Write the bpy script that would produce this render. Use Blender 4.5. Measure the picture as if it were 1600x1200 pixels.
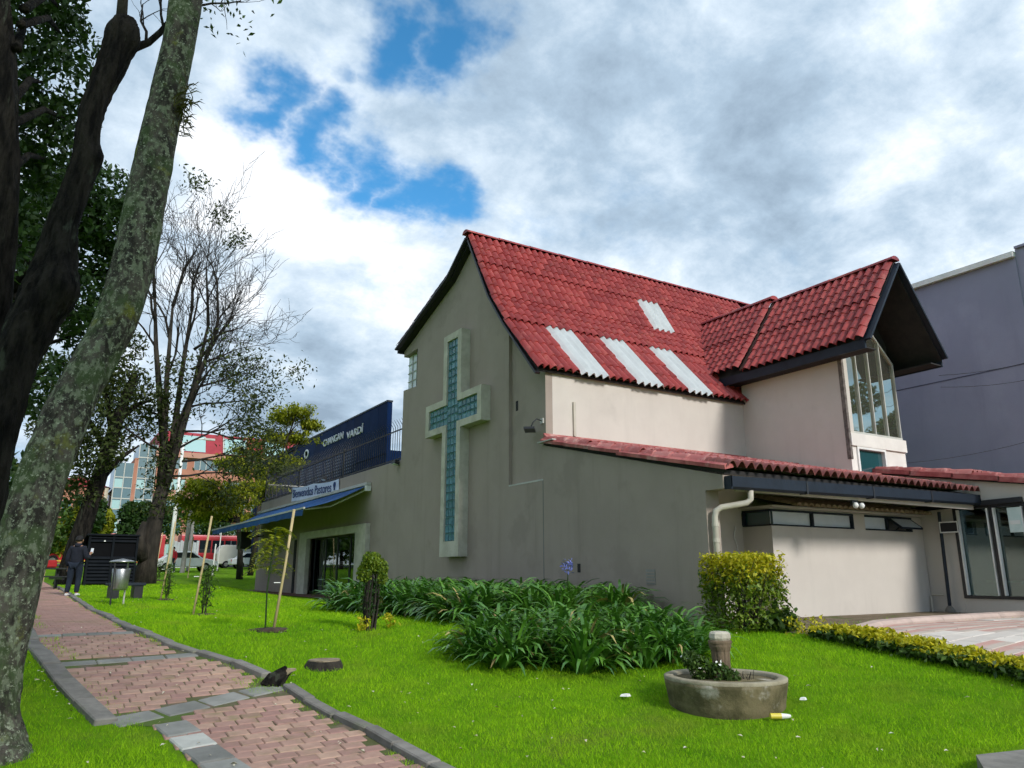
import bpy, bmesh, math, random
import numpy as np
from mathutils import Matrix, Vector

for o in list(bpy.data.objects):
    bpy.data.objects.remove(o)
SC = bpy.context.scene
COL = SC.collection
R = math.radians
rng = np.random.default_rng(7)
random.seed(7)

# ------------------------------------------------------------------ camera
CAM = (-9.306, -13.820, 0.80)
cd = bpy.data.cameras.new('camera')
cd.sensor_width = 36.0
cd.lens = 36.0 * 1179.5 / 1600.0
cd.clip_start = 0.05
cd.clip_end = 2000
cam = bpy.data.objects.new('camera', cd)
cam.location = CAM
cam.rotation_euler = (R(90 + 14.126), 0, R(-31.6))
COL.objects.link(cam)
SC.camera = cam

# ------------------------------------------------------------------ light
SUN_AZ = (0.16, -0.987)
SUN_EL = R(31)
world = bpy.data.worlds.new('World')
SC.world = world
world.use_nodes = True


def build_world():
    nt = world.node_tree
    nt.nodes.clear()
    L = nt.links.new

    def N(t, **k):
        n = nt.nodes.new(t)
        for a, b in k.items():
            setattr(n, a, b)
        return n

    def math_(op, a, b=None, c=None, clamp=False):
        n = N('ShaderNodeMath', operation=op)
        n.use_clamp = clamp
        for i, v in enumerate((a, b, c)):
            if v is None:
                continue
            if isinstance(v, (int, float)):
                n.inputs[i].default_value = v
            else:
                L(v, n.inputs[i])
        return n.outputs[0]

    def noise(vec, scale, detail, rough, dist=0.0, lac=2.0):
        n = N('ShaderNodeTexNoise')
        n.inputs['Scale'].default_value = scale
        n.inputs['Detail'].default_value = detail
        n.inputs['Roughness'].default_value = rough
        n.inputs['Distortion'].default_value = dist
        n.inputs['Lacunarity'].default_value = lac
        L(vec, n.inputs['Vector'])
        return n.outputs['Fac']

    tc = N('ShaderNodeTexCoord')
    sep = N('ShaderNodeSeparateXYZ')
    L(tc.outputs['Generated'], sep.inputs[0])
    den = math_('MAXIMUM', math_('ADD', sep.outputs['Z'], 0.4), 0.1)
    px = math_('DIVIDE', sep.outputs['X'], den)
    py = math_('DIVIDE', sep.outputs['Y'], den)
    comb = N('ShaderNodeCombineXYZ')
    L(px, comb.inputs[0])
    L(py, comb.inputs[1])
    P = comb.outputs[0]

    def shifted(v, s=(1, 1, 1)):
        m = N('ShaderNodeMapping')
        m.inputs['Location'].default_value = v
        m.inputs['Scale'].default_value = s
        L(P, m.inputs['Vector'])
        return m.outputs[0]

    # cloud cover: broken stratocumulus, thinned where the blue shows
    n1 = noise(shifted((3.1, 1.7, 0)), 3.4, 10, 0.62, 0.20)
    wob = noise(shifted((7.3, 2.2, 0)), 7.0, 5, 0.58, 0.0)
    wob2 = noise(shifted((1.3, 8.2, 0)), 7.0, 5, 0.58, 0.0)
    wv = N('ShaderNodeCombineXYZ')
    L(math_('MULTIPLY', math_('SUBTRACT', wob, 0.5), 0.28), wv.inputs[0])
    L(math_('MULTIPLY', math_('SUBTRACT', wob2, 0.5), 0.28), wv.inputs[1])
    wp = N('ShaderNodeVectorMath', operation='ADD')
    L(P, wp.inputs[0])
    L(wv.outputs[0], wp.inputs[1])
    hole = None
    for cx, cy, s, a in ((0.425, 0.925, 0.052, 1.0), (0.342, 0.917, 0.055, 1.0), (0.262, 0.905, 0.050, 1.0), (0.175, 0.89, 0.042, 0.9),
                         (0.276, 0.72, 0.045, 0.95), (0.33, 0.66, 0.045, 0.85), (0.22, 0.79, 0.03, 0.6),
                         (-0.9, 0.2, 0.2, 1.0), (1.3, -0.5, 0.25, 0.9), (-0.4, -0.8, 0.25, 1.0), (0.6, -0.35, 0.18, 0.8)):
        d = N('ShaderNodeVectorMath', operation='DISTANCE')
        L(wp.outputs[0], d.inputs[0])
        d.inputs[1].default_value = (cx, cy, 0)
        q = math_('DIVIDE', d.outputs['Value'], s)
        g = math_('MULTIPLY', math_('EXPONENT', math_('MULTIPLY', math_('MULTIPLY', q, q), -0.5)), a)
        hole = g if hole is None else math_('MAXIMUM', hole, g)
    cov = math_('SUBTRACT', math_('ADD', n1, 0.26), math_('MULTIPLY', hole, 0.50))
    mr = N('ShaderNodeMapRange', interpolation_type='SMOOTHSTEP')
    L(cov, mr.inputs['Value'])
    mr.inputs['From Min'].default_value = 0.26
    mr.inputs['From Max'].default_value = 0.70
    mask = mr.outputs[0]

    # cloud body: bright rims and tops, blue grey bellies
    n2 = noise(shifted((8.4, 2.3, 0)), 1.9, 3, 0.50, 0.4)
    n3 = noise(shifted((0.2, 4.4, 0)), 5.6, 10, 0.64, 0.12)
    body = math_('ADD', math_('MULTIPLY', n2, 0.52), math_('MULTIPLY', n3, 0.48))
    ramp = N('ShaderNodeValToRGB')
    cr = ramp.color_ramp
    cr.elements[0].position = 0.37
    cr.elements[0].color = (0.225, 0.30, 0.385, 1)
    cr.elements[1].position = 0.615
    cr.elements[1].color = (0.77, 0.80, 0.84, 1)
    e = cr.elements.new(0.46)
    e.color = (0.335, 0.435, 0.54, 1)
    e = cr.elements.new(0.54)
    e.color = (0.52, 0.61, 0.70, 1)
    L(body, ramp.inputs[0])

    sky = N('ShaderNodeTexSky', sky_type='NISHITA')
    sky.sun_disc = False
    sky.sun_elevation = SUN_EL
    sky.sun_rotation = math.atan2(SUN_AZ[0], SUN_AZ[1])
    sky.altitude = 2600
    sky.air_density = 1.0
    sky.dust_density = 0.6
    sky.ozone_density = 2.5
    hs = N('ShaderNodeHueSaturation')
    hs.inputs['Saturation'].default_value = 1.24
    hs.inputs['Hue'].default_value = 0.485
    hs.inputs['Value'].default_value = 2.25
    L(sky.outputs[0], hs.inputs['Color'])
    cl = N('ShaderNodeMix', data_type='RGBA', blend_type='MULTIPLY')
    cl.inputs['Factor'].default_value = 1.0
    L(ramp.outputs[0], cl.inputs[6])
    cl.inputs[7].default_value = (12.4, 12.4, 12.4, 1)
    cl.clamp_result = False
    mx = N('ShaderNodeMix', data_type='RGBA')
    L(mask, mx.inputs['Factor'])
    L(hs.outputs[0], mx.inputs[6])
    L(cl.outputs[2], mx.inputs[7])
    bg = N('ShaderNodeBackground')
    bg.inputs['Strength'].default_value = 0.10
    L(mx.outputs[2], bg.inputs[0])
    out = N('ShaderNodeOutputWorld')
    L(bg.outputs[0], out.inputs[0])


build_world()
world.cycles.sampling_method = 'MANUAL'
world.cycles.sample_map_resolution = 256
sl = bpy.data.lights.new('sun', 'SUN')
sl.energy = 2.7
sl.angle = R(11)
sl.color = (1.0, 0.97, 0.93)
sun = bpy.data.objects.new('sun', sl)
sv = Vector((SUN_AZ[0] * math.cos(SUN_EL), SUN_AZ[1] * math.cos(SUN_EL), math.sin(SUN_EL)))
sun.rotation_euler = (-sv).to_track_quat('-Z', 'Y').to_euler()
sun.location = (10, -20, 40)
COL.objects.link(sun)

SC.view_settings.view_transform = 'Standard'
SC.view_settings.look = 'None'
SC.view_settings.gamma = 1.0
SC.view_settings.exposure = 0.24
SC.view_settings.use_curve_mapping = False
SC.cycles.max_bounces = 4
SC.cycles.diffuse_bounces = 2
SC.cycles.adaptive_threshold = 0.05
SC.cycles.transparent_max_bounces = 8
SC.cycles.use_denoising = True

# ------------------------------------------------------------------ materials
MATS = {}


def mat(name, col, col2=None, scale=4.0, lo=0.35, hi=0.65, rough=0.85, bump=0.0, bscale=None, spec=0.3,
        metal=0.0, rnd=0.0, detail=6.0, coords='Object', stain=None, stscale=0.7, sts=(0.5, 0.72), stretch=(1, 1, 1),
        tint=False, trans=0.0, bdist=0.02, rand_hue=0.0, streak=None):
    if name in MATS:
        return MATS[name]
    m = bpy.data.materials.new(name)
    m.use_nodes = True
    nt = m.node_tree
    L = nt.links.new
    bs = nt.nodes['Principled BSDF']
    out = nt.nodes['Material Output']
    bs.inputs['Roughness'].default_value = rough
    bs.inputs['Metallic'].default_value = metal
    bs.inputs['Specular IOR Level'].default_value = spec
    c = (*col, 1)
    if col2 is None:
        col2 = tuple(v * 0.8 for v in col)
    tc = nt.nodes.new('ShaderNodeTexCoord')
    mp = nt.nodes.new('ShaderNodeMapping')
    mp.inputs['Scale'].default_value = stretch
    L(tc.outputs[coords], mp.inputs['Vector'])
    vec = mp.outputs[0]
    if rnd:
        ob = nt.nodes.new('ShaderNodeObjectInfo')
        mu = nt.nodes.new('ShaderNodeMath')
        mu.operation = 'MULTIPLY'
        mu.inputs[1].default_value = 37.0
        L(ob.outputs['Random'], mu.inputs[0])
        ad = nt.nodes.new('ShaderNodeVectorMath')
        ad.operation = 'ADD'
        L(vec, ad.inputs[0])
        L(mu.outputs[0], ad.inputs[1])
        vec = ad.outputs[0]

    def noise(s, d, off=0.0):
        n = nt.nodes.new('ShaderNodeTexNoise')
        n.inputs['Scale'].default_value = s
        n.inputs['Detail'].default_value = d
        n.inputs['Roughness'].default_value = 0.62
        if off:
            a = nt.nodes.new('ShaderNodeVectorMath')
            a.operation = 'ADD'
            a.inputs[1].default_value = (off, off * 1.7, off * 0.6)
            L(vec, a.inputs[0])
            L(a.outputs[0], n.inputs['Vector'])
        else:
            L(vec, n.inputs['Vector'])
        return n.outputs['Fac']

    def rangef(v, a, b):
        r = nt.nodes.new('ShaderNodeMapRange')
        r.interpolation_type = 'SMOOTHSTEP'
        r.inputs['From Min'].default_value = a
        r.inputs['From Max'].default_value = b
        L(v, r.inputs['Value'])
        return r.outputs[0]

    def mix(f, a, b, blend='MIX'):
        n = nt.nodes.new('ShaderNodeMix')
        n.data_type = 'RGBA'
        n.blend_type = blend
        if isinstance(f, float):
            n.inputs['Factor'].default_value = f
        else:
            L(f, n.inputs['Factor'])
        for i, v in ((6, a), (7, b)):
            if isinstance(v, tuple):
                n.inputs[i].default_value = v
            else:
                L(v, n.inputs[i])
        return n.outputs[2]

    if tint:
        at = nt.nodes.new('ShaderNodeAttribute')
        at.attribute_name = 'tint'
        colr = mix(at.outputs['Fac'], c, (*col2, 1))
    else:
        colr = mix(rangef(noise(scale, detail), lo, hi), c, (*col2, 1))
    if stain is not None:
        colr = mix(rangef(noise(stscale, 8.0, 13.1), *sts), colr, (*stain, 1))
    if streak is not None:
        m2 = nt.nodes.new('ShaderNodeMapping')
        m2.inputs['Scale'].default_value = (1, 1, 0.10)
        L(tc.outputs[coords], m2.inputs['Vector'])
        n2 = nt.nodes.new('ShaderNodeTexNoise')
        n2.inputs['Scale'].default_value = 2.6
        n2.inputs['Detail'].default_value = 7.0
        n2.inputs['Roughness'].default_value = 0.65
        L(m2.outputs[0], n2.inputs['Vector'])
        colr = mix(rangef(n2.outputs['Fac'], 0.50, 0.78), colr, (*streak, 1))
    if rnd or rand_hue:
        oi = nt.nodes.new('ShaderNodeObjectInfo')
        h = nt.nodes.new('ShaderNodeHueSaturation')
        r1 = nt.nodes.new('ShaderNodeMapRange')
        r1.inputs['To Min'].default_value = 1 - rnd
        r1.inputs['To Max'].default_value = 1 + rnd
        L(oi.outputs['Random'], r1.inputs['Value'])
        L(r1.outputs[0], h.inputs['Value'])
        if rand_hue:
            r2 = nt.nodes.new('ShaderNodeMapRange')
            r2.inputs['To Min'].default_value = 0.5 - rand_hue
            r2.inputs['To Max'].default_value = 0.5 + rand_hue
            L(oi.outputs['Random'], r2.inputs['Value'])
            L(r2.outputs[0], h.inputs['Hue'])
        L(colr, h.inputs['Color'])
        colr = h.outputs[0]
    L(colr, bs.inputs['Base Color'])
    if bump:
        b = nt.nodes.new('ShaderNodeBump')
        b.inputs['Strength'].default_value = bump
        b.inputs['Distance'].default_value = bdist
        L(noise(bscale or scale * 6, 5.0, 3.3), b.inputs['Height'])
        L(b.outputs[0], bs.inputs['Normal'])
    if trans:
        tr = nt.nodes.new('ShaderNodeBsdfTranslucent')
        L(mix(1.0, colr, (1.25, 1.3, 0.6, 1), 'MULTIPLY'), tr.inputs['Color'])
        ms = nt.nodes.new('ShaderNodeMixShader')
        ms.inputs[0].default_value = trans
        L(bs.outputs[0], ms.inputs[1])
        L(tr.outputs[0], ms.inputs[2])
        L(ms.outputs[0], out.inputs['Surface'])
    MATS[name] = m
    return m


def glass_mat(name, col, rough=0.03, alpha_glass=False, metal=0.0, spec=1.0, ior=1.6):
    if name in MATS:
        return MATS[name]
    m = bpy.data.materials.new(name)
    m.use_nodes = True
    nt = m.node_tree
    bs = nt.nodes['Principled BSDF']
    bs.inputs['Base Color'].default_value = (*col, 1)
    bs.inputs['Roughness'].default_value = rough
    bs.inputs['Metallic'].default_value = metal
    bs.inputs['Specular IOR Level'].default_value = spec
    bs.inputs['IOR'].default_value = ior
    tc = nt.nodes.new('ShaderNodeTexCoord')
    n = nt.nodes.new('ShaderNodeTexNoise')
    n.inputs['Scale'].default_value = 1.3
    b = nt.nodes.new('ShaderNodeBump')
    b.inputs['Strength'].default_value = 0.03
    b.inputs['Distance'].default_value = 0.05
    nt.links.new(tc.outputs['Object'], n.inputs['Vector'])
    nt.links.new(n.outputs['Fac'], b.inputs['Height'])
    nt.links.new(b.outputs[0], bs.inputs['Normal'])
    MATS[name] = m
    return m


def clear_glass(name, col=(0.75, 0.9, 0.88), refl=0.22):
    if name in MATS:
        return MATS[name]
    m = bpy.data.materials.new(name)
    m.use_nodes = True
    nt = m.node_tree
    nt.nodes.clear()
    out = nt.nodes.new('ShaderNodeOutputMaterial')
    tr = nt.nodes.new('ShaderNodeBsdfTransparent')
    tr.inputs[0].default_value = (*col, 1)
    gl = nt.nodes.new('ShaderNodeBsdfGlossy')
    gl.inputs['Roughness'].default_value = 0.02
    gl.inputs['Color'].default_value = (0.85, 0.95, 0.93, 1)
    fr = nt.nodes.new('ShaderNodeFresnel')
    fr.inputs[0].default_value = 1.5
    ad = nt.nodes.new('ShaderNodeMath')
    ad.operation = 'ADD'
    ad.use_clamp = True
    ad.inputs[1].default_value = refl - 0.04
    nt.links.new(fr.outputs[0], ad.inputs[0])
    mx = nt.nodes.new('ShaderNodeMixShader')
    nt.links.new(ad.outputs[0], mx.inputs[0])
    nt.links.new(tr.outputs[0], mx.inputs[1])
    nt.links.new(gl.outputs[0], mx.inputs[2])
    nt.links.new(mx.outputs[0], out.inputs['Surface'])
    MATS[name] = m
    return m


GRAY = mat('grey_stucco', (0.345, 0.284, 0.238), (0.318, 0.262, 0.22), scale=0.9, bump=0.25, bscale=38, stain=(0.295, 0.243, 0.204), stscale=0.6, sts=(0.54, 0.63), bdist=0.012, streak=(0.275, 0.227, 0.19))
CREAM = mat('cream_stucco', (0.585, 0.535, 0.475), (0.545, 0.495, 0.44), scale=0.8, bump=0.22, bscale=40, stain=(0.49, 0.445, 0.395), stscale=0.9, sts=(0.55, 0.8), bdist=0.012, streak=(0.515, 0.468, 0.415))
WHITEWALL = mat('white_paint', (0.74, 0.70, 0.64), (0.66, 0.62, 0.57), scale=2.0, bump=0.1, bscale=40)
CONC = mat('cross_concrete', (0.55, 0.52, 0.43), (0.44, 0.41, 0.33), scale=3.0, bump=0.3, bscale=30, stain=(0.34, 0.32, 0.27), stscale=1.4, sts=(0.56, 0.78), bdist=0.01)
TILE = mat('painted_red_tile', (0.33, 0.036, 0.034), (0.165, 0.016, 0.017), scale=4.2, lo=0.42, hi=0.66, stretch=(1.5, 0.7, 1), rough=0.5, bump=0.25, bscale=60, spec=0.5, rnd=0.14, stain=(0.46, 0.14, 0.11), stscale=3.6, sts=(0.57, 0.74), rand_hue=0.006, bdist=0.01)
TILEOLD = mat('weathered_red_tile', (0.42, 0.13, 0.115), (0.28, 0.06, 0.06), scale=4.0, rough=0.6, bump=0.25, bscale=60, rnd=0.15, stain=(0.5, 0.30, 0.26), stscale=2.2, sts=(0.5, 0.7), bdist=0.01)
TILETAN = mat('tan_tile', (0.42, 0.33, 0.22), (0.27, 0.20, 0.13), scale=6.0, rough=0.8, bump=0.2, rnd=0.1)
WHITESHEET = mat('white_plastic_sheet', (0.57, 0.59, 0.585), (0.50, 0.52, 0.52), scale=2.5, rough=0.45, spec=0.4, stain=(0.5, 0.5, 0.47), stscale=1.2, sts=(0.6, 0.85))
NAVY = mat('navy_paint', (0.011, 0.018, 0.030), (0.008, 0.013, 0.022), scale=3, rough=0.5, spec=0.3, bump=0.1)
BLACK = mat('black_metal', (0.012, 0.013, 0.016), (0.02, 0.02, 0.022), scale=5, rough=0.4, spec=0.5)
DARKWOOD = mat('dark_soffit', (0.02, 0.019, 0.02), (0.03, 0.027, 0.026), scale=4, rough=0.8)
WHITEMETAL = mat('white_metal', (0.78, 0.77, 0.73), (0.68, 0.67, 0.63), scale=3, rough=0.45, spec=0.5)
PALEMETAL = mat('pale_metal', (0.50, 0.49, 0.44), (0.42, 0.41, 0.37), scale=3, rough=0.45, spec=0.5)
PIPEM = mat('cream_pipe', (0.52, 0.48, 0.40), (0.44, 0.40, 0.33), scale=3, rough=0.5)
STEEL = mat('brushed_steel', (0.50, 0.50, 0.49), (0.40, 0.40, 0.40), scale=8, rough=0.32, metal=0.9)
BLUEGREY = mat('blue_grey_stucco', (0.285, 0.285, 0.365), (0.255, 0.255, 0.33), scale=0.5, bump=0.2, bscale=20, stain=(0.315, 0.315, 0.395), stscale=0.35, sts=(0.5, 0.72), bdist=0.02, streak=(0.24, 0.24, 0.31))
MIRROR = glass_mat('tinted_window', (0.42, 0.42, 0.34), rough=0.02, metal=0.9)
TEAL = glass_mat('teal_glass', (0.02, 0.075, 0.085), rough=0.08, ior=1.7)
DARKGLASS = glass_mat('dark_glass', (0.012, 0.018, 0.02), rough=0.05, ior=1.6)
FROST = mat('frosted_glass', (0.72, 0.76, 0.80), (0.64, 0.69, 0.74), scale=2, rough=0.25, spec=0.6)
CLEAR = clear_glass('clear_glass', (0.42, 0.55, 0.53), 0.14)
BARK = mat('bark', (0.020, 0.017, 0.013), (0.048, 0.040, 0.030), scale=5, bump=1.0, bscale=14, rough=0.95, stretch=(1, 1, 0.35), bdist=0.06)
BARKDARK = mat('dark_bark', (0.006, 0.0055, 0.005), (0.030, 0.026, 0.021), scale=9, bump=1.0, bscale=16, rough=0.95, stretch=(1, 1, 0.22), bdist=0.12, spec=0.1, stain=(0.05, 0.055, 0.04), stscale=6, sts=(0.60, 0.68))
TWIG = mat('twig', (0.016, 0.013, 0.011), (0.030, 0.025, 0.02), scale=4, rough=0.95)
SOIL = mat('soil', (0.040, 0.027, 0.018), (0.09, 0.066, 0.043), scale=6, bump=0.8, bscale=25, rough=1.0, bdist=0.03)



def tile_material(name, cols, rough=0.5, spec=0.45):
    """painted tiles: every tile (uv cell) has its own tone, with paint wear and soot specks"""
    m = bpy.data.materials.new(name)
    m.use_nodes = True
    nt = m.node_tree
    L = nt.links.new
    bs = nt.nodes['Principled BSDF']
    bs.inputs['Roughness'].default_value = rough
    bs.inputs['Specular IOR Level'].default_value = spec
    uv = nt.nodes.new('ShaderNodeUVMap')
    oi = nt.nodes.new('ShaderNodeObjectInfo')
    fl = nt.nodes.new('ShaderNodeVectorMath')
    fl.operation = 'FLOOR'
    L(uv.outputs[0], fl.inputs[0])
    mu = nt.nodes.new('ShaderNodeMath')
    mu.operation = 'MULTIPLY'
    mu.inputs[1].default_value = 91.0
    L(oi.outputs['Random'], mu.inputs[0])
    ad = nt.nodes.new('ShaderNodeVectorMath')
    ad.operation = 'ADD'
    L(fl.outputs[0], ad.inputs[0])
    L(mu.outputs[0], ad.inputs[1])
    wn = nt.nodes.new('ShaderNodeTexWhiteNoise')
    wn.noise_dimensions = '3D'
    L(ad.outputs[0], wn.inputs['Vector'])
    rp = nt.nodes.new('ShaderNodeValToRGB')
    rp.color_ramp.elements[0].position = 0.0
    rp.color_ramp.elements[0].color = (*cols[0], 1)
    rp.color_ramp.elements[1].position = 1.0
    rp.color_ramp.elements[1].color = (*cols[2], 1)
    e = rp.color_ramp.elements.new(0.6)
    e.color = (*cols[1], 1)
    L(wn.outputs['Value'], rp.inputs[0])
    tc = nt.nodes.new('ShaderNodeTexCoord')
    a2 = nt.nodes.new('ShaderNodeVectorMath')
    a2.operation = 'ADD'
    L(tc.outputs['Object'], a2.inputs[0])
    L(mu.outputs[0], a2.inputs[1])
    prev = rp.outputs[0]
    for sc_, lo, hi, cc, f in ((5.0, 0.52, 0.72, cols[3], 0.7), (13.0, 0.60, 0.70, cols[4], 0.8), (2.1, 0.60, 0.74, cols[4], 0.55)):
        n = nt.nodes.new('ShaderNodeTexNoise')
        n.inputs['Scale'].default_value = sc_
        n.inputs['Detail'].default_value = 6.0
        n.inputs['Roughness'].default_value = 0.65
        L(a2.outputs[0], n.inputs['Vector'])
        r = nt.nodes.new('ShaderNodeMapRange')
        r.inputs['From Min'].default_value = lo
        r.inputs['From Max'].default_value = hi
        r.inputs['To Max'].default_value = f
        L(n.outputs['Fac'], r.inputs['Value'])
        mx = nt.nodes.new('ShaderNodeMix')
        mx.data_type = 'RGBA'
        L(r.outputs[0], mx.inputs['Factor'])
        L(prev, mx.inputs[6])
        mx.inputs[7].default_value = (*cc, 1)
        prev = mx.outputs[2]
    L(prev, bs.inputs['Base Color'])
    b = nt.nodes.new('ShaderNodeBump')
    b.inputs['Strength'].default_value = 0.3
    b.inputs['Distance'].default_value = 0.01
    n = nt.nodes.new('ShaderNodeTexNoise')
    n.inputs['Scale'].default_value = 55
    L(tc.outputs['Object'], n.inputs['Vector'])
    L(n.outputs['Fac'], b.inputs['Height'])
    L(b.outputs[0], bs.inputs['Normal'])
    MATS[name] = m
    return m


TILEROOF = tile_material('painted_red_roof', ((0.215, 0.019, 0.018), (0.285, 0.029, 0.026), (0.35, 0.044, 0.037), (0.41, 0.105, 0.08), (0.075, 0.018, 0.016)))
TILEMOULD = tile_material('mouldy_red_roof', ((0.10, 0.030, 0.027), (0.17, 0.045, 0.040), (0.24, 0.075, 0.065), (0.30, 0.14, 0.12), (0.030, 0.022, 0.020)), rough=0.8)
TILEOLDROOF = tile_material('faded_red_roof', ((0.26, 0.055, 0.05), (0.38, 0.10, 0.09), (0.46, 0.17, 0.15), (0.55, 0.33, 0.29), (0.13, 0.04, 0.035)), rough=0.6)

# ------------------------------------------------------------------ mesh helpers
ORG = {}


def org(o):
    return ORG.get(o.name, (0, 0, 0)) if o is not None else (0, 0, 0)


def tag(o, label=None, cat=None, group=None, kind=None):
    if label:
        o['label'] = label
    if cat:
        o['category'] = cat
    if group:
        o['group'] = group
    if kind:
        o['kind'] = kind
    return o


def thing(name, label, cat, loc=(0, 0, 0), group=None):
    o = bpy.data.objects.new(name, None)
    o.empty_display_size = 0.3
    COL.objects.link(o)
    o.location = loc
    ORG[o.name] = tuple(loc)
    return tag(o, label, cat, group)


def link_mesh(name, me, parent=None, loc=None):
    o = bpy.data.objects.new(name, me)
    COL.objects.link(o)
    if parent is not None:
        o.parent = parent
        ORG[o.name] = org(parent)
    elif loc is not None:
        o.location = loc
        ORG[o.name] = tuple(loc)
    return o


def npmesh(name, V, F, mats, smooth=False, tint=None, midx=None):
    """V (n,3), F (m,k) uniform face size"""
    me = bpy.data.meshes.new(name)
    V = np.asarray(V, np.float32)
    F = np.asarray(F, np.int32)
    k = F.shape[1]
    me.vertices.add(len(V))
    me.vertices.foreach_set('co', V.ravel())
    me.loops.add(F.size)
    me.loops.foreach_set('vertex_index', F.ravel())
    me.polygons.add(len(F))
    me.polygons.foreach_set('loop_start', np.arange(0, F.size, k, dtype=np.int32))
    me.polygons.foreach_set('loop_total', np.full(len(F), k, np.int32))
    if smooth:
        me.polygons.foreach_set('use_smooth', np.ones(len(F), bool))
    for m in (mats if isinstance(mats, (list, tuple)) else [mats]):
        me.materials.append(m)
    if midx is not None:
        me.polygons.foreach_set('material_index', np.asarray(midx, np.int32))
    if tint is not None:
        a = me.attributes.new('tint', 'FLOAT', 'FACE')
        a.data.foreach_set('value', np.asarray(tint, np.float32))
    me.update(calc_edges=True)
    return me


class MB:
    def __init__(self):
        self.v, self.f, self.m = [], [], []

    def add(self, vs, fs, m=0):
        b = len(self.v)
        self.v += [tuple(map(float, p)) for p in vs]
        self.f += [[b + i for i in f] for f in fs]
        self.m += [m] * len(fs)
        return self

    def box(self, x0, x1, y0, y1, z0, z1, m=0):
        x0, x1 = sorted((x0, x1))
        y0, y1 = sorted((y0, y1))
        z0, z1 = sorted((z0, z1))
        vs = [(x, y, z) for z in (z0, z1) for y in (y0, y1) for x in (x0, x1)]
        return self.add(vs, [(0, 2, 3, 1), (4, 5, 7, 6), (0, 1, 5, 4), (2, 6, 7, 3), (0, 4, 6, 2), (1, 3, 7, 5)], m)

    def bar(self, a, b, w, h=None, up=(0, 0, 1), m=0):
        """rectangular bar from a to b"""
        a, b = Vector(a), Vector(b)
        d = (b - a).normalized()
        u = Vector(up)
        if abs(d.dot(u)) > 0.98:
            u = Vector((1, 0, 0))
        s = d.cross(u).normalized()
        t = s.cross(d)
        h = h or w
        vs = [p + s * sx * w / 2 + t * sy * h / 2 for p in (a, b) for sx, sy in ((-1, -1), (1, -1), (1, 1), (-1, 1))]
        return self.add(vs, [(3, 2, 1, 0), (4, 5, 6, 7), (0, 1, 5, 4), (1, 2, 6, 5), (2, 3, 7, 6), (3, 0, 4, 7)], m)

    def prism(self, poly, axis, a, b, m=0):
        """poly: list of 2d points in the other two axes (cyclic order x,y / y,z / x,z)"""
        n = len(poly)

        def pt(p, w):
            return {'x': (w, p[0], p[1]), 'y': (p[0], w, p[1]), 'z': (p[0], p[1], w)}[axis]
        vs = [pt(p, a) for p in poly] + [pt(p, b) for p in poly]
        fs = [list(range(n))[::-1], list(range(n, 2 * n))] + [(i, (i + 1) % n, n + (i + 1) % n, n + i) for i in range(n)]
        return self.add(vs, fs, m)

    def tube(self, pts, rad, n=8, cap=True, m=0, jit=0.0, r_=None):
        pts = [Vector(p) for p in pts]
        if isinstance(rad, (int, float)):
            rad = [rad] * len(pts)
        base = len(self.v)
        ref = Vector((0.31, 0.77, 0.2)).normalized()
        for i, p in enumerate(pts):
            d = (pts[min(i + 1, len(pts) - 1)] - pts[max(i - 1, 0)])
            d = d.normalized() if d.length > 1e-9 else Vector((0, 0, 1))
            s = d.cross(ref)
            if s.length < 0.05:
                s = d.cross(Vector((1, 0, 0)))
            s.normalize()
            t = d.cross(s)
            for k in range(n):
                a = 2 * math.pi * k / n
                rr = rad[i] * (1 + (jit * r_.normal() if jit else 0))
                q = p + (s * math.cos(a) + t * math.sin(a)) * rr
                self.v.append((q.x, q.y, q.z))
        for i in range(len(pts) - 1):
            for k in range(n):
                a, b = base + i * n + k, base + i * n + (k + 1) % n
                self.f.append([a, b, b + n, a + n])
                self.m.append(m)
        if cap:
            self.f.append([base + k for k in range(n)][::-1])
            self.f.append([base + (len(pts) - 1) * n + k for k in range(n)])
            self.m += [m, m]
        return self

    def lathe(self, prof, c=(0, 0, 0), n=24, m=0, jit=0.0, sx=1.0, sy=1.0):
        base = len(self.v)
        for r, z in prof:
            for k in range(n):
                a = 2 * math.pi * k / n
                q = r * (1 + jit * math.sin(3 * a + 7 * z) * 0.5 + jit * math.sin(5 * a - 3 * z) * 0.5)
                self.v.append((c[0] + q * math.cos(a) * sx, c[1] + q * math.sin(a) * sy, c[2] + z))
        for i in range(len(prof) - 1):
            for k in range(n):
                a, b = base + i * n + k, base + i * n + (k + 1) % n
                self.f.append([a, b, b + n, a + n])
                self.m.append(m)
        self.f.append([base + k for k in range(n)][::-1])
        self.f.append([base + (len(prof) - 1) * n + k for k in range(n)])
        self.m += [m, m]
        return self

    def mesh(self, name, mats, smooth=False, off=(0, 0, 0), bevel=0.0):
        me = bpy.data.meshes.new(name)
        me.from_pydata([(p[0] - off[0], p[1] - off[1], p[2] - off[2]) for p in self.v], [], self.f)
        for q in (mats if isinstance(mats, (list, tuple)) else [mats]):
            me.materials.append(q)
        me.polygons.foreach_set('material_index', self.m)
        if smooth:
            me.polygons.foreach_set('use_smooth', [True] * len(self.f))
        if bevel:
            bm = bmesh.new()
            bm.from_mesh(me)
            bmesh.ops.remove_doubles(bm, verts=bm.verts, dist=1e-5)
            es = [e for e in bm.edges if len(e.link_faces) == 2 and e.calc_face_angle(0) > 0.6]
            bmesh.ops.bevel(bm, geom=es, offset=bevel, segments=1, affect='EDGES')
            bm.to_mesh(me)
            bm.free()
        me.update(calc_edges=True)
        return me

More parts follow.
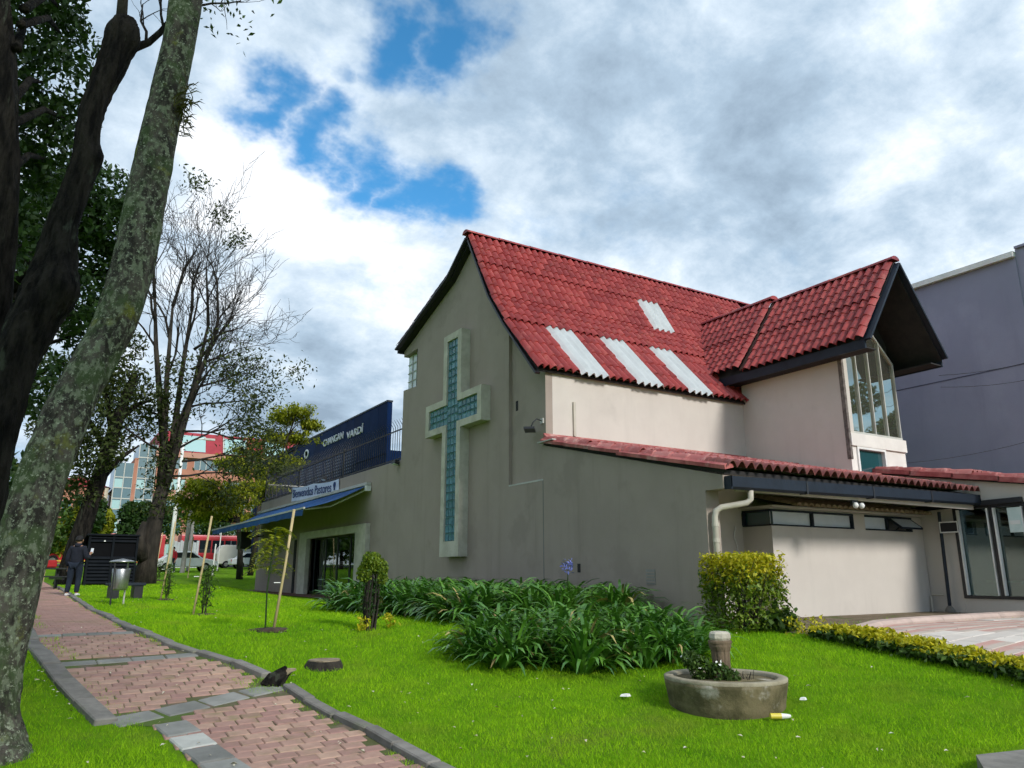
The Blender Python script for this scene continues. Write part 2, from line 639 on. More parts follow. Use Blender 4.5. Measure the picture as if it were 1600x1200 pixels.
    def build(self, name, mats, parent=None, smooth=False, loc=None, bevel=0.0):
        off = org(parent) if parent is not None else (loc or (0, 0, 0))
        return link_mesh(name, self.mesh(name, mats, smooth, off, bevel), parent, loc)


def box(name, m, parent, *a, bevel=0.0):
    return MB().box(*a).build(name, m, parent, bevel=bevel)


def dup(root, loc=None, rotz=None, label=None, group=None, scale=None, parent=None):
    c = root.copy()
    COL.objects.link(c)
    if parent is not None:
        c.parent = parent
    if loc is not None:
        c.location = loc
    if rotz is not None:
        c.rotation_euler = (0, 0, rotz)
    if scale is not None:
        c.scale = (scale,) * 3 if isinstance(scale, (int, float)) else scale
    if label:
        c['label'] = label
    if group:
        c['group'] = group
    for ch in [o for o in root.children]:
        dup(ch, parent=c)
    return c


def put(me, name, parent, M):
    """an object of shared mesh data at world matrix M below parent (parents are never rotated here)"""
    o = bpy.data.objects.new(name, me)
    COL.objects.link(o)
    o.parent = parent
    g = org(parent)
    M = M.copy()
    M.translation = M.translation - Vector(g)
    o.matrix_local = M
    return o


def text_mesh(name, s, width, height, depth, m, y0, z0, x, parent, slope=0.0, loc=None):
    """lettering on a face that looks towards -x: reads along -y, starting at y0"""
    cu = bpy.data.curves.new(name, 'FONT')
    cu.body = s
    cu.extrude = 0.05
    t = bpy.data.objects.new(name + '_tmp', cu)
    COL.objects.link(t)
    bpy.context.view_layer.update()
    me = bpy.data.meshes.new_from_object(t.evaluated_get(bpy.context.evaluated_depsgraph_get()))
    bpy.data.objects.remove(t)
    co = np.empty(len(me.vertices) * 3, np.float32)
    me.vertices.foreach_get('co', co)
    co = co.reshape(-1, 3)
    lo, hi = co.min(0), co.max(0)
    u = (co[:, 0] - lo[0]) / (hi[0] - lo[0])
    v = (co[:, 1] - lo[1]) / (hi[1] - lo[1])
    w = (co[:, 2] - lo[2]) / (hi[2] - lo[2])
    g = org(parent)
    new = np.stack([x - w * depth - g[0], y0 - u * width - g[1], z0 + v * height + slope * u * width - g[2]], 1)
    me.vertices.foreach_set('co', new.astype(np.float32).ravel())
    me.materials.clear()
    me.materials.append(m)
    me.name = name
    me.update()
    return link_mesh(name, me, parent)


# ------------------------------------------------------------------ terrain
def ss(a, b, x):
    t = np.clip((np.asarray(x, float) - a) / (b - a), 0, 1)
    return t * t * (3 - 2 * t)


def gz(x, y):
    x = np.asarray(x, float)
    y = np.asarray(y, float)
    d = np.hypot(x - CAM[0], y - CAM[1])
    z = -0.72 * (1 - ss(5.5, 14, d))
    m = ss(-3.0, -1.0, x) * (1 - ss(25, 31, y))
    return z + 0.0235 * np.clip(d - 21, 0, 90) * (1 - m)


def gzf(x, y):
    return float(gz(x, y))


PR = np.array([(-11.5, -6.3), (-8.21, -6.47), (-7.87, -6.49), (-6.76, -6.56), (-5.86, -6.73), (-4.73, -6.84), (-3.49, -7.19), (-2.5, -7.62), (-0.66, -8.02),
               (8.11, -8.16), (14.08, -8.32), (18.45, -8.45), (30, -9.0)])
PL = np.array([(-11.5, -7.35), (-7.35, -7.88), (-6.6, -7.99), (-5.62, -8.13), (-5.60, -8.46), (-3.87, -8.78), (-1.62, -9.12),
               (0.56, -9.26), (6.7, -9.38), (12.48, -9.45), (18.14, -9.55), (30, -10.1)])


def xr(y):
    return np.interp(y, PR[:, 0], PR[:, 1])


def xl(y):
    return np.interp(y, PL[:, 0], PL[:, 1])


def strip(name, us, f0, f1, n, m, dz, kind='structure', parent=None):
    """sheet between two edge functions f0(u) and f1(u), draped on the terrain"""
    V, F = [], []
    for u in us:
        a, b = f0(u), f1(u)
        for k in range(n + 1):
            t = k / n
            x, y = a[0] + (b[0] - a[0]) * t, a[1] + (b[1] - a[1]) * t
            V.append((x, y, gzf(x, y) + dz))
    for i in range(len(us) - 1):
        for k in range(n):
            a = i * (n + 1) + k
            F.append((a, a + 1, a + n + 2, a + n + 1))
    me = npmesh(name, V, F, m, smooth=True)
    bm = bmesh.new()
    bm.from_mesh(me)
    bmesh.ops.recalc_face_normals(bm, faces=bm.faces)
    if sum(f.normal.z for f in bm.faces) < 0:
        bmesh.ops.reverse_faces(bm, faces=bm.faces)
    bm.to_mesh(me)
    bm.free()
    o = link_mesh(name, me, parent)
    if kind:
        o['kind'] = kind
    return o


LAWN = mat('lawn_ground', (0.105, 0.24, 0.005), (0.18, 0.34, 0.008), scale=2.2, lo=0.3, hi=0.7, bump=0.9, bscale=60, rough=1.0, stain=(0.14, 0.20, 0.028), stscale=0.45, sts=(0.55, 0.8), bdist=0.05, spec=0.1)
xs = np.unique(np.concatenate([np.linspace(-700, -40, 14), np.linspace(-40, -16, 13), np.arange(-16, 13, 0.5), np.linspace(13, 40, 12), np.linspace(40, 700, 14)]))
ys = np.unique(np.concatenate([np.linspace(-500, -40, 10), np.linspace(-40, -16, 10), np.arange(-16, 34, 0.5), np.linspace(34, 120, 40), np.linspace(120, 900, 16)]))
X, Y = np.meshgrid(xs, ys)
Z = gz(X, Y)
nx, ny = len(xs), len(ys)
ii = (np.arange(ny - 1)[:, None] * nx + np.arange(nx - 1)[None, :]).ravel()
lawn = link_mesh('lawn', npmesh('lawn', np.stack([X.ravel(), Y.ravel(), Z.ravel()], 1), np.stack([ii, ii + 1, ii + nx + 1, ii + nx], 1), LAWN, smooth=True))
lawn['kind'] = 'structure'

# ------------------------------------------------------------------ path
SAND = mat('path_bed', (0.15, 0.115, 0.085), (0.085, 0.095, 0.03), scale=3.0, lo=0.4, hi=0.6, bump=0.6, bscale=40, rough=1.0, stain=(0.075, 0.12, 0.02), stscale=1.3, sts=(0.5, 0.66))
BRICK = mat('path_brick', (0.385, 0.24, 0.185), (0.33, 0.20, 0.155), scale=9.0, rough=0.9, bump=0.5, bscale=70, rnd=0.15, stain=(0.22, 0.17, 0.095), stscale=2.6, sts=(0.50, 0.72), rand_hue=0.012, bdist=0.006)
BRICKFAR = mat('path_brick_far', (0.40, 0.235, 0.19), (0.31, 0.185, 0.145), scale=2.5, rough=0.9, bump=0.4, bscale=50, stain=(0.27, 0.19, 0.12), stscale=0.9, sts=(0.5, 0.7))
KERB = mat('kerb_stone', (0.22, 0.205, 0.18), (0.16, 0.15, 0.13), scale=5.0, rough=0.95, bump=0.5, bscale=45, rnd=0.14, stain=(0.16, 0.17, 0.11), stscale=1.6, sts=(0.55, 0.75), bdist=0.01)
SLAB = mat('grey_slab', (0.24, 0.238, 0.215), (0.185, 0.185, 0.165), scale=4.0, rough=0.95, bump=0.4, bscale=50, rnd=0.2, stain=(0.15, 0.18, 0.10), stscale=1.5, sts=(0.58, 0.75), bdist=0.008)

path = strip('path', np.concatenate([np.arange(-11.4, 3, 0.2), np.arange(3, 30.1, 1.0)]), lambda v: (xl(v) - 0.02, v), lambda v: (xr(v) + 0.02, v), 4, SAND, 0.005)

bw, bd = 0.192, 0.160          # brick pitch across and along
bm_ = MB().box(-bw / 2 + 0.003, bw / 2 - 0.003, -bd / 2 + 0.005, bd / 2 - 0.005, -0.05, 0.0)
brick_me = bm_.mesh('brick', BRICK, bevel=0.008)
BANDS = [(-5.2, 0.40, 0.16), (-3.05, 0.05, 0.11), (-1.05, 0.0, 0.12)]      # y at mid path, slope, half width
cands = []
row = 0
y = -9.8
while y < 26:
    x0, x1 = float(xl(y)) + 0.0, float(xr(y)) - 0.0
    x = x0 + bw / 2 - (bw / 2 if row % 2 else 0)
    while x < x1 - bw * 0.3:
        mid = (x0 + x1) / 2
        ok = all(abs(y - (b + s * (x - mid))) > h + bd * 0.45 for b, s, h in BANDS)
        if ok:
            cands.append((x, y))
        x += bw
    row += 1
    y += bd if y < 5 else bd
cands.sort(key=lambda p: (p[0] - CAM[0]) ** 2 + (p[1] - CAM[1]) ** 2)
seen = [p for p in cands if p[1] > -9.0]


def brick_matrix(x, y, r_):
    e = 0.05
    dx = (gzf(x + e, y) - gzf(x - e, y)) / (2 * e)
    dy = (gzf(x, y + e) - gzf(x, y - e)) / (2 * e)
    n = Vector((-dx + r_.normal() * 0.007, -dy + r_.normal() * 0.008, 1)).normalized()
    a = r_.normal() * 0.012
    u = Vector((math.cos(a), math.sin(a), 0))
    v = n.cross(u).normalized()
    u = v.cross(n)
    M = Matrix((u, v, n)).transposed().to_4x4()
    M.translation = Vector((x + r_.normal() * 0.003, y + r_.normal() * 0.003, gzf(x, y) + 0.016 + r_.normal() * 0.002))
    return M


near = seen[:300]
for p in near:
    put(brick_me, 'brick', path, brick_matrix(*p, rng))
V, F = [], []
bv = np.array([v.co for v in brick_me.vertices])
bf = [tuple(p.vertices) for p in brick_me.polygons]
fm = MB()
for p in seen[300:]:
    M = np.array(brick_matrix(*p, rng))
    fm.add(bv @ M[:3, :3].T + M[:3, 3], bf)
fo = fm.build('bricks', BRICKFAR, path)
fo['kind'] = 'stuff'

# grey stone bands across the path
for b, s, h in BANDS:
    x0, x1 = float(xl(b)), float(xr(b))
    mid = (x0 + x1) / 2
    n = 4
    w = (x1 - x0) / n
    me = MB().box(-w / 2 + 0.004, w / 2 - 0.004, -h + 0.01, h - 0.01, -0.05, 0.0).mesh('slab', SLAB, bevel=0.01)
    for k in range(n):
        x = x0 + w * (k + 0.5)
        yy = b + s * (x - mid)
        M = brick_matrix(x, yy, rng) @ Matrix.Rotation(math.atan(s), 4, 'Z')
        put(me, 'slab', path, M)

# edging stones of the near section on the left, one of them pale
PALESLAB = mat('pale_slab', (0.47, 0.47, 0.42), (0.40, 0.40, 0.36), scale=5, bump=0.3, bscale=40, rough=0.95)
for k, (yy, ln) in enumerate(((-5.95, 0.42), (-6.38, 0.36), (-6.78, 0.40), (-7.22, 0.42), (-7.68, 0.44), (-8.15, 0.44), (-8.63, 0.44))):
    me = MB().box(-0.15, 0.15, -ln / 2, ln / 2, -0.06, 0.0).mesh('edging_slab', PALESLAB if k == 1 else SLAB, bevel=0.012)
    M = brick_matrix(float(xl(yy)) + 0.07, yy, rng) @ Matrix.Rotation(0.16, 4, 'Z')
    M.translation.z += 0.012
    o = put(me, 'edging_slab', path, M)
    if k == 1:
        o['label'] = 'pale concrete edging slab at the left edge of the path'


def kerb(name, pts_y, fx, side, w, hgt, ln, label):
    root = link_mesh(name, MB().box(-0.02, 0.02, -0.02, 0.02, -0.2, -0.1).mesh(name, KERB), None)
    root['kind'] = 'structure'
    y = pts_y[0]
    k = 0
    while y < pts_y[1]:
        L = ln * (0.9 + 0.2 * random.random())
        ym = y + L / 2
        e = 0.15
        sl = (float(fx(ym + e)) - float(fx(ym - e))) / (2 * e)
        a = -math.atan(sl)
        x = float(fx(ym)) + side * w / 2
        zz = gzf(x, ym)
        pitch = math.atan((gzf(x, ym + e) - gzf(x, ym - e)) / (2 * e))
        me = MB().box(-w / 2, w / 2, -L / 2 * 1.0 / math.cos(a) + 0.010, L / 2 / math.cos(a) - 0.010, -0.16, hgt).mesh('kerb_stone', KERB, bevel=0.012)
        M = Matrix.Translation((x, ym, zz + random.gauss(0, 0.009))) @ Matrix.Rotation(a + random.gauss(0, 0.008), 4, 'Z') @ Matrix.Rotation(pitch, 4, 'X') @ Matrix.Rotation(random.gauss(0, 0.02), 4, 'Y')
        put(me, 'kerb_stone', root, M)
        y += L
        k += 1
    return root


kerb('kerb', (-10.4, -4.95), xr, 1, 0.13, 0.055, 0.62, '')
kerb('kerb', (-4.45, 19.5), xr, 1, 0.13, 0.055, 0.75, '')
kerb('kerb', (-5.55, 19.0), xl, -1, 0.20, 0.055, 0.80, '')

# ------------------------------------------------------------------ driveway and bare soil by the annex
PAVE = mat('drive_paving', (0.52, 0.30, 0.25), (0.50, 0.42, 0.35), scale=0.9, lo=0.42, hi=0.58, rough=0.9, bump=0.3, bscale=50, stain=(0.62, 0.57, 0.50), stscale=0.8, sts=(0.5, 0.62), stretch=(0.6, 2.0, 1))


def dleft(y):
    return float(np.interp(y, [-16, -9.3, -8.2, -6.9, -6.5], [-0.1, 0.15, 0.35, 0.65, 1.05]))


soil = strip('bare_soil', np.arange(-7.0, -3.1, 0.3), lambda v: (float(np.interp(v, [-7, -6.4, -5.4, -4.7, -3.1], [0.35, 0.6, 0.2, 0.3, 0.3])), v), lambda v: (7.58, v), 12, mat('dry_soil', (0.25, 0.195, 0.13), (0.16, 0.12, 0.075), scale=3, bump=0.9, bscale=22, rough=1.0, stain=(0.10, 0.14, 0.03), stscale=1.4, sts=(0.54, 0.66), bdist=0.04), 0.006)
drive = strip('driveway', np.arange(-16.2, -6.3, 0.3), lambda v: (dleft(v), v), lambda v: (13.0, v), 14, SAND, 0.012)
# paving blocks of the driveway, pink with paler bands
pv = MB().box(-0.295, 0.295, -0.145, 0.145, -0.04, 0.0).mesh('paving_block', PAVE, bevel=0.006)
PAVE2 = mat('drive_paving_pale', (0.62, 0.56, 0.49), (0.55, 0.49, 0.43), scale=1.2, rough=0.9, bump=0.3, bscale=50, rnd=0.1)
PAVE.node_tree  # keep
pv2 = pv.copy()
pv2.materials.clear()
pv2.materials.append(PAVE2)
pl = []
yy = -6.55
row = 0
while yy > -13:
    x = dleft(yy) + 0.36 + (0.3 if row % 2 else 0)
    while x < 9.5:
        if x < 7.2 or yy < -9.3:
            pl.append((x, yy, row))
        x += 0.6
    yy -= 0.30
    row += 1
pl.sort(key=lambda p: math.hypot(p[0] + 1, p[1] + 7))
for x, y, r_ in pl[:290]:
    M = brick_matrix(x, y, rng)
    M.translation.z = gzf(x, y) + 0.03 + random.gauss(0, 0.002)
    band = (int((x * 0.45 + y * 1.0) / 1.1) % 3 == 0)
    put(pv2 if band else pv, 'paving_block', drive, M)
# low rounded kerb along the drive, towards the annex
DK = mat('drive_kerb', (0.52, 0.40, 0.34), (0.44, 0.34, 0.29), scale=3, bump=0.3, bscale=40, rough=0.9, rnd=0.08)
dk = link_mesh('drive_kerb', MB().box(3.9, 3.94, -6.3, -6.26, -0.2, -0.1).mesh('drive_kerb', DK))
dk['kind'] = 'structure'
kp = [(1.0, -6.58), (1.9, -6.36), (2.9, -6.24), (3.9, -6.18), (4.9, -6.13), (5.9, -6.10), (7.0, -6.08)]
for a, b in zip(kp[:-1], kp[1:]):
    za, zb = gzf(*a), gzf(*b)
    m_ = MB()
    d = Vector((b[0] - a[0], b[1] - a[1], 0)).normalized()
    s = Vector((-d.y, d.x, 0))
    A, B = Vector((a[0], a[1], za)) + d * 0.006, Vector((b[0], b[1], zb)) - d * 0.006
    prof = [(-0.10, -0.1), (-0.10, 0.05), (-0.06, 0.10), (0.04, 0.115), (0.10, 0.08), (0.10, -0.1)]
    vs = [p + s * u + Vector((0, 0, w)) for p in (A, B) for u, w in prof]
    n = len(prof)
    m_.add(vs, [list(range(n)), list(range(n, 2 * n))[::-1]] + [(i, n + i, n + (i + 1) % n, (i + 1) % n) for i in range(n)])
    m_.build('kerb_stone', DK, dk)
# small concrete apron at the lower right corner of the picture
ap = MB()
apz = gzf(-2.0, -10.9)
ap.prism([(-2.95, -10.30), (-2.35, -10.42), (-1.2, -10.7), (-1.0, -11.9), (-3.4, -11.9), (-3.4, -10.6)], 'z', apz - 0.12, apz + 0.035)
tag(ap.build('paving_edge', KERB), kind='structure')

# ------------------------------------------------------------------ grass blades
GRASS = mat('grass_blade', (0.105, 0.30, 0.004), (0.37, 0.60, 0.013), tint=True, rough=0.8, spec=0.15, trans=0.30, stain=(0.27, 0.36, 0.03), stscale=0.9, sts=(0.50, 0.74))


def in_bed(x, y):
    return ((x > -3.45) & (x < 0) & (y > -3.6) & (y < 3.4)) | (((x + 3.2) / 1.75) ** 2 + ((y + 4.9) / 1.2) ** 2 < 0.8)


def grass(n, dmin, dmax, hgt, wid, r_):
    d = dmin * (dmax / dmin) ** r_.random(n)
    a = (r_.random(n) - 0.5) * R(82) + R(31.6)
    x = CAM[0] + d * np.sin(a)
    y = CAM[1] + d * np.cos(a)
    on_path = (x > xl(y) - 0.16) & (x < xr(y) + 0.10)
    edge = (x > xl(y) - 0.02) & (x < xl(y) + 0.22) & (y > -5.6) & (r_.random(n) < 0.35 * (np.sin(y * 2.3) > -0.3))
    edge |= (x < xr(y)) & (x > xr(y) - 0.10) & (r_.random(n) < 0.5 * (np.sin(y * 3.1 + 1) > 0))
    edge |= (np.abs(y + 4.75) < 0.35) & (x > xr(y) - 0.35) & (x < xr(y) + 0.1)
    keep = (~on_path) | edge
    left_near = (y < -5.62) & (x > -8.5) & (x < xl(y))
    keep &= ~((x > dleft_np(y) - 0.05) & (y < -6.4))
    sx = np.interp(y, [-7, -6.4, -5.4, -4.7, -3.1], [0.35, 0.6, 0.2, 0.3, 0.3])
    keep &= ~((x > sx) & (y >= -7.0) & (y < 6) & (r_.random(n) > 0.06))
    keep &= ~((x > -0.05) & (y > -5.2) & (y < 25.4))
    keep &= ~((x > -2.4) & (y > 9.6) & (y < 25.4))
    keep &= ~(np.hypot(x + 3.02, y + 7.84) < 0.66)
    keep &= ~((x > -3.4) & (y < -10.25))
    x, y, d = x[keep], y[keep], d[keep]
    n = len(x)
    z = gz(x, y)
    patch = 0.6 * np.sin(x * 1.7 + 0.6 * np.sin(y * 1.3)) * np.sin(y * 1.1 + 0.8 * np.sin(x * 2.1)) + 0.55 * np.sin(x * 5.3 + 2.1 * np.sin(y * 3.7)) * np.sin(y * 4.9 + 1.7 * np.sin(x * 4.3)) + 0.3 * np.sin(0.7 * x - 0.9 * y)
    sc = np.maximum(1, d / 9.0)
    h = hgt * (0.55 + 0.7 * r_.random(n)) * (1 + 0.22 * patch) * np.minimum(sc, 1.35)
    h = np.where(r_.random(n) < 0.006, h * 1.7, h)
    w = wid * (0.6 + 0.8 * r_.random(n)) * sc
    th = r_.random(n) * 2 * np.pi
    lean = h * (0.25 + 0.75 * r_.random(n))
    la = r_.random(n) * 2 * np.pi
    c, s = np.cos(th) * w / 2, np.sin(th) * w / 2
    V = np.empty((n, 3, 3))
    V[:, 0] = np.stack([x - c, y - s, z - 0.005], 1)
    V[:, 1] = np.stack([x + c, y + s, z - 0.005], 1)
    V[:, 2] = np.stack([x + lean * np.cos(la), y + lean * np.sin(la), z + h], 1)
    t = np.clip(0.45 + 0.28 * patch + 0.25 * r_.normal(size=n), 0, 1)
    return V.reshape(-1, 3), np.arange(3 * n).reshape(-1, 3), t


def dleft_np(y):
    return np.interp(y, [-16, -9.3, -8.2, -6.9, -6.5], [-0.1, 0.15, 0.35, 0.65, 1.05])


V, F, t = grass(640000, 4.6, 36, 0.034, 0.0068, rng)
g = link_mesh('grass', npmesh('grass', V, F, GRASS, tint=t))
tag(g, 'short bright green lawn grass', 'grass', kind='stuff')

# fallen leaves and petals on the lawn
LITTER = mat('fallen_leaf', (0.50, 0.42, 0.24), (0.70, 0.66, 0.50), tint=True, rough=0.8)
n = 420
d = 5.6 * (34 / 5.6) ** rng.random(n)
a = (rng.random(n) - 0.5) * R(74) + R(31.6) - R(10) * rng.random(n)
x, y = CAM[0] + d * np.sin(a), CAM[1] + d * np.cos(a)
k = (x < -0.3) & ~in_bed(x, y) & (np.hypot(x + 3.02, y + 7.84) > 0.8)
# a drift of them along the foot of the left kerb
yk = rng.uniform(-5.4, -1.5, 26)
xk = xl(yk) - 0.24 - np.abs(rng.normal(size=26)) * 0.06
x, y = np.concatenate([x[k], xk]), np.concatenate([y[k], yk])
n = len(x)
z = gz(x, y) + 0.035
s = rng.uniform(0.013, 0.032, n)
th = rng.random(n) * 6.28
V = np.empty((n, 4, 3))
for q, (lu, wv, hz) in enumerate(((-1, 0, 0), (0, 0.55, 0.012), (1, 0, 0.004), (0, -0.55, 0.012))):
    V[:, q] = np.stack([x + s * (lu * np.cos(th) - wv * np.sin(th)), y + s * (lu * np.sin(th) + wv * np.cos(th)), z + hz + rng.normal(size=n) * 0.003], 1)
fl = link_mesh('fallen_leaves', npmesh('fallen_leaves', V.reshape(-1, 3), np.arange(4 * n).reshape(-1, 4), LITTER, tint=rng.random(n)))
tag(fl, 'small pale fallen leaves scattered over the lawn', 'leaves', kind='stuff')

# ------------------------------------------------------------------ the church
church = thing('church', 'grey and cream church with red tiled roofs and a tall glass block cross', 'church', (0, 0, 0))

wall = MB()
front = [(-4.80, -0.4), (-4.80, 2.14), (-5.20, 2.14), (-5.20, 2.36), (0.0, 3.58), (0.0, 2.83), (1.45, 2.83), (1.45, 6.86), (2.15, 7.74),
         (3.30, 9.70), (4.42, 8.98), (6.90, 8.12), (6.90, 6.40), (7.90, 6.46), (7.90, 4.25), (25.3, 4.25), (25.3, -0.4),
         (17.4, -0.4), (17.4, 2.2), (10.6, 2.2), (10.6, -0.4)]
wall.prism(front, 'x', 0.0, 0.30)
fw_ = wall.build('front_wall', GRAY, church)
fw_['label'] = 'grey stuccoed gable wall with a long low wing'
bm = bmesh.new()
bm.from_mesh(fw_.data)
bmesh.ops.recalc_face_normals(bm, faces=bm.faces)
bmesh.ops.triangulate(bm, faces=[f for f in bm.faces if len(f.verts) > 4])
bm.to_mesh(fw_.data)
bm.free()
MB().prism([(0.0, 2.6), (0.0, 5.30), (1.45, 6.84), (1.45, 2.6)], 'x', 0.09, 0.28).build('recessed_wall', GRAY, church)
MB().box(-0.004, 0.10, 0.0, 1.45, 2.80, 2.835).build('ledge', PALEMETAL, church)
# thin vertical movement joint below the recess
box('joint_strip', mat('joint', (0.22, 0.21, 0.19)), church, -0.006, 0.01, -0.012, 0.012, -0.3, 2.80)
# gable top lobe left of the notch window, and the notch window itself
MB().prism([(6.90, 7.62), (6.90, 8.10), (7.95, 7.75), (7.95, 7.58)], 'x', 0.0, 0.30).build('lintel', GRAY, church)
nw = MB().box(0.16, 0.19, 6.93, 7.90, 6.47, 7.58).build('corner_window', FROST, church)
nf = MB()
for zz in (6.74, 7.02, 7.30):
    nf.box(0.13, 0.16, 6.9, 7.9, zz - 0.012, zz + 0.012)
for yy in (7.23, 7.56):
    nf.box(0.125, 0.16, yy - 0.012, yy + 0.012, 6.46, 7.58)
nf.build('glazing_bars', PALEMETAL, nw)
box('window_return', DARKWOOD, nw, 0.0, 0.14, 6.90, 6.93, 6.42, 7.6)

# nave side walls and body
box('side_wall', CREAM, church, 0.28, 6.60, 0.0, 0.25, 2.2, 5.42)
box('side_wall', CREAM, church, 6.60, 11.0, 0.0, 0.25, 2.2, 5.42)
MB().prism([(0.25, -0.3), (7.9, -0.3), (7.9, 7.6), (4.42, 8.9), (3.3, 9.6), (2.15, 7.5), (0.25, 5.4)], 'x', 10.8, 11.05).build('back_wall', GRAY, church)
box('far_side_wall', GRAY, church, 0.3, 11.0, 7.65, 7.9, -0.3, 7.6)
box('wing_roof', GRAY, church, 0.3, 6.0, 7.9, 25.3, 3.9, 4.2)
box('wing_end_wall', GRAY, church, 0.3, 6.0, 25.05, 25.3, -0.4, 4.25)
box('wing_back_wall', GRAY, church, 5.75, 6.0, 7.9, 25.05, -0.4, 4.25)
# small openings in the front wall
for (yy, zz, w, h, m, nm) in ((1.22, 4.60, 0.10, 0.24, DARKWOOD, 'vent_hole'), (-1.26, 0.83, 0.10, 0.17, DARKWOOD, 'vent_hole')):
    off = 0.09 if yy > 0 else 0.0
    MB().box(off - 0.006, off + 0.02, yy - w / 2, yy + w / 2, zz, zz + h).build(nm, m, church)
vg = MB()
vg.box(-0.012, 0.02, -3.50, -3.26, 0.62, 0.88)
vent = vg.build('vent_grille', mat('grille', (0.30, 0.285, 0.26), rough=0.7), church)
for k in range(4):
    MB().box(-0.022, -0.010, -3.49, -3.27, 0.65 + k * 0.055, 0.67 + k * 0.055).build('vent_slat', GRAY, vent)

# ---- roof sheets: painted fibre cement imitating rows of barrel tiles
SHEETS = {}


def sheet_mesh(length, width, waves, m, smoothsheet=False, steps=4, amp=0.05):
    key = (round(length, 2), round(width, 2), waves, m.name, smoothsheet)
    if key in SHEETS:
        return SHEETS[key]
    nu = waves * 6 + 1
    vv, dz = [], []
    if smoothsheet:
        for k in range(4):
            vv.append(length * k / 3)
            dz.append(0.012)
    else:
        st = length / steps
        for s in range(steps):
            # v runs up the slope: the lower lip of every tile stands proud
            for fr_, lift in ((0.0, 0.028), (0.06, 0.032), (0.55, 0.015), (0.985, 0.0)):
                vv.append((s + fr_) * st)
                dz.append(lift)
        vv.append(length)
        dz.append(0.0)
    V, F = [], []
    for j, v in enumerate(vv):
        for i in range(nu):
            u = width * i / (nu - 1)
            c = math.cos(2 * math.pi * i / 6.0)
            prof = -amp * c if smoothsheet else amp * 0.95 * (2 * abs(math.sin(math.pi * i / 6.0)) - 1)
            lift = dz[j] * (0.35 + 0.65 * (0.5 - 0.5 * c))
            bow = 0.008 * math.sin(i * 1.7 + j * 0.9) * 0.4
            V.append((u, v, prof + lift + amp + bow))
    n = len(vv)
    for j in range(n - 1):
        for i in range(nu - 1):
            a = j * nu + i
            F.append((a, a + 1, a + nu + 1, a + nu))
    # lower lip thickness
    b = len(V)
    for i in range(nu):
        x_, y_, z_ = V[i]
        V.append((x_, y_ + 0.004, z_ - 0.022))
    for i in range(nu - 1):
        F.append((i, b + i, b + i + 1, i + 1))
    me = npmesh('roof_sheet', V, F, m, smooth=True)
    uvl = me.uv_layers.new(name='UVMap')
    stp = length / steps
    co = np.array(V)[np.array(F).ravel()]
    uvl.data.foreach_set('uv', np.stack([co[:, 0] / width * waves, (co[:, 1] - 0.001) / stp], 1).astype(np.float32).ravel())
    try:
        me.set_sharp_from_angle(angle=R(50))
    except Exception:
        pass
    SHEETS[key] = me
    return me


def slope_sheets(parent, o, u, prof, cols, m, name='roof_sheet', white=None, steps=4, lap=0.10, skip=None, low=False):
    """o: point on the slope's foot line; u: unit vector along the eave; prof: list of points (world vectors offset from o) going up;
    cols: list of (start, width, waves)"""
    u = Vector(u)
    for c in range(len(prof) - 1):
        a, b = Vector(prof[c]), Vector(prof[c + 1])
        v = (b - a)
        ln = v.length + (lap if c < len(prof) - 2 else 0.0)
        v.normalize()
        n = u.cross(v)
        for k, (s, w, wv) in enumerate(cols):
            if skip and skip(c, k):
                continue
            isw = white and (c, k) in white
            me = sheet_mesh(ln, w, wv, WHITESHEET if isw else (TILEMOULD if low and c == 0 else {'painted_red_tile': TILEROOF, 'weathered_red_tile': TILEOLDROOF}.get(m.name, m)), smoothsheet=bool(isw), steps=steps)
            M = Matrix((u, v, n)).transposed().to_4x4()
            tilt = 0.006 * random.gauss(0, 1)
            p = Vector(o) + u * s + a + n * (0.062 + (0.02 if isw else 0) + 0.002 * (k % 2)) - v * (0.05 + (0.05 if isw and c == 0 else 0))
            M.translation = p
            M = M @ Matrix.Rotation(-0.020, 4, 'X') @ Matrix.Rotation(tilt * 0.4, 4, 'Z')
            q = put(me, 'white_roof_sheet' if isw else name, parent, M)
            if isw:
                q['label'] = 'plain white corrugated sheet set among the red ones'
    return


roof = MB()
# dark deck under the sheets, main roof (profile in y, z)
deck = [(-0.10, 5.30), (1.33, 6.85), (2.10, 7.82), (3.30, 9.90), (4.42, 9.14), (8.0, 7.92), (8.0, 7.78), (4.40, 8.98), (3.30, 9.70), (2.14, 7.74), (1.36, 6.79), (-0.08, 5.26)]
roof.prism([(p[0], p[1]) for p in deck], 'x', -0.17, 11.2)
rf = roof.build('roof', DARKWOOD, church)
bm = bmesh.new()
bm.from_mesh(rf.data)
bmesh.ops.recalc_face_normals(bm, faces=bm.faces)
bmesh.ops.triangulate(bm, faces=[f for f in bm.faces if len(f.verts) > 4])
bm.to_mesh(rf.data)
bm.free()
cols = [(-0.24, 0.338, 2)] + [(0.096 + 0.858 * k, 0.858, 4) for k in range(12)]
slope_sheets(rf, (0, 0, 0), (1, 0, 0), [(0, -0.10, 5.30), (0, 1.33, 6.85), (0, 2.02, 7.72), (0, 2.70, 8.86), (0, 3.30, 9.92)], cols, TILE,
             white={(0, 2), (0, 4), (0, 6), (2, 7)}, steps=4)
cols2 = [(-11.1 + 0.9 * k, 0.9, 4) for k in range(12)] + [(-0.30, 0.54, 3)]
slope_sheets(rf, (0, 0, 0), (-1, 0, 0), [(0, 8.03, 7.92), (0, 6.8, 8.34), (0, 5.6, 8.75), (0, 4.42, 9.15), (0, 3.30, 9.92)], [(-s - w if False else s, w, k) for s, w, k in cols2], TILE, steps=4)


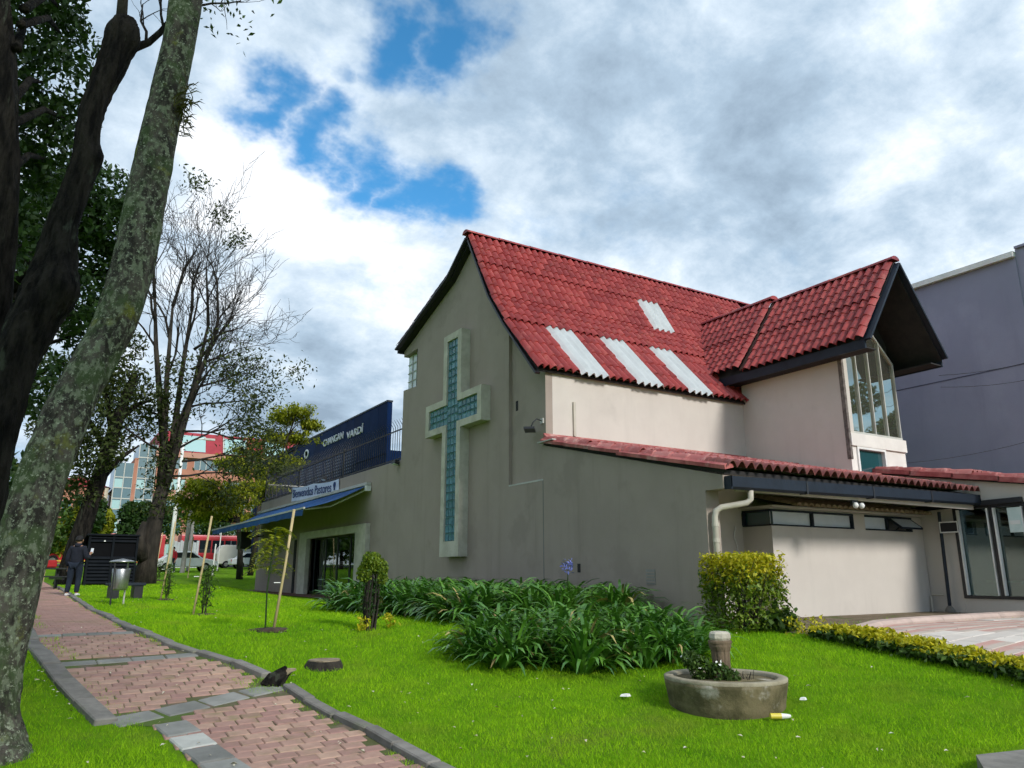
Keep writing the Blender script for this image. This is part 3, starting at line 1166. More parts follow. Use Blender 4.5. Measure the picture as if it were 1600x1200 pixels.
def ridge(parent, pts, m, r=0.11, name='ridge_cap', ln=0.9):
    a, b = Vector(pts[0]), Vector(pts[1])
    n = max(1, round((b - a).length / ln))
    d = (b - a) / n
    du = d.normalized()
    s = du.cross(Vector((0, 0, 1))).normalized()
    up = s.cross(du)
    for k in range(n):
        m_ = MB()
        p, q = a + d * k - du * 0.03, a + d * (k + 1) + du * 0.03
        vs = []
        for pt, rr in ((p, r * 1.06), (q, r * 0.96)):
            for t in range(7):
                ang = math.pi * t / 6
                vs.append(pt + s * math.cos(ang) * rr * 1.5 + up * (math.sin(ang) * rr * 1.0 - 0.05))
        m_.add(vs, [(i, i + 1, i + 8, i + 7) for i in range(6)] + [tuple(range(7)), tuple(range(7, 14))[::-1]])
        m_.build(name, m, parent, smooth=False)


ridge(rf, [(-0.28, 3.30, 10.02), (11.2, 3.30, 10.02)], TILE, 0.10, ln=1.0)
# dark verge boards on the gable
for a, b in (((3.30, 9.86), (2.10, 7.76)), ((2.10, 7.76), (1.33, 6.79)), ((1.33, 6.79), (-0.10, 5.22))):
    MB().bar((-0.19, a[0], a[1] - 0.02), (-0.19, b[0], b[1] - 0.02), 0.05, 0.13, up=(1, 0, 0)).build('verge_board', BLACK, rf)
for a, b in (((3.30, 9.86), (4.42, 9.08)), ((4.42, 9.08), (8.02, 7.85))):
    MB().bar((-0.19, a[0], a[1] - 0.04), (-0.19, b[0], b[1] - 0.04), 0.05, 0.24, up=(1, 0, 0)).build('verge_board', BLACK, rf)
box('eave_board', BLACK, rf, -0.20, 11.2, 7.99, 8.05, 7.70, 7.94)

# ---- cross
cx = -0.27
cr = [(3.47, 1.23), (3.47, 4.55), (2.35, 4.55), (2.35, 5.46), (3.47, 5.46), (3.47, 7.27), (4.52, 7.27), (4.52, 5.46), (5.60, 5.46), (5.60, 4.55), (4.52, 4.55), (4.52, 1.23)]
inn = [(3.68, 1.62), (3.68, 4.73), (2.56, 4.73), (2.56, 5.28), (3.68, 5.28), (3.68, 7.08), (4.31, 7.08), (4.31, 5.28), (5.39, 5.28), (5.39, 4.73), (4.31, 4.73), (4.31, 1.62)]
cm = MB()
n = len(cr)
vs = []
for ring, xx in ((cr, cx), (inn, cx), (inn, cx + 0.06), (cr, 0.002)):
    vs += [(xx, p[0], p[1]) for p in ring]
fs = []
for i in range(n):
    j = (i + 1) % n
    fs += [(i, j, n + j, n + i), (n + i, n + j, 2 * n + j, 2 * n + i), (3 * n + i, 3 * n + j, j, i)]
cm.add(vs, fs)
cross = cm.build('cross', CONC, church)
bm = bmesh.new()
bm.from_mesh(cross.data)
bmesh.ops.recalc_face_normals(bm, faces=bm.faces)
bm.to_mesh(cross.data)
bm.free()
cross['label'] = 'tall concrete cross framing teal glass blocks'
MORTAR = mat('block_mortar', (0.10, 0.20, 0.215), (0.08, 0.16, 0.18), scale=6)
mb = MB()
mb.box(cx + 0.062, cx + 0.09, 3.66, 4.33, 1.60, 7.10)
mb.box(cx + 0.063, cx + 0.09, 2.54, 5.41, 4.71, 5.30)
mb.build('block_joint', MORTAR, cross)


def block_material():
    m = mat('glass_block', (0.055, 0.165, 0.20), (0.085, 0.215, 0.25), scale=9, rough=0.22, spec=0.45, bump=0.4, bscale=16, rnd=0.22, bdist=0.02)
    return m


GB = block_material()
bp = 0.2080


def block_mesh(wy, wz):
    a, b = wy / 2 - 0.011, wz / 2 - 0.011
    m_ = MB()
    # pillow front with a shallow inset
    o_ = [(-a, -b), (a, -b), (a, b), (-a, b)]
    vs = [(0.02, p[0], p[1]) for p in o_] + [(-0.012, p[0] * 0.9, p[1] * 0.9) for p in o_] + [(-0.004, p[0] * 0.6, p[1] * 0.6) for p in o_]
    fs = []
    for r0 in (0, 4):
        fs += [(r0 + i, r0 + 4 + i, r0 + 4 + (i + 1) % 4, r0 + (i + 1) % 4) for i in range(4)]
    fs.append((8, 11, 10, 9))
    m_.add(vs, fs)
    return m_.mesh('glass_block', GB)


ny = 3
wy = 0.63 / ny
nz = 26
wz = (7.08 - 1.62) / nz
gm = block_mesh(wy, wz)
for j in range(nz):
    for i in range(ny):
        put(gm, 'glass_block', cross, Matrix.Translation((cx + 0.055, 3.68 + wy * (i + 0.5), 1.62 + wz * (j + 0.5))))
wy2 = (3.68 - 2.56) / 5
gm2 = block_mesh(wy2, 0.55 / 3)
for side in (2.56, 4.31):
    w_ = 1.12 / 5 if side < 3 else 1.08 / 5
    for i in range(5):
        for j in range(3):
            put(gm2, 'glass_block', cross, Matrix.Translation((cx + 0.055, side + w_ * (i + 0.5), 4.73 + 0.55 / 3 * (j + 0.5))))

# ---- wing door with concrete surround
df = MB()
df.prism([(10.25, -0.2), (10.25, 2.43), (17.72, 2.43), (17.72, -0.2), (16.75, -0.2), (16.75, 2.16), (11.22, 2.16), (11.22, -0.2)], 'x', -0.16, 0.0)
fr = df.build('door_surround', CONC, church)
bm = bmesh.new()
bm.from_mesh(fr.data)
bmesh.ops.recalc_face_normals(bm, faces=bm.faces)
bmesh.ops.triangulate(bm, faces=[f for f in bm.faces if len(f.verts) > 4])
bm.to_mesh(fr.data)
bm.free()
for k in range(4):
    y0 = 11.24 + 1.378 * k
    d = MB().box(0.215, 0.24, y0 + 0.06, y0 + 1.318, 0.08, 2.12).build('door', clear_glass('door_glass', (0.35, 0.45, 0.45), 0.12), church)
    f = MB()
    for s in (y0 + 0.0, y0 + 1.318):
        f.box(0.19, 0.26, s, s + 0.058, 0.0, 2.2)
    f.box(0.19, 0.26, y0 + 0.058, y0 + 1.318, 0.0, 0.08)
    f.box(0.19, 0.26, y0 + 0.058, y0 + 1.318, 2.12, 2.2)
    f.build('door_frame', BLACK, d)
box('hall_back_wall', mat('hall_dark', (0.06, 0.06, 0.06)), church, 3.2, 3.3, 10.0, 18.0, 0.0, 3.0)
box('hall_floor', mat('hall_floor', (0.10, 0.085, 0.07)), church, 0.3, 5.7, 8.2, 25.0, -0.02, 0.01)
for yy in (11.5, 12.6, 15.8):
    MB().bar((0.34, yy, 0.05), (0.34, yy, 2.1), 0.05, 0.20).build('curtain', WHITEMETAL if yy < 12 else FROST, church)
wl = MB()
wl.prism([(18.6, 0.0), (18.6, 2.2), (18.9, 2.2), (18.9, 0.0)], 'x', -0.03, 0.0)
wl.build('door_strip', DARKWOOD, church)
tl = strip('terrace', np.arange(9.4, 25.8, 0.6), lambda v: (-1.25, v), lambda v: (0.3, v), 3, mat('terrace_paving', (0.20, 0.095, 0.07), (0.14, 0.07, 0.05), scale=4, bump=0.3, rough=0.9), 0.03)

# ---- railing on the wing's roof edge
rail = thing('railing', 'black spiked metal railing along the flat roof of the wing', 'railing', (0.15, 8.0, 4.25))
barm = MB()
barm.tube([(0, 0, 0), (0, 0, 1.18), (-0.06, 0, 1.27), (-0.13, 0, 1.37)], [0.011, 0.011, 0.010, 0.004], n=5)
bar_me = barm.mesh('bar', BLACK)
yy = 8.05
while yy < 25.25:
    put(bar_me, 'bar', rail, Matrix.Translation((0.15, yy, 4.25)))
    yy += 0.185
for zz in (4.36, 5.30):
    MB().bar((0.15, 7.92, zz), (0.15, 25.25, zz), 0.035, 0.035).build('rail', BLACK, rail)
for yy in (7.98, 13.7, 19.4, 25.22):
    MB().box(0.125, 0.175, yy - 0.025, yy + 0.025, 4.25, 5.4).build('post', BLACK, rail)
rail2 = thing('railing', 'dark railing with a pale top rail across the far end of the wing roof', 'railing', (3.0, 25.2, 4.25))
bar2 = MB().box(-0.01, 0.01, -0.01, 0.01, 0, 0.95).mesh('bar', BLACK)
for k in range(30):
    put(bar2, 'bar', rail2, Matrix.Translation((0.3 + 0.19 * k, 25.22, 4.22)))
MB().bar((0.25, 25.22, 5.18), (5.95, 25.22, 5.18), 0.06, 0.05).build('rail', PALEMETAL, rail2)

# ---- dormer tower with its own cross gable
tw = church
MB().prism([(-3.08, 2.2), (-3.08, 6.55), (0.0, 6.55), (0.0, 2.2)], 'x', 6.58, 6.80).build('dormer_wall', CREAM, church)
box('dormer_wall', WHITEWALL, church, 8.56, 8.78, -2.9, 0.0, 2.2, 6.5)
# front of the dormer: base wall with a small window, sill band, tall glazing
box('dormer_base', WHITEWALL, church, 7.92, 8.78, -3.08, -2.9, 2.2, 3.72)
box('dormer_base', WHITEWALL, church, 6.80, 7.92, -3.08, -2.9, 2.2, 3.02)
box('dormer_jamb', WHITEWALL, church, 6.584, 6.80, -3.084, -3.08 + 0.02, 2.6, 4.0)
box('sill_band', WHITEWALL, church, 6.60, 8.80, -3.13, -2.9, 3.72, 4.02)
sw = box('small_window', TEAL, church, 6.86, 7.86, -3.03, -3.0, 3.08, 3.66)
f = MB()
f.box(6.80, 6.86, -3.12, -2.98, 3.02, 3.72)
f.box(7.86, 7.92, -3.12, -2.98, 3.02, 3.72)
f.box(6.86, 7.86, -3.12, -2.98, 3.02, 3.08)
f.box(6.86, 7.86, -3.12, -2.98, 3.66, 3.72)
f.build('window_frame', WHITEMETAL, sw)
gx = [6.66, 7.19, 7.70, 8.21, 8.74]


def gtop(x):
    return 7.02 - abs(x - 7.70) * 0.95


tall = MB().prism([(6.60, 4.03), (8.78, 4.03), (8.78, gtop(8.78) - 0.01), (7.70, gtop(7.70) - 0.01), (6.60, gtop(6.60) - 0.01)], 'y', -2.98, -2.94).build('tall_window', DARKWOOD, church)
tall['label'] = 'tall mirrored window of four panes under the dormer gable'
for k in range(4):
    a, b = gx[k], gx[k + 1]
    poly = [(a + 0.02, 4.10), (b - 0.02, 4.10), (b - 0.02, gtop(b - 0.02) - 0.06), (a + 0.02, gtop(a + 0.02) - 0.06)]
    MB().prism(poly, 'y', -3.02 - 0.004 * (k % 2), -2.99).build('pane', MIRROR, tall)
for k, x_ in enumerate(gx):
    MB().box(x_ - 0.015, x_ + 0.015, -3.07, -2.99, 4.05, gtop(x_) - 0.03).build('mullion', PALEMETAL, tall)
MB().box(6.64, 8.76, -3.075, -2.99, 4.025, 4.085).build('bottom_rail', PALEMETAL, tall)
for a, b in ((6.64, 7.70), (7.70, 8.76)):
    MB().bar((a, -3.03, gtop(a) - 0.04), (b, -3.03, gtop(b) - 0.04), 0.07, 0.05).build('top_rail', PALEMETAL, tall)
MB().prism([(6.66, 6.0), (8.78, 6.0), (8.78, 6.55), (7.70, 8.0), (6.66, 6.55)], 'y', -2.93, -2.8).build('gable_infill', DARKWOOD, church)
# the edge of the dormer wall beside the glazing is raw and dark
box('dormer_edge', mat('raw_edge', (0.10, 0.085, 0.075), (0.20, 0.17, 0.15), scale=9, bump=0.6), church, 6.56, 6.64, -3.10, -3.0, 3.4, 6.2)

# dormer roof
TXL, TXR, TXC, TZE, TZR = 6.16, 9.24, 7.70, 6.02, 8.22
dr = MB()
dr.prism([(TXL, TZE), (TXC, TZR), (TXR, TZE), (TXR, TZE - 0.13), (TXC, TZR - 0.18), (TXL, TZE - 0.13)], 'y', -4.05, 2.4)
droof = dr.build('dormer_roof', DARKWOOD, church)
bm = bmesh.new()
bm.from_mesh(droof.data)
bmesh.ops.recalc_face_normals(bm, faces=bm.faces)
bmesh.ops.triangulate(bm, faces=[f for f in bm.faces if len(f.verts) > 4])
bm.to_mesh(droof.data)
bm.free()
mid = ((TXL + TXC) / 2, (TZE + TZR) / 2)
midr = ((TXR + TXC) / 2, mid[1])
fc = [(0.0, 0.74, 3)] + [(0.74 + 0.93 * k, 0.93, 4) for k in range(3)]
slope_sheets(droof, (0, -0.52, 0), (0, -1, 0), [(TXL, 0, TZE), (mid[0], 0, mid[1]), (TXC, 0, TZR)], fc, TILE, steps=4)
slope_sheets(droof, (0, -0.42, 0.13), (0, -1, 0), [(TXL - 0.04, 0, TZE), (mid[0], 0, mid[1]), (TXC, 0, TZR)], [(-2.79 + 0.93 * k, 0.93, 4) for k in range(3)], TILE, steps=6)
slope_sheets(droof, (0, -4.07, 0), (0, 1, 0), [(TXR, 0, TZE), (midr[0], 0, midr[1]), (TXC, 0, TZR)], [(0.9 * k, 0.9, 4) for k in range(7)], TILE, steps=4)
ridge(droof, [(TXC, -4.08, TZR + 0.09), (TXC, -0.5, TZR + 0.09)], TILE, 0.10, ln=0.9)
ridge(droof, [(TXC, -0.44, TZR + 0.22), (TXC, 2.4, TZR + 0.22)], TILE, 0.11, ln=0.95)
# exposed edge of the raised rear strip
sl = Vector((TXC - TXL, 0, TZR - TZE)).normalized()
MB().bar((TXL - 0.04, -0.45, TZE + 0.07), (TXC, -0.45, TZR + 0.10), 0.05, 0.13, up=(0, 1, 0)).build('step_flashing', mat('rusty_flashing', (0.12, 0.05, 0.035), (0.05, 0.03, 0.025), scale=8), droof)
# barge boards and soffits in navy
MB().bar((TXL - 0.02, -4.07, TZE - 0.05), (TXC, -4.07, TZR - 0.07), 0.05, 0.24, up=(0, 1, 0)).build('barge_board', NAVY, droof)
MB().bar((TXC, -4.075, TZR - 0.07), (TXR + 0.02, -4.075, TZE - 0.05), 0.05, 0.24, up=(0, 1, 0)).build('barge_board', NAVY, droof)
box('eave_board', NAVY, droof, TXL - 0.03, TXL + 0.02, -4.04, 0.4, TZE - 0.24, TZE - 0.02)
box('eave_board', NAVY, droof, TXR - 0.02, TXR + 0.03, -4.04, 0.4, TZE - 0.24, TZE - 0.02)
box('soffit', DARKWOOD, droof, TXL + 0.02, 6.58, -4.02, 0.3, TZE - 0.22, TZE - 0.19)
box('soffit', DARKWOOD, droof, 8.78, TXR - 0.02, -4.02, 0.0, TZE - 0.22, TZE - 0.19)
fl_ = MB().prism([(8.80, 3.9), (9.15, 3.72), (9.15, 3.86), (8.86, 4.35), (8.80, 4.35)], 'y', -2.9, -2.4).build('chute', STEEL, church)

# ---- lean-to along the side
LTX1 = 7.6
box('lean_to_wall', CREAM, church, 0.30, 7.6, -3.25, -3.05, -0.3, 2.62)
MB().prism([(-3.25, 2.62), (-0.0, 2.62), (-0.0, 3.50), (-3.25, 2.74)], 'x', 7.35, 7.58).build('lean_to_end', CREAM, church)
lt = MB()
lt.prism([(-5.22, 2.37), (-5.22, 2.44), (0.0, 3.66), (0.0, 3.59)], 'x', 0.02, 7.58)
lean = lt.build('lean_to_roof', DARKWOOD, church)
ltc = [(0.86 * k - 0.06, 0.86, 4) for k in range(9)]
ltc[-1] = (ltc[-1][0], 0.645, 3)
P3 = [(0, -5.32 + 5.32 * t, 2.42 + 1.245 * t) for t in (0, 0.10, 0.40, 0.70, 1.0)]
slope_sheets(lean, (0, 0, 0), (1, 0, 0), P3, ltc, TILEOLD, steps=4, low=True)
# soffit and fascia, gutter, downpipe
box('fascia', CREAM, lean, 0.31, 7.5, -5.18, -5.14, 2.12, 2.34)
box('soffit', CREAM, lean, 0.31, 7.5, -5.14, -3.25, 2.55, 2.60)
gut = MB()
gp = [(-5.20, 2.13), (-5.30, 2.12), (-5.345, 2.16), (-5.345, 2.335), (-5.33, 2.335), (-5.325, 2.17), (-5.295, 2.14), (-5.21, 2.145), (-5.205, 2.33), (-5.19, 2.33)]
gut.prism(gp, 'x', 0.03, 7.52)
gut.v = [(x, y, z + 0.085 * x / 7.5) for x, y, z in gut.v]
gutter = gut.build('gutter', NAVY, church)
bm = bmesh.new()
bm.from_mesh(gutter.data)
bmesh.ops.recalc_face_normals(bm, faces=bm.faces)
bmesh.ops.triangulate(bm, faces=[f for f in bm.faces if len(f.verts) > 4])
bm.to_mesh(gutter.data)
bm.free()
for x_ in (0.045, 7.50):
    box('end_cap', NAVY, gutter, x_ - 0.012, x_ + 0.012, -5.345, -5.19, 2.125 + x_ * 0.0113, 2.335 + x_ * 0.0113)
for x_ in (1.9, 3.8, 5.7):
    box('joint_strap', BLACK, gutter, x_ - 0.02, x_ + 0.02, -5.352, -5.19, 2.114 + x_ * 0.0113, 2.338 + x_ * 0.0113)
dp = MB()
dp.tube([(0.55, -5.27, 2.13), (0.55, -5.26, 1.99), (0.50, -5.22, 1.93), (0.16, -4.98, 1.86), (0.09, -4.92, 1.80), (0.08, -4.90, 1.7), (0.08, -4.90, 0.05)], 0.05, n=10)
pipe = dp.build('downpipe', PIPEM, church, smooth=True)
for zz in (1.55, 1.30, 0.7):
    MB().tube([(0.08, -4.90, zz), (0.08, -4.90, zz + 0.06)], 0.058, n=10).build('pipe_collar', PIPEM, pipe)
# pink flashing at the foot of the cream wall and battered verge tiles along the front edge
MB().prism([(-0.03, 3.70), (-0.12, 3.73), (-0.12, 3.76), (0.0, 3.86), (0.0, 3.70)], 'x', 0.02, 6.6).build('flashing', TILEOLD, lean)
for k in range(6):
    t0, t1 = k / 6, (k + 1) / 6 + 0.02
    p = Vector((-0.03, -0.04 - 5.2 * t0, 3.66 - 1.22 * t0))
    q = Vector((-0.03, -0.04 - 5.2 * t1, 3.66 - 1.22 * t1))
    m_ = MB()
    dz = 0.012 * (k % 3) + random.uniform(0, 0.012)
    vs = []
    for pt, g in ((p, 0.0), (q, 0.02)):
        for u_, w_ in ((-0.06, -0.045), (-0.065, 0.02), (-0.02, 0.055), (0.06, 0.06), (0.14, 0.05), (0.14, -0.0)):
            vs.append((pt.x + u_, pt.y, pt.z + w_ + g + dz))
    m_.add(vs, [(i, i + 1, i + 7, i + 6) for i in range(5)] + [tuple(range(6)), tuple(range(6, 12))[::-1]])
    m_.build('verge_tile', TILEOLD, lean)
box('pipe_stub', PIPEM, church, 0.84, 0.90, -0.05, -0.002, 3.86, 4.66)
box('ledge_board', PALEMETAL, lean, -0.12, 0.10, -0.55, 0.05, 3.62, 3.645)

# ---- boxed out annex with high strip windows
AX0, AX1, AY = 2.57, 7.58, -3.96
an = MB()
an.prism([(AX0, -3.05), (AX0, AY), (AX1, AY), (AX1, -3.05)], 'z', -0.3, 1.70)
annex = an.build('annex_wall', CREAM, church)
# wall above and between the strip windows
ap_ = MB()
ap_.box(AX0 + 0.002, AX1, AY + 0.03, -3.06, 2.01, 2.045)
ap_.box(5.12, 5.50, AY, AY + 0.14, 1.70, 2.01)
ap_.box(7.20, AX1, AY, AY + 0.14, 1.70, 2.01)
ap_.build('annex_wall', CREAM, church)
ap2 = MB()
ap2.box(AX0 - 0.10, 8.0 - 0.45, AY - 0.14, -3.06, 2.045, 2.075)
ap2.build('annex_slab', CREAM, church)


def strip_window(x0, x1, panes):
    w = MB().box(x0 + 0.03, x1 - 0.03, AY + 0.05, AY + 0.055, 1.73, 1.98).build('strip_window', FROST, church)
    f = MB()
    f.box(x0, x1, AY - 0.012, AY + 0.07, 1.975, 2.012)
    f.box(x0, x1, AY - 0.012, AY + 0.07, 1.700, 1.728)
    for p in panes:
        f.box(p - 0.025, p + 0.025, AY - 0.014, AY + 0.07, 1.728, 1.975)
    f.build('window_frame', NAVY, w)
    return w


w1 = strip_window(AX0 + 0.01, 5.11, [3.80, 5.08])
MB().box(AX0 + 0.05, AX0 + 0.055, AY + 0.0, -3.28, 1.72, 1.99).build('side_pane', TEAL, w1)
MB().box(AX0 - 0.012, AX0 + 0.06, AY - 0.01, -3.26, 1.975, 2.013).build('side_frame', NAVY, w1)
MB().box(AX0 - 0.012, AX0 + 0.06, AY - 0.01, -3.26, 1.699, 1.727).build('side_frame', NAVY, w1)
MB().box(AX0 - 0.012, AX0 + 0.06, -3.30, -3.25, 1.727, 1.975).build('side_frame', NAVY, w1)
w2 = strip_window(5.51, 7.19, [6.30, 7.16])
MB().box(6.33, 7.14, AY + 0.045, AY + 0.049, 1.73, 1.98).build('dark_pane', DARKGLASS, w2)
sash = MB()
sash.bar((6.74, AY - 0.02, 1.955), (6.74, AY - 0.27, 1.76), 0.76, 0.03, up=(0, 0, 1))
sash.build('open_sash', FROST, w2)
sf = MB()
for a in (6.36, 7.12):
    sf.bar((a, AY - 0.02, 1.955), (a, AY - 0.275, 1.756), 0.03, 0.045)
sf.bar((6.36, AY - 0.275, 1.756), (7.12, AY - 0.275, 1.756), 0.03, 0.04)
sf.build('sash_frame', NAVY, w2)
# little tiled canopy over the annex, with open tile ends
can = MB().prism([(-4.16, 2.078), (-4.16, 2.10), (-3.26, 2.30), (-3.26, 2.27)], 'x', 2.95, 7.55).build('annex_roof', DARKWOOD, church)
for k in range(26):
    x_ = 3.04 + 0.175 * k
    m_ = MB()
    vs = []
    for (yy, zz) in ((-4.28, 2.062), (-3.28, 2.30)):
        for t in range(7):
            a = math.pi * t / 6
            vs.append((x_ + 0.082 * math.cos(a), yy, zz + 0.075 * math.sin(a)))
        for t in range(7):
            a = math.pi * (6 - t) / 6
            vs.append((x_ + 0.062 * math.cos(a), yy, zz + 0.055 * math.sin(a)))
    m_.add(vs, [(i, (i + 1) % 14, 14 + (i + 1) % 14, 14 + i) for i in range(14)] + [(i, i + 1, 12 - i, 13 - i) for i in range(6)])
    m_.build('canopy_tile', TILETAN, can)
box('shadow_strip', DARKWOOD, church, 0.6, 6.6, -3.27, -3.25, 2.44, 2.52)  # dark strip standing in for the shade under the lean-to eave

# ---- entrance block with the glazed front
EX = 7.6
ent = MB()
top = lambda y: 3.05 + (y + 3.41) * 0.175
ent.prism([(-3.0, -0.3), (-3.0, top(-3.0)), (-9.4, top(-9.4)), (-9.4, -0.3), (-8.9, -0.3), (-8.9, 2.22), (-4.68, 2.22), (-4.68, -0.3)], 'x', EX, EX + 0.25)
eb = ent.build('entrance_wall', CREAM, church)
bm = bmesh.new()
bm.from_mesh(eb.data)
bmesh.ops.recalc_face_normals(bm, faces=bm.faces)
bmesh.ops.triangulate(bm, faces=[f for f in bm.faces if len(f.verts) > 4])
bm.to_mesh(eb.data)
bm.free()
box('entrance_plinth', CREAM, church, EX + 0.01, EX + 0.24, -8.9, -4.68, -0.3, 0.30)
er = MB().prism([(-3.0, top(-3.0)), (-9.6, top(-9.6)), (-9.6, top(-9.6) + 0.05), (-3.0, top(-3.0) + 0.05)], 'x', EX - 0.10, 13.0).build('entrance_roof', DARKWOOD, church)
slope_sheets(er, (EX - 0.16, 0, 0), (1, 0, 0), [(0, -9.65, top(-9.65) + 0.06), (0, -7.4, top(-7.4) + 0.06), (0, -5.2, top(-5.2) + 0.06), (0, -3.0, top(-3.0) + 0.06)], [(0.86 * k, 0.86, 5) for k in range(6)], TILEOLD, steps=4)
for k in range(7):
    a, b = -3.0 - 0.93 * k, -3.0 - 0.93 * (k + 1) - 0.03
    MB().bar((EX - 0.14, a, top(a) + 0.07), (EX - 0.14, b, top(b) + 0.085), 0.10, 0.10).build('verge_tile', TILEOLD, er)
# interior seen through the glass
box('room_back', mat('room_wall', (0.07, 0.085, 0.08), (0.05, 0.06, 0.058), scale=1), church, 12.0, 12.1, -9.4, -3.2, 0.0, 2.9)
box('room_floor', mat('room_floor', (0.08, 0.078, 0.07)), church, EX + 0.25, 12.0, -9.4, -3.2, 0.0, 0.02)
box('room_beam', WHITEWALL, church, 8.6, 8.9, -9.0, -4.4, 1.82, 2.1)
MB().box(9.4, 9.55, -5.95, -5.80, 0.02, 1.9).build('room_post', WHITEMETAL, church)
gz_ = [-4.70, -5.45, -6.12, -7.3, -8.88]
for k in range(4):
    a, b = gz_[k], gz_[k + 1]
    p = MB().box(EX + 0.08, EX + 0.09, b + 0.05, a - 0.05, 0.36, 2.16).build('entrance_pane', CLEAR, church)
    f = MB()
    f.box(EX - 0.02, EX + 0.14, a - 0.05, a + 0.02, 0.30, 2.22)
    f.box(EX - 0.02, EX + 0.14, b + 0.02, a - 0.05, 0.30, 0.36)
    f.box(EX - 0.02, EX + 0.14, b + 0.02, a - 0.05, 2.15, 2.22)
    f.build('pane_frame', BLACK, p)
    s_ = MB()
    s_.box(EX - 0.03, EX + 0.06, a - 0.085, a - 0.055, 0.37, 2.14)
    s_.box(EX - 0.03, EX + 0.06, b + 0.05, b + 0.075, 0.37, 2.14)
    s_.build('pale_bead', WHITEMETAL, p)
MB().bar((EX - 0.06, -3.55, 2.20), (EX - 0.06, -6.12, 2.27), 0.10, 0.10).build('header_beam', BLACK, church)
shelf = MB().box(8.3, 8.7, -5.5, -4.8, 0.62, 0.66).build('shelf', WHITEMETAL, church)

# ------------------------------------------------------------------ things fixed to the church
AWN = mat('blue_canvas', (0.012, 0.075, 0.22), (0.010, 0.055, 0.17), scale=2, rough=0.8, bump=0.2, bscale=60, stain=(0.02, 0.11, 0.29), stscale=0.8, sts=(0.5, 0.7))
aw = thing('awning', 'blue canvas awning over the wing door', 'awning', (0, 17.8, 3.7))
A0, A1 = 10.35, 25.3
m_ = MB()
NS = 40
vs, fs = [], []
for i in range(NS + 1):
    y_ = A0 + 0.1 + (A1 - A0 - 0.2) * i / NS
    for j in range(7):
        t = j / 6
        sag = -0.10 * math.sin(math.pi * t) + 0.03 * math.sin(i * 0.9) * math.sin(math.pi * t)
        vs.append((-0.12 - 2.08 * t, y_, 3.68 - 0.84 * t + sag))
for i in range(NS):
    for j in range(6):
        a = i * 7 + j
        fs.append((a, a + 1, a + 8, a + 7))
m_.add(vs, fs)
m_.build('canopy', AWN, aw, smooth=True)
m_ = MB()
vs, fs = [], []
for i in range(NS * 3 + 1):
    y_ = A0 + 0.1 + (A1 - A0 - 0.2) * i / (NS * 3)
    vs += [(-2.21, y_, 2.86), (-2.23 + 0.012 * math.sin(i * 0.8), y_, 2.60 + 0.03 * abs(math.sin(i * 0.26)))]
for i in range(NS * 3):
    fs.append((2 * i, 2 * i + 1, 2 * i + 3, 2 * i + 2))
m_.add(vs, fs)
m_.build('valance', AWN, aw, smooth=True)
MB().box(-0.16, -0.005, A0 - 0.02, A1, 3.70, 3.80).build('wall_cassette', PALEMETAL, aw)
MB().bar((-2.20, A0 + 0.05, 2.85), (-2.20, A1, 2.85), 0.06, 0.06).build('front_bar', PALEMETAL, aw)
for y_ in (A0 + 0.3, 15.2, 20.2, A1 - 0.4):
    MB().tube([(-0.1, y_, 3.55), (-1.1, y_ + 0.5, 3.0), (-2.17, y_ + 0.1, 2.82)], 0.03, n=6).build('folding_arm', WHITEMETAL, aw)
MB().box(-0.18, -0.02, A0 - 0.06, A0 + 0.12, 3.50, 3.68).build('end_bracket', WHITEMETAL, aw)

BAN = mat('banner_cloth', (0.62, 0.66, 0.80), (0.55, 0.60, 0.76), scale=2.5, rough=0.7, bump=0.15, bscale=6)
INK = mat('navy_ink', (0.02, 0.045, 0.16), rough=0.7)
ban = thing('banner', 'pale blue cloth banner with navy lettering hung above the awning', 'banner', (-0.03, 16.7, 3.8))
vs, fs = [], []
NB = 26
for i in range(NB + 1):
    t = i / NB
    y_ = 19.75 - 6.2 * t
    ztop = 4.50 - 0.26 * t - 0.05 * math.sin(math.pi * ((t * 2) % 1.0))
    zbot = 3.88 - 0.18 * t
    for j in range(5):
        s = j / 4
        vs.append((-0.035 + 0.012 * math.sin(i * 0.9 + j), y_, ztop + (zbot - ztop) * s))
for i in range(NB):
    for j in range(4):
        a = i * 5 + j
        fs.append((a, a + 1, a + 6, a + 5))
m_ = MB()
m_.add(vs, fs)
cloth = m_.build('cloth', BAN, ban, smooth=True)
text_mesh('lettering', 'Bienvenidos Pastores', 5.2, 0.36, 0.008, INK, 19.55, 4.02, -0.052, ban, slope=-0.036)
em = MB()
em.lathe([(0.001, 0.0), (0.09, 0.0), (0.09, 0.004), (0.001, 0.004)], (0, 0, 0), 14)
em.v = [(-0.056 - v[2], 14.0 + v[0] * 1.6, 4.06 + v[1] * 1.3) for v in em.v]
em.build('emblem', INK, ban)
MB().box(-0.060, -0.052, 13.93, 14.07, 3.86, 3.97).build('emblem_stem', INK, ban)


def floodlight(loc, label, ang=0.0):
    t = thing('floodlight', label, 'floodlight', loc, group='small floodlights on the grey wall')
    x, y, z = loc
    MB().bar((x + 0.10, y, z + 0.08), (x - 0.02, y, z + 0.08), 0.03, 0.03).build('bracket', BLACK, t)
    h = MB().bar((x - 0.02, y + 0.13, z), (x - 0.02, y - 0.13, z), 0.16, 0.09, up=(0.35, 0, 1)).build('lamp_head', BLACK, t)
    MB().bar((x - 0.045, y + 0.11, z - 0.046), (x - 0.045, y - 0.11, z - 0.046), 0.12, 0.012, up=(0.35, 0, 1)).build('lens', FROST, h)
    return t


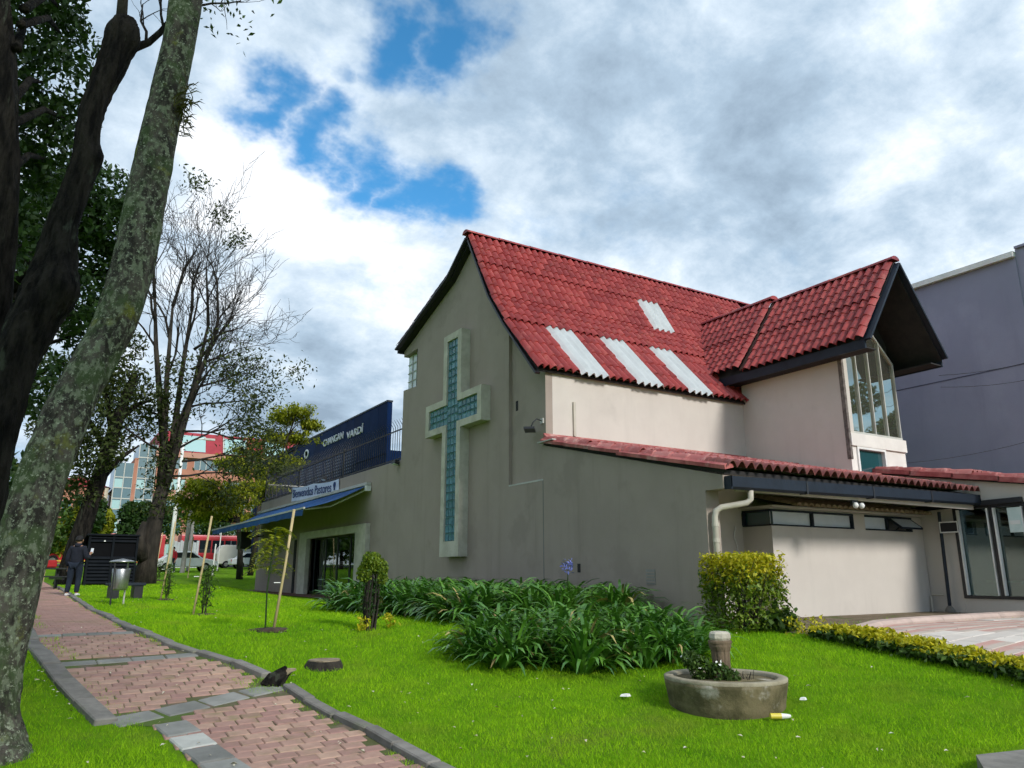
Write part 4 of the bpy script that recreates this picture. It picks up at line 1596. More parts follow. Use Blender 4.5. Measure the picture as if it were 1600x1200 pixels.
floodlight((-0.10, 8.05, 4.16), 'black floodlight at the corner where the wing meets the tall gable')
floodlight((-0.10, 15.1, 4.40), 'small black floodlight on the wing wall above the banner')
fl3 = thing('floodlight', 'flat black floodlight on a curved arm beside the cream wall', 'floodlight', (-0.2, 0.22, 4.0), group='small floodlights on the grey wall')
MB().tube([(0.08, 0.12, 4.16), (-0.06, 0.14, 4.20), (-0.14, 0.17, 4.12), (-0.18, 0.22, 4.0)], 0.014, n=6).build('arm', BLACK, fl3)
MB().box(0.05, 0.088, 0.06, 0.18, 4.10, 4.22).build('mount', PALEMETAL, fl3)
MB().bar((-0.05, 0.42, 3.95), (-0.30, 0.10, 3.97), 0.24, 0.05).build('lamp_head', BLACK, fl3)

sec = thing('security_light', 'twin white security lamp under the navy gutter', 'lamp', (3.4, -5.2, 2.0))
MB().box(3.34, 3.52, -5.19, -5.14, 2.02, 2.12).build('base', BLACK, sec)
for x_ in (3.36, 3.54):
    m_ = MB()
    m_.lathe([(0.001, -0.055), (0.035, -0.045), (0.055, 0), (0.035, 0.045), (0.001, 0.055)], (x_, -5.24, 2.02), 12)
    m_.build('bulb', WHITEMETAL, sec, smooth=True)

pole = thing('standing_pole', 'dark thin metal pole standing at the glazed entrance', 'pole', (7.45, -4.42, 0.0))
MB().tube([(7.45, -4.42, 0.1), (7.45, -4.46, 2.12)], 0.035, n=8).build('shaft', NAVY, pole)
MB().lathe([(0.10, 0.0), (0.10, 0.05), (0.06, 0.12), (0.04, 0.14)], (7.45, -4.42, 0.0), 10).build('foot', KERB, pole)
plate = thing('sign_plate', 'small black plate with a white border on the entrance pole', 'sign', (7.38, -4.66, 1.70))
MB().box(7.395, 7.41, -4.86, -4.46, 1.66, 1.90).build('panel', BLACK, plate)
m_ = MB()
for a in ((-4.86, -4.46, 1.66, 1.685), (-4.86, -4.46, 1.875, 1.90), (-4.86, -4.84, 1.685, 1.875), (-4.48, -4.46, 1.685, 1.875)):
    m_.box(7.385, 7.395, *a)
m_.build('border', WHITEMETAL, plate)
post = thing('paper_notice', 'pale paper notice stuck inside the entrance glass', 'notice', (7.55, -6.0, 1.7))
MB().box(7.560, 7.566, -6.05, -5.80, 1.62, 2.12).build('sheet', mat('pale_paper', (0.52, 0.62, 0.58), (0.60, 0.68, 0.64), scale=6), post)
MB().box(7.553, 7.559, -6.02, -5.83, 1.78, 1.86).build('print', WHITEMETAL, post)
tap = thing('standpipe', 'thin pale pipe bent over the soil at the annex corner', 'pipe', (7.45, -3.99, 0))
MB().tube([(7.48, -4.02, -0.02), (7.48, -4.02, 0.34), (7.48, -4.06, 0.36), (7.48, -4.30, 0.36)], 0.018, n=6).build('pipe', PIPEM, tap)
ck = thing('hanging_cable', 'loose white cable hanging on the wall beside the downpipe', 'cable', (2.2, -3.27, 1.0))
MB().tube([(2.35, -3.27, 1.72), (2.28, -3.28, 1.5), (2.36, -3.28, 1.3), (2.33, -3.28, 0.9), (2.36, -3.28, 0.5)], 0.010, n=5).build('cable', WHITEMETAL, ck)

spk = thing('loudspeaker', 'black loudspeaker box under the left end of the awning', 'loudspeaker', (-0.6, 23.6, 2.2))
MB().box(-1.15, -0.65, 23.9, 24.7, 1.95, 2.75).build('cabinet', BLACK, spk, bevel=0.02)
MB().bar((-0.65, 24.3, 2.5), (0.0, 24.3, 2.6), 0.06, 0.06).build('bracket', BLACK, spk)
m_ = MB()
m_.lathe([(0.001, 0), (0.17, 0), (0.17, 0.02), (0.001, 0.03)], (0, 0, 0), 16)
m_.v = [(-1.152 - v[2], 24.3 + v[0], 2.25 + v[1]) for v in m_.v]
m_.build('speaker_cone', NAVY, spk)

# ------------------------------------------------------------------ neighbouring buildings
bg = thing('rendered_building', 'tall blue grey rendered building behind the dormer', 'building', (14, 0, 0))
MB().box(14.0, 26.0, -4.05, 12.0, -0.2, 9.82).build('wall', BLUEGREY, bg)
MB().box(14.05, 26.0, -6.2, -4.05, -0.2, 10.05).build('wall', BLUEGREY, bg)
MB().box(13.86, 14.06, -4.05, 12.0, 9.80, 9.94).build('roof_gutter', WHITEMETAL, bg)
MB().box(13.90, 14.4, -4.05, 12.0, 9.94, 9.975).build('coping', PALEMETAL, bg)
MB().box(13.97, 14.4, -6.25, -4.07, 10.05, 10.12).build('coping', BLUEGREY, bg)
for zz in (3.2, 6.6):
    MB().box(13.992, 14.0, -4.04, 12.0, zz, zz + 0.03).build('render_joint', mat('render_joint', (0.09, 0.09, 0.13)), bg)
CABLE = mat('cable_black', (0.03, 0.03, 0.035), rough=0.6)
for a, b, sag, lab in (((9.3, -3.9, 5.60), (14.0, -6.0, 7.0), 0.25, 'upper thin black cable crossing the blue grey wall'),
                       ((9.3, -3.9, 5.30), (14.0, -6.0, 6.4), 0.25, 'middle thin black cable crossing the blue grey wall'),
                       ((8.8, -2.5, 3.5), (14.0, -6.1, 5.0), 0.30, 'lowest thin black cable crossing the blue grey wall')):
    a, b = Vector(a), Vector(b)
    m_ = MB().tube([a.lerp(b, k / 12) - Vector((0, 0, sag * 4 * (k / 12) * (1 - k / 12))) for k in range(13)], 0.007, n=5)
    tag(m_.build('cable', CABLE, None, loc=tuple(a)), lab, 'cable', 'cables on the right')

DB = mat('dark_blue_cladding', (0.003, 0.016, 0.062), (0.0025, 0.013, 0.052), scale=0.6, rough=0.6, spec=0.04)
DB2 = mat('dark_blue_panel', (0.004, 0.020, 0.075), (0.003, 0.016, 0.062), scale=0.6, rough=0.6, spec=0.04)
sb = thing('showroom_building', 'dark blue clad building with raised silver lettering behind the wing', 'building', (8, 37, 0))
MB().box(8.0, 8.25, 28.8, 62.0, 0.0, 11.05).build('wall', DB, sb)
MB().box(8.25, 20.0, 34.0, 61.8, 0.0, 9.0).build('hall', DB, sb)
yy = 28.8
k = 0
while yy < 60:
    w = 1.45
    MB().box(7.94, 7.995, yy + 0.012, yy + w - 0.012, 7.9, 11.1).build('cladding_panel', DB2 if k % 3 else DB, sb)
    yy += w
    k += 1
MB().box(7.90, 8.28, 28.78, 62.0, 11.10, 11.2).build('coping', NAVY, sb)
SILVER = mat('silver_letters', (0.72, 0.74, 0.76), rough=0.35, spec=0.5)
text_mesh('lettering', 'CHANGAN', 4.35, 0.50, 0.06, SILVER, 41.0, 9.98, 7.935, sb)
text_mesh('lettering', 'VARD\u00cd', 3.1, 0.62, 0.06, SILVER, 35.9, 9.80, 7.935, sb)
em = MB()
em.lathe([(0.28, 0), (0.40, 0), (0.40, 0.06), (0.28, 0.06), (0.28, 0.0)], (0, 0, 0), 20)
em.v = [(7.935 - v[2], 45.2 + v[0] * 1.4, 10.0 + v[1] * 0.9) for v in em.v]
em.build('emblem', SILVER, sb)
# perforated screen below the lettering
GRID = mat('screen_dots', (0.05, 0.10, 0.20), rough=0.5)
m_ = MB()
for i in range(34):
    for j in range(9):
        y_, z_ = 34.0 + i * 0.40, 7.0 + j * 0.22
        m_.add([(7.93, y_, z_), (7.93, y_, z_ + 0.10), (7.93, y_ + 0.2, z_ + 0.10), (7.93, y_ + 0.2, z_)], [(0, 1, 2, 3)])
o = m_.build('perforated_screen', GRID, sb)
o['kind'] = 'stuff'

# far brick office block with a red mansard and a teal glass stair tower
FB = mat('far_brick', (0.44, 0.20, 0.135), (0.38, 0.165, 0.11), scale=0.8, rough=0.9)
FB2 = mat('far_brick_band', (0.50, 0.27, 0.20), (0.45, 0.24, 0.18), scale=0.8, rough=0.9)
RED = mat('red_mansard', (0.34, 0.035, 0.05), (0.28, 0.03, 0.04), scale=1, rough=0.7)
FG = glass_mat('far_teal_glass', (0.06, 0.13, 0.14), rough=0.08, ior=1.8)
FGP = glass_mat('far_pale_glass', (0.34, 0.52, 0.50), rough=0.12, ior=1.7)
OB = gzf(9, 112)


def office():
    t = thing('office_block', 'salmon brick office block with red mansard and ribbon windows far behind the trees', 'building', (14, 112, OB))
    x0, x1, yf = 4.5, 32.0, 110.0
    MB().box(x0, x1, yf + 0.25, yf + 16, OB - 2, OB + 16.2).build('wall', FB, t)
    for s in range(5):
        z0 = OB + 0.4 + s * 3.2
        MB().box(x0 - 0.1, x1, yf - 0.05, yf + 0.25, z0 - 0.5, z0 + 0.95).build('brick_band', FB2 if s % 2 else FB, t)
        x = x0 + 0.6
        k = 0
        while x < x1 - 3:
            w = MB().box(x, x + 3.5, yf + 0.10, yf + 0.24, z0 + 0.95, z0 + 2.55).build('window', FG if (k + s) % 3 else FGP, t)
            m_ = MB()
            for q in range(5):
                m_.box(x + q * 0.875 - 0.05, x + q * 0.875 + 0.05, yf + 0.02, yf + 0.10, z0 + 0.95, z0 + 2.55)
            m_.build('glazing_bars', PALEMETAL, w)
            MB().box(x + 3.5, x + 4.5, yf, yf + 0.25, z0 + 0.95, z0 + 2.7).build('brick_pier', FB, t)
            x += 4.5
            k += 1
    MB().box(x0 - 0.4, x1, yf - 0.5, yf + 0.4, OB + 15.9, OB + 16.7).build('cornice', FB2, t)
    r = MB().prism([(yf + 0.2, OB + 16.7), (yf + 1.6, OB + 20.1), (yf + 14, OB + 20.1), (yf + 15.4, OB + 16.7)], 'x', x0, x1).build('mansard', RED, t)
    for k in range(5):
        x = x0 + 3.2 + k * 6.2
        MB().prism([(yf + 0.30, OB + 17.0), (yf + 0.26, OB + 17.0), (yf + 1.30, OB + 19.6), (yf + 1.45, OB + 19.6)], 'x', x, x + 3.4).build('skylight', FGP, r)
        MB().bar((x - 0.15, yf + 0.1, OB + 16.8), (x - 0.15, yf + 1.4, OB + 19.9), 0.15, 0.15).build('rib', PALEMETAL, r)
    # stair towers in glass
    for (a, b, h) in ((-1.0, 1.4, 14.6), (1.9, 4.3, 17.6)):
        g = MB().box(a, b, yf + 0.5, yf + 9, OB - 1, OB + h).build('glass_tower', FG, t)
        for q in range(int(h / 1.55)):
            MB().box(a - 0.06, b + 0.06, yf + 0.42, yf + 0.5, OB + q * 1.55, OB + q * 1.55 + 0.14).build('transom', PALEMETAL, g)
        for q in range(3):
            xx = a + (b - a) * q / 2
            MB().box(xx - 0.06, xx + 0.06, yf + 0.40, yf + 0.5, OB - 1, OB + h).build('mullion', PALEMETAL, g)
        for q in range(4):
            zz = OB + 1.6 + q * 3.1
            MB().box(a + 0.08, (a + b) / 2 - 0.08, yf + 0.44, yf + 0.49, zz, zz + 1.3).build('pale_pane', FGP, g)
    MB().box(1.4, 1.9, yf + 0.3, yf + 9, OB - 1, OB + 15.4).build('brick_pier', FB, t)


office()
b2 = thing('brick_block', 'lower salmon brick block with a gable left of the glass stair tower', 'building', (-6, 116, OB))
MB().box(-9.5, -1.4, 113.0, 124.0, OB - 2, OB + 11.0).build('wall', FB, b2)
for k in range(4):
    for s in range(3):
        x = -8.9 + k * 1.9
        w = MB().box(x, x + 1.1, 112.9, 113.0, OB + 1.2 + s * 3.1, OB + 2.8 + s * 3.1).build('window', FG, b2)
        MB().box(x + 0.5, x + 0.6, 112.84, 112.9, OB + 1.2 + s * 3.1, OB + 2.8 + s * 3.1).build('mullion', PALEMETAL, w)
for x in (-3.5, -1.9):
    MB().box(x, x + 0.5, 112.7, 113.0, OB - 1, OB + 11.2).build('pilaster', mat('pale_render', (0.62, 0.52, 0.40)), b2)
MB().prism([(-9.8, OB + 11.0), (-1.1, OB + 11.0), (-5.4, OB + 12.6)], 'y', 112.7, 124.2).build('roof', RED, b2)

# road with buses and cars
ROAD = mat('asphalt', (0.055, 0.055, 0.055), (0.045, 0.045, 0.045), scale=3, rough=0.9)
road = strip('road', np.linspace(-70, 70, 30), lambda v: (v, 68.0 - v * 0.10), lambda v: (v, 84.0 - v * 0.10), 3, ROAD, 0.02)
BUSRED = mat('bus_red', (0.42, 0.012, 0.018), (0.38, 0.012, 0.016), scale=1, rough=0.35, spec=0.5)
BUSROOF = mat('bus_roof', (0.60, 0.22, 0.22), (0.52, 0.18, 0.18), scale=1, rough=0.5)
YEL = mat('bus_yellow', (0.65, 0.42, 0.05), rough=0.5)
TYRE = mat('tyre', (0.018, 0.018, 0.018), rough=0.9)


def wheel(parent, x, y, z, r, w, name='wheel'):
    m_ = MB().tube([(x, y - w / 2, z), (x, y + w / 2, z)], r, n=16)
    t = m_.build(name, TYRE, parent)
    MB().tube([(x, y - w / 2 - 0.01, z), (x, y + w / 2 + 0.01, z)], r * 0.55, n=12).build('rim', STEEL, t)


def bus(x0, ln, y, label):
    z = gzf(x0 + ln / 2, y)
    t = thing('bus', label, 'bus', (x0 + ln / 2, y, z), group='red buses on the road')
    m_ = MB()
    prof = [(-1.25, 0.35), (-1.28, 1.2), (-1.22, 2.85), (-1.05, 3.1), (1.05, 3.1), (1.22, 2.85), (1.28, 1.2), (1.25, 0.35)]
    m_.prism([(y + a, z + b) for a, b in prof], 'x', x0, x0 + ln)
    m_.build('body', BUSRED, t)
    MB().prism([(y - 1.23, z + 2.83), (y - 1.04, z + 3.12), (y + 1.04, z + 3.12), (y + 1.23, z + 2.83)], 'x', x0 + 0.02, x0 + ln - 0.02).build('roof', BUSROOF, t)
    k = 0
    x = x0 + 0.5
    while x < x0 + ln - 1.2:
        if k % 4 == 3:
            d = MB().box(x, x + 1.1, y - 1.30, y - 1.255, z + 0.45, z + 2.6).build('door', DARKGLASS, t)
            MB().box(x + 0.52, x + 0.58, y - 1.32, y - 1.30, z + 0.45, z + 2.6).build('door_bar', STEEL, d)
        else:
            MB().box(x, x + 1.1, y - 1.29, y - 1.245, z + 1.35, z + 2.6).build('window', DARKGLASS, t)
        x += 1.25
        k += 1
    MB().box(x0 + 0.1, x0 + ln - 0.1, y - 1.285, y - 1.262, z + 0.42, z + 0.56).build('yellow_stripe', YEL, t)
    for f in (0.14, 0.5, 0.86):
        wheel(t, x0 + ln * f, y - 1.1, z + 0.5, 0.5, 0.35)
    MB().box(x0 + ln * 0.33, x0 + ln * 0.33 + 0.5, y - 1.295, y - 1.285, z + 0.75, z + 1.15).build('white_mark', WHITEMETAL, t)
    return t


bus(-9.5, 11.0, 71.0, 'red bus on the far road behind the bare tree')
bus(3.0, 14.0, 71.0, 'red bus on the far road left of the church wing')


def car(x0, y, label, col, ln=4.3, h=1.45, van=False):
    z = gzf(x0 + ln / 2, y)
    t = thing('parked_car', label, 'van' if van else 'car', (x0 + ln / 2, y, z), group='parked vehicles beyond the lawn')
    if van:
        prof = [(0, 0.35), (0, 1.3), (0.35, h - 0.12), (0.6, h), (ln - 0.5, h), (ln - 0.1, h - 0.3), (ln, 0.9), (ln, 0.35)]
    else:
        prof = [(0, 0.35), (0.02, 0.85), (0.5, 0.95), (1.1, h - 0.04), (1.7, h), (2.5, h), (3.2, 0.98), (4.1, 0.82), (ln, 0.6), (ln, 0.35)]
    m_ = MB()
    m_.prism([(x0 + a, z + b) for a, b in prof], 'y', y - 0.85, y + 0.85)
    m_.build('body', col, t, bevel=0.05)
    if van:
        MB().prism([(x0 + ln - 0.95, z + 1.05), (x0 + ln - 0.35, z + 1.05), (x0 + ln - 0.55, z + h - 0.2), (x0 + ln - 0.95, z + h - 0.2)], 'y', y - 0.862, y + 0.862).build('side_window', DARKGLASS, t)
    else:
        MB().prism([(x0 + 0.75, z + 0.97), (x0 + 1.9, z + 0.97), (x0 + 1.9, z + h - 0.09), (x0 + 1.22, z + h - 0.12)], 'y', y - 0.862, y + 0.862).build('side_window', DARKGLASS, t)
        MB().prism([(x0 + 2.0, z + 0.97), (x0 + 3.0, z + 0.99), (x0 + 2.45, z + h - 0.09), (x0 + 2.0, z + h - 0.09)], 'y', y - 0.862, y + 0.862).build('side_window', DARKGLASS, t)
    for f in (0.18, 0.80):
        wheel(t, x0 + ln * f, y - 0.72, z + 0.32, 0.32, 0.28)
        wheel(t, x0 + ln * f, y + 0.72, z + 0.32, 0.32, 0.28)
    MB().box(x0 + ln - 0.04, x0 + ln + 0.01, y - 0.75, y - 0.45, z + 0.58, z + 0.72).build('headlight', FROST, t)
    MB().box(x0 - 0.01, x0 + 0.04, y - 0.75, y - 0.45, z + 0.62, z + 0.8).build('tail_light', BUSRED, t)
    return t


CARW = mat('car_white', (0.78, 0.78, 0.77), (0.74, 0.74, 0.73), scale=1, rough=0.25, spec=0.6)
BEIGE = mat('van_beige', (0.58, 0.56, 0.50), (0.52, 0.50, 0.45), scale=1, rough=0.4)
car(-2.0, 47.6, 'white saloon car parked beyond the lawn by the tall pole', CARW)
car(5.6, 58.8, 'white car parked at the lawn edge near the wing', CARW)
car(5.0, 62.5, 'beige van parked behind the white car near the wing', BEIGE, ln=4.8, h=2.1, van=True)
# corrugated hoarding
hd = thing('hoarding', 'pale corrugated metal hoarding between the two buses', 'hoarding', (2.3, 64, gzf(2.3, 64)))
for k in range(10):
    x = 1.35 + k * 0.24
    z = gzf(x, 64)
    MB().box(x + 0.01, x + 0.23, 64.0 - 0.03 * (k % 2), 64.05, z - 0.05, z + 2.5 - 0.08 * (k % 3)).build('panel', mat('hoarding_metal', (0.42, 0.45, 0.46), (0.36, 0.38, 0.40), scale=3, rough=0.5), hd)

# ------------------------------------------------------------------ street furniture by the path
kx, ky = -7.55, 21.9
kz = gzf(kx + 0.9, ky)
kio = thing('kiosk', 'black slatted metal kiosk on the lawn by the path', 'kiosk', (kx + 0.9, ky, kz))
KM = mat('kiosk_metal', (0.006, 0.008, 0.011), (0.010, 0.012, 0.015), scale=3, rough=0.75, spec=0.08)
MB().box(kx + 0.03, kx + 1.80, ky + 0.05, ky + 1.5, kz - 0.1, kz + 1.98).build('body', mat('kiosk_body', (0.004, 0.004, 0.005), (0.003, 0.003, 0.004), rough=0.8, spec=0.1), kio)
MB().box(kx - 0.06, kx + 1.88, ky - 0.12, ky + 1.6, kz + 1.98, kz + 2.05).build('roof', KM, kio)
for k in range(14):
    zz = kz + 0.06 + k * 0.138
    if 8 <= k <= 11:
        continue
    for a, b in ((kx + 0.08, kx + 0.87), (kx + 0.95, kx + 1.76)):
        m_ = MB()
        m_.prism([(ky + 0.05, zz), (ky - 0.03, zz + 0.015), (ky - 0.01, zz + 0.09), (ky + 0.05, zz + 0.125)], 'x', a, b)
        m_.build('slat', KM, kio)
for x in (kx, kx + 0.87, kx + 1.76):
    MB().box(x, x + 0.08, ky - 0.05, ky + 0.06, kz - 0.1, kz + 1.98).build('post', KM, kio)
MB().box(kx + 0.55, kx + 0.61, ky - 0.035, ky + 0.05, kz + 1.74, kz + 1.79).build('lock', WHITEMETAL, kio)

bx, by = -7.37, 8.62
bz = gzf(bx, by)
bn = thing('litter_bin', 'steel litter bin with a round lid on a post beside the path', 'bin', (bx, by, bz))
MB().lathe([(0.17, 0.36), (0.19, 0.40), (0.22, 0.88), (0.21, 0.90), (0.19, 0.89), (0.17, 0.42)], (bx, by, bz), 20).build('basket', STEEL, bn, smooth=True)
MB().lathe([(0.15, 0.37), (0.205, 0.86)], (bx, by, bz), 16).build('liner', BLACK, bn)
MB().lathe([(0.30, 1.06), (0.31, 1.08), (0.20, 1.12), (0.02, 1.15)], (bx, by, bz), 20).build('lid', STEEL, bn, smooth=True)
for a in (0.9, 3.9):
    x_, y_ = bx + 0.245 * math.cos(a), by + 0.245 * math.sin(a)
    MB().tube([(x_, y_, -0.05 + bz), (x_, y_, bz + 1.08)], 0.022, n=8).build('post', PALEMETAL if a < 2 else BLACK, bn)


def block_bench(x, y, rz, label):
    z = gzf(x, y)
    t = thing('bench', label, 'bench', (0, 0, 0), group='dark benches by the path')
    MB().box(-0.5, 0.5, -0.22, 0.22, 0.36, 0.44).build('seat', NAVY, t, bevel=0.01)
    for s in (-0.32, 0.32):
        MB().box(s - 0.12, s + 0.12, -0.18, 0.18, -0.05, 0.36).build('leg', BLACK, t)
    t.location = (x, y, z)
    t.rotation_euler = (0, 0, rz)
    return t


block_bench(-6.95, 11.6, 0.15, 'low dark bench on the grass behind the steel bin')
tb = thing('picnic_bench', 'dark park table with bench seats left of the standing man', 'table', (0, 0, 0))
MB().box(-0.9, 0.9, -0.35, 0.35, 0.70, 0.75).build('top', BLACK, tb)
for s in (-1, 1):
    MB().box(-0.9, 0.9, s * 0.72 - 0.13, s * 0.72 + 0.13, 0.42, 0.46).build('seat', BLACK, tb)
    MB().box(s * 0.6 - 0.04, s * 0.6 + 0.04, -0.78, 0.78, 0.34, 0.42).build('crossbar', BLACK, tb)
    MB().box(s * 0.6 - 0.045, s * 0.6 + 0.045, -0.07, 0.07, -0.02, 0.70).build('leg', BLACK, tb)
tb.location = (-9.15, 18.6, gzf(-9.15, 18.6))
tb.rotation_euler = (0, 0, 0.25)
hb = thing('handbag', 'small red bag on the park table', 'bag', (-8.75, 18.3, gzf(-9.15, 18.6) + 0.75))
hz = gzf(-9.15, 18.6) + 0.752
MB().box(-8.95, -8.62, 18.32, 18.52, hz, hz + 0.26).build('bag_body', mat('red_cloth', (0.4, 0.02, 0.02), rough=0.8), hb, bevel=0.04)
MB().tube([(-8.9, 18.42, hz + 0.25), (-8.86, 18.42, hz + 0.40), (-8.71, 18.42, hz + 0.40), (-8.67, 18.42, hz + 0.25)], 0.012, n=5).build('handle', BLACK, hb)

# tall poles and posts in the distance
lp = thing('lamp_post', 'tall white street lamp post beyond the lawn', 'lamp post', (-1.8, 42, gzf(-1.8, 42)))
z0 = gzf(-1.8, 41)
MB().tube([(-1.85, 41, z0 - 0.1), (-1.80, 41, z0 + 4), (-1.75, 41, z0 + 8.6)], [0.17, 0.13, 0.09], n=10).build('shaft', WHITEMETAL, lp, smooth=True)
MB().tube([(-1.75, 41, z0 + 8.55), (-1.1, 40.9, z0 + 8.9), (-0.3, 40.8, z0 + 9.0)], 0.05, n=6).build('arm', WHITEMETAL, lp)
MB().box(-0.5, 0.2, 40.68, 40.9, z0 + 8.9, z0 + 9.03).build('lamp_head', PALEMETAL, lp)
WOODPOLE = mat('grey_pole', (0.26, 0.25, 0.23), (0.20, 0.19, 0.17), scale=4, rough=0.9)
for (x, y, h, r_, lean_, lab) in ((-0.55, 44.0, 5.6, 0.17, 0.25, 'leaning grey concrete post right of the white lamp post'),
                                  (0.75, 50.0, 5.0, 0.13, 0.05, 'upright grey concrete post in front of the hoarding')):
    z = gzf(x, y)
    tag(MB().tube([(x, y, z - 0.1), (x + lean_, y, z + h)], [r_, r_ * 0.75], n=8).build('concrete_post', WOODPOLE, None, loc=(x, y, z)), lab, 'post', 'concrete posts')
for (x, y, h, lab) in ((0.15, 37.0, 1.9, 'slim white marker post nearer the big bare tree'), (3.0, 50.5, 3.2, 'slim white marker post in front of the right hand bus')):
    z = gzf(x, y)
    tag(MB().tube([(x, y, z - 0.05), (x + 0.05, y, z + h)], [0.05, 0.04], n=7).build('marker_post', WHITEMETAL, None, loc=(x, y, z)), lab, 'post', 'white posts')

# ------------------------------------------------------------------ vegetation helpers
def leaf_quads(C, size, r_, aspect=0.42, up=0.35, dirs=None):
    """one folded diamond leaf at every point of C"""
    n = len(C)
    d = r_.normal(size=(n, 3)) if dirs is None else dirs + 0.35 * r_.normal(size=(n, 3))
    d /= np.linalg.norm(d, axis=1)[:, None] + 1e-9
    w = r_.normal(size=(n, 3)) + np.array([0, 0, up * 3])
    s = np.cross(d, w)
    s /= np.linalg.norm(s, axis=1)[:, None] + 1e-9
    nn = np.cross(s, d)
    L = (size * (0.65 + 0.7 * r_.random(n)))[:, None]
    V = np.empty((n, 4, 3))
    V[:, 0] = C - d * L * 0.5
    V[:, 1] = C + s * L * aspect * 0.5 + nn * L * 0.06
    V[:, 2] = C + d * L * 0.5 - nn * L * 0.08
    V[:, 3] = C - s * L * aspect * 0.5 + nn * L * 0.06
    return V.reshape(-1, 3), np.arange(4 * n).reshape(-1, 4)


def blob_points(centers, radii, n, r_, shell=0.55):
    """points in a set of ellipsoid clumps, denser towards the surface"""
    centers = np.asarray(centers, float)
    radii = np.asarray(radii, float)
    if radii.ndim == 1:
        radii = np.repeat(radii[:, None], 3, 1)
    vol = radii.prod(1) ** (2 / 3)
    k = r_.choice(len(centers), size=n, p=vol / vol.sum())
    v = r_.normal(size=(n, 3))
    v /= np.linalg.norm(v, axis=1)[:, None]
    rad = r_.random(n) ** (1 / 3)
    rad = rad * (1 - shell) + shell * (0.75 + 0.3 * r_.random(n))
    return centers[k] + v * rad[:, None] * radii[k], v


def leaf_object(name, parent, C, size, m, r_, loc=None, aspect=0.42, up=0.35, dirs=None):
    V, F = leaf_quads(C, size, r_, aspect, up, dirs)
    g = np.array(org(parent) if parent is not None else (loc or (0, 0, 0)))
    me = npmesh(name, V - g, F, m, tint=np.clip(r_.normal(0.45, 0.28, len(F)), 0, 1))
    return link_mesh(name, me, parent, loc)


def grow(r_, p, d, L, rad, lvl, P, out, tips):
    """recursive limb: out gets (points, radii), tips the fine ends"""
    n = 4 if lvl < 2 else 3
    pts, rr = [np.array(p, float)], [rad]
    d = np.array(d, float)
    d /= np.linalg.norm(d)
    end = rad * P['taper']
    for i in range(n):
        d = d + r_.normal(size=3) * P['wob'] + np.array([0, 0, P['up']]) * (0.5 if lvl else 0.15)
        d /= np.linalg.norm(d)
        pts.append(pts[-1] + d * L / n)
        rr.append(rad + (end - rad) * (i + 1) / n)
    out.append((pts, rr, lvl))
    if lvl >= P['levels']:
        tips.append((pts[-1], d))
        tips.append((pts[-2], d))
        return
    k = P['kids'][min(lvl, len(P['kids']) - 1)]
    for j in range(k):
        t = P['from'] + (1 - P['from']) * (j + r_.random()) / k
        if j == k - 1:
            t = 1.0
        q = min(int(t * n), n - 1)
        f = t * n - q
        pos = pts[q] * (1 - f) + pts[q + 1] * f
        ax = r_.normal(size=3)
        ax -= ax.dot(d) * d
        ax /= np.linalg.norm(ax) + 1e-9
        ang = P['ang'] * (0.6 + 0.8 * r_.random()) * (0.5 if j == k - 1 else 1)
        nd = d * math.cos(ang) + ax * math.sin(ang)
        r0 = (rr[q] * (1 - f) + rr[q + 1] * f)
        grow(r_, pos, nd, L * P['ratio'] * (0.75 + 0.5 * r_.random()), max(r0 * P['rr'], P['rmin']), lvl + 1, P, out, tips)


def limbs(name, out, m, parent, loc=None, minl=0, maxl=99, sides=(10, 8, 6, 4, 3, 3)):
    mb_ = MB()
    for pts, rr, lv in out:
        if minl <= lv <= maxl:
            mb_.tube(pts, rr, n=sides[min(lv, len(sides) - 1)], cap=lv < 2)
    return mb_.build(name, m, parent, smooth=True, loc=loc)


LEAF_DARK = mat('leaf_dark', (0.013, 0.034, 0.008), (0.045, 0.095, 0.018), tint=True, rough=0.55, spec=0.3, trans=0.22)
LEAF_MID = mat('leaf_mid', (0.025, 0.060, 0.010), (0.085, 0.150, 0.022), tint=True, rough=0.6, spec=0.3, trans=0.25)
LEAF_YEL = mat('leaf_yellow_green', (0.13, 0.165, 0.008), (0.37, 0.38, 0.025), tint=True, rough=0.6, spec=0.3, trans=0.30)
LEAF_GOLD = mat('leaf_gold', (0.28, 0.30, 0.012), (0.66, 0.56, 0.025), tint=True, rough=0.6, spec=0.3, trans=0.25)
LEAF_HEDGE = mat('leaf_hedge', (0.055, 0.125, 0.010), (0.24, 0.31, 0.025), tint=True, rough=0.55, spec=0.35, trans=0.25)
LEAF_BROWNGREEN = mat('leaf_brown_green', (0.018, 0.032, 0.008), (0.075, 0.095, 0.022), tint=True, rough=0.6, spec=0.25, trans=0.25)
LEAF_BROWN = mat('leaf_brownish', (0.05, 0.045, 0.015), (0.10, 0.10, 0.03), tint=True, rough=0.7, spec=0.2, trans=0.2)


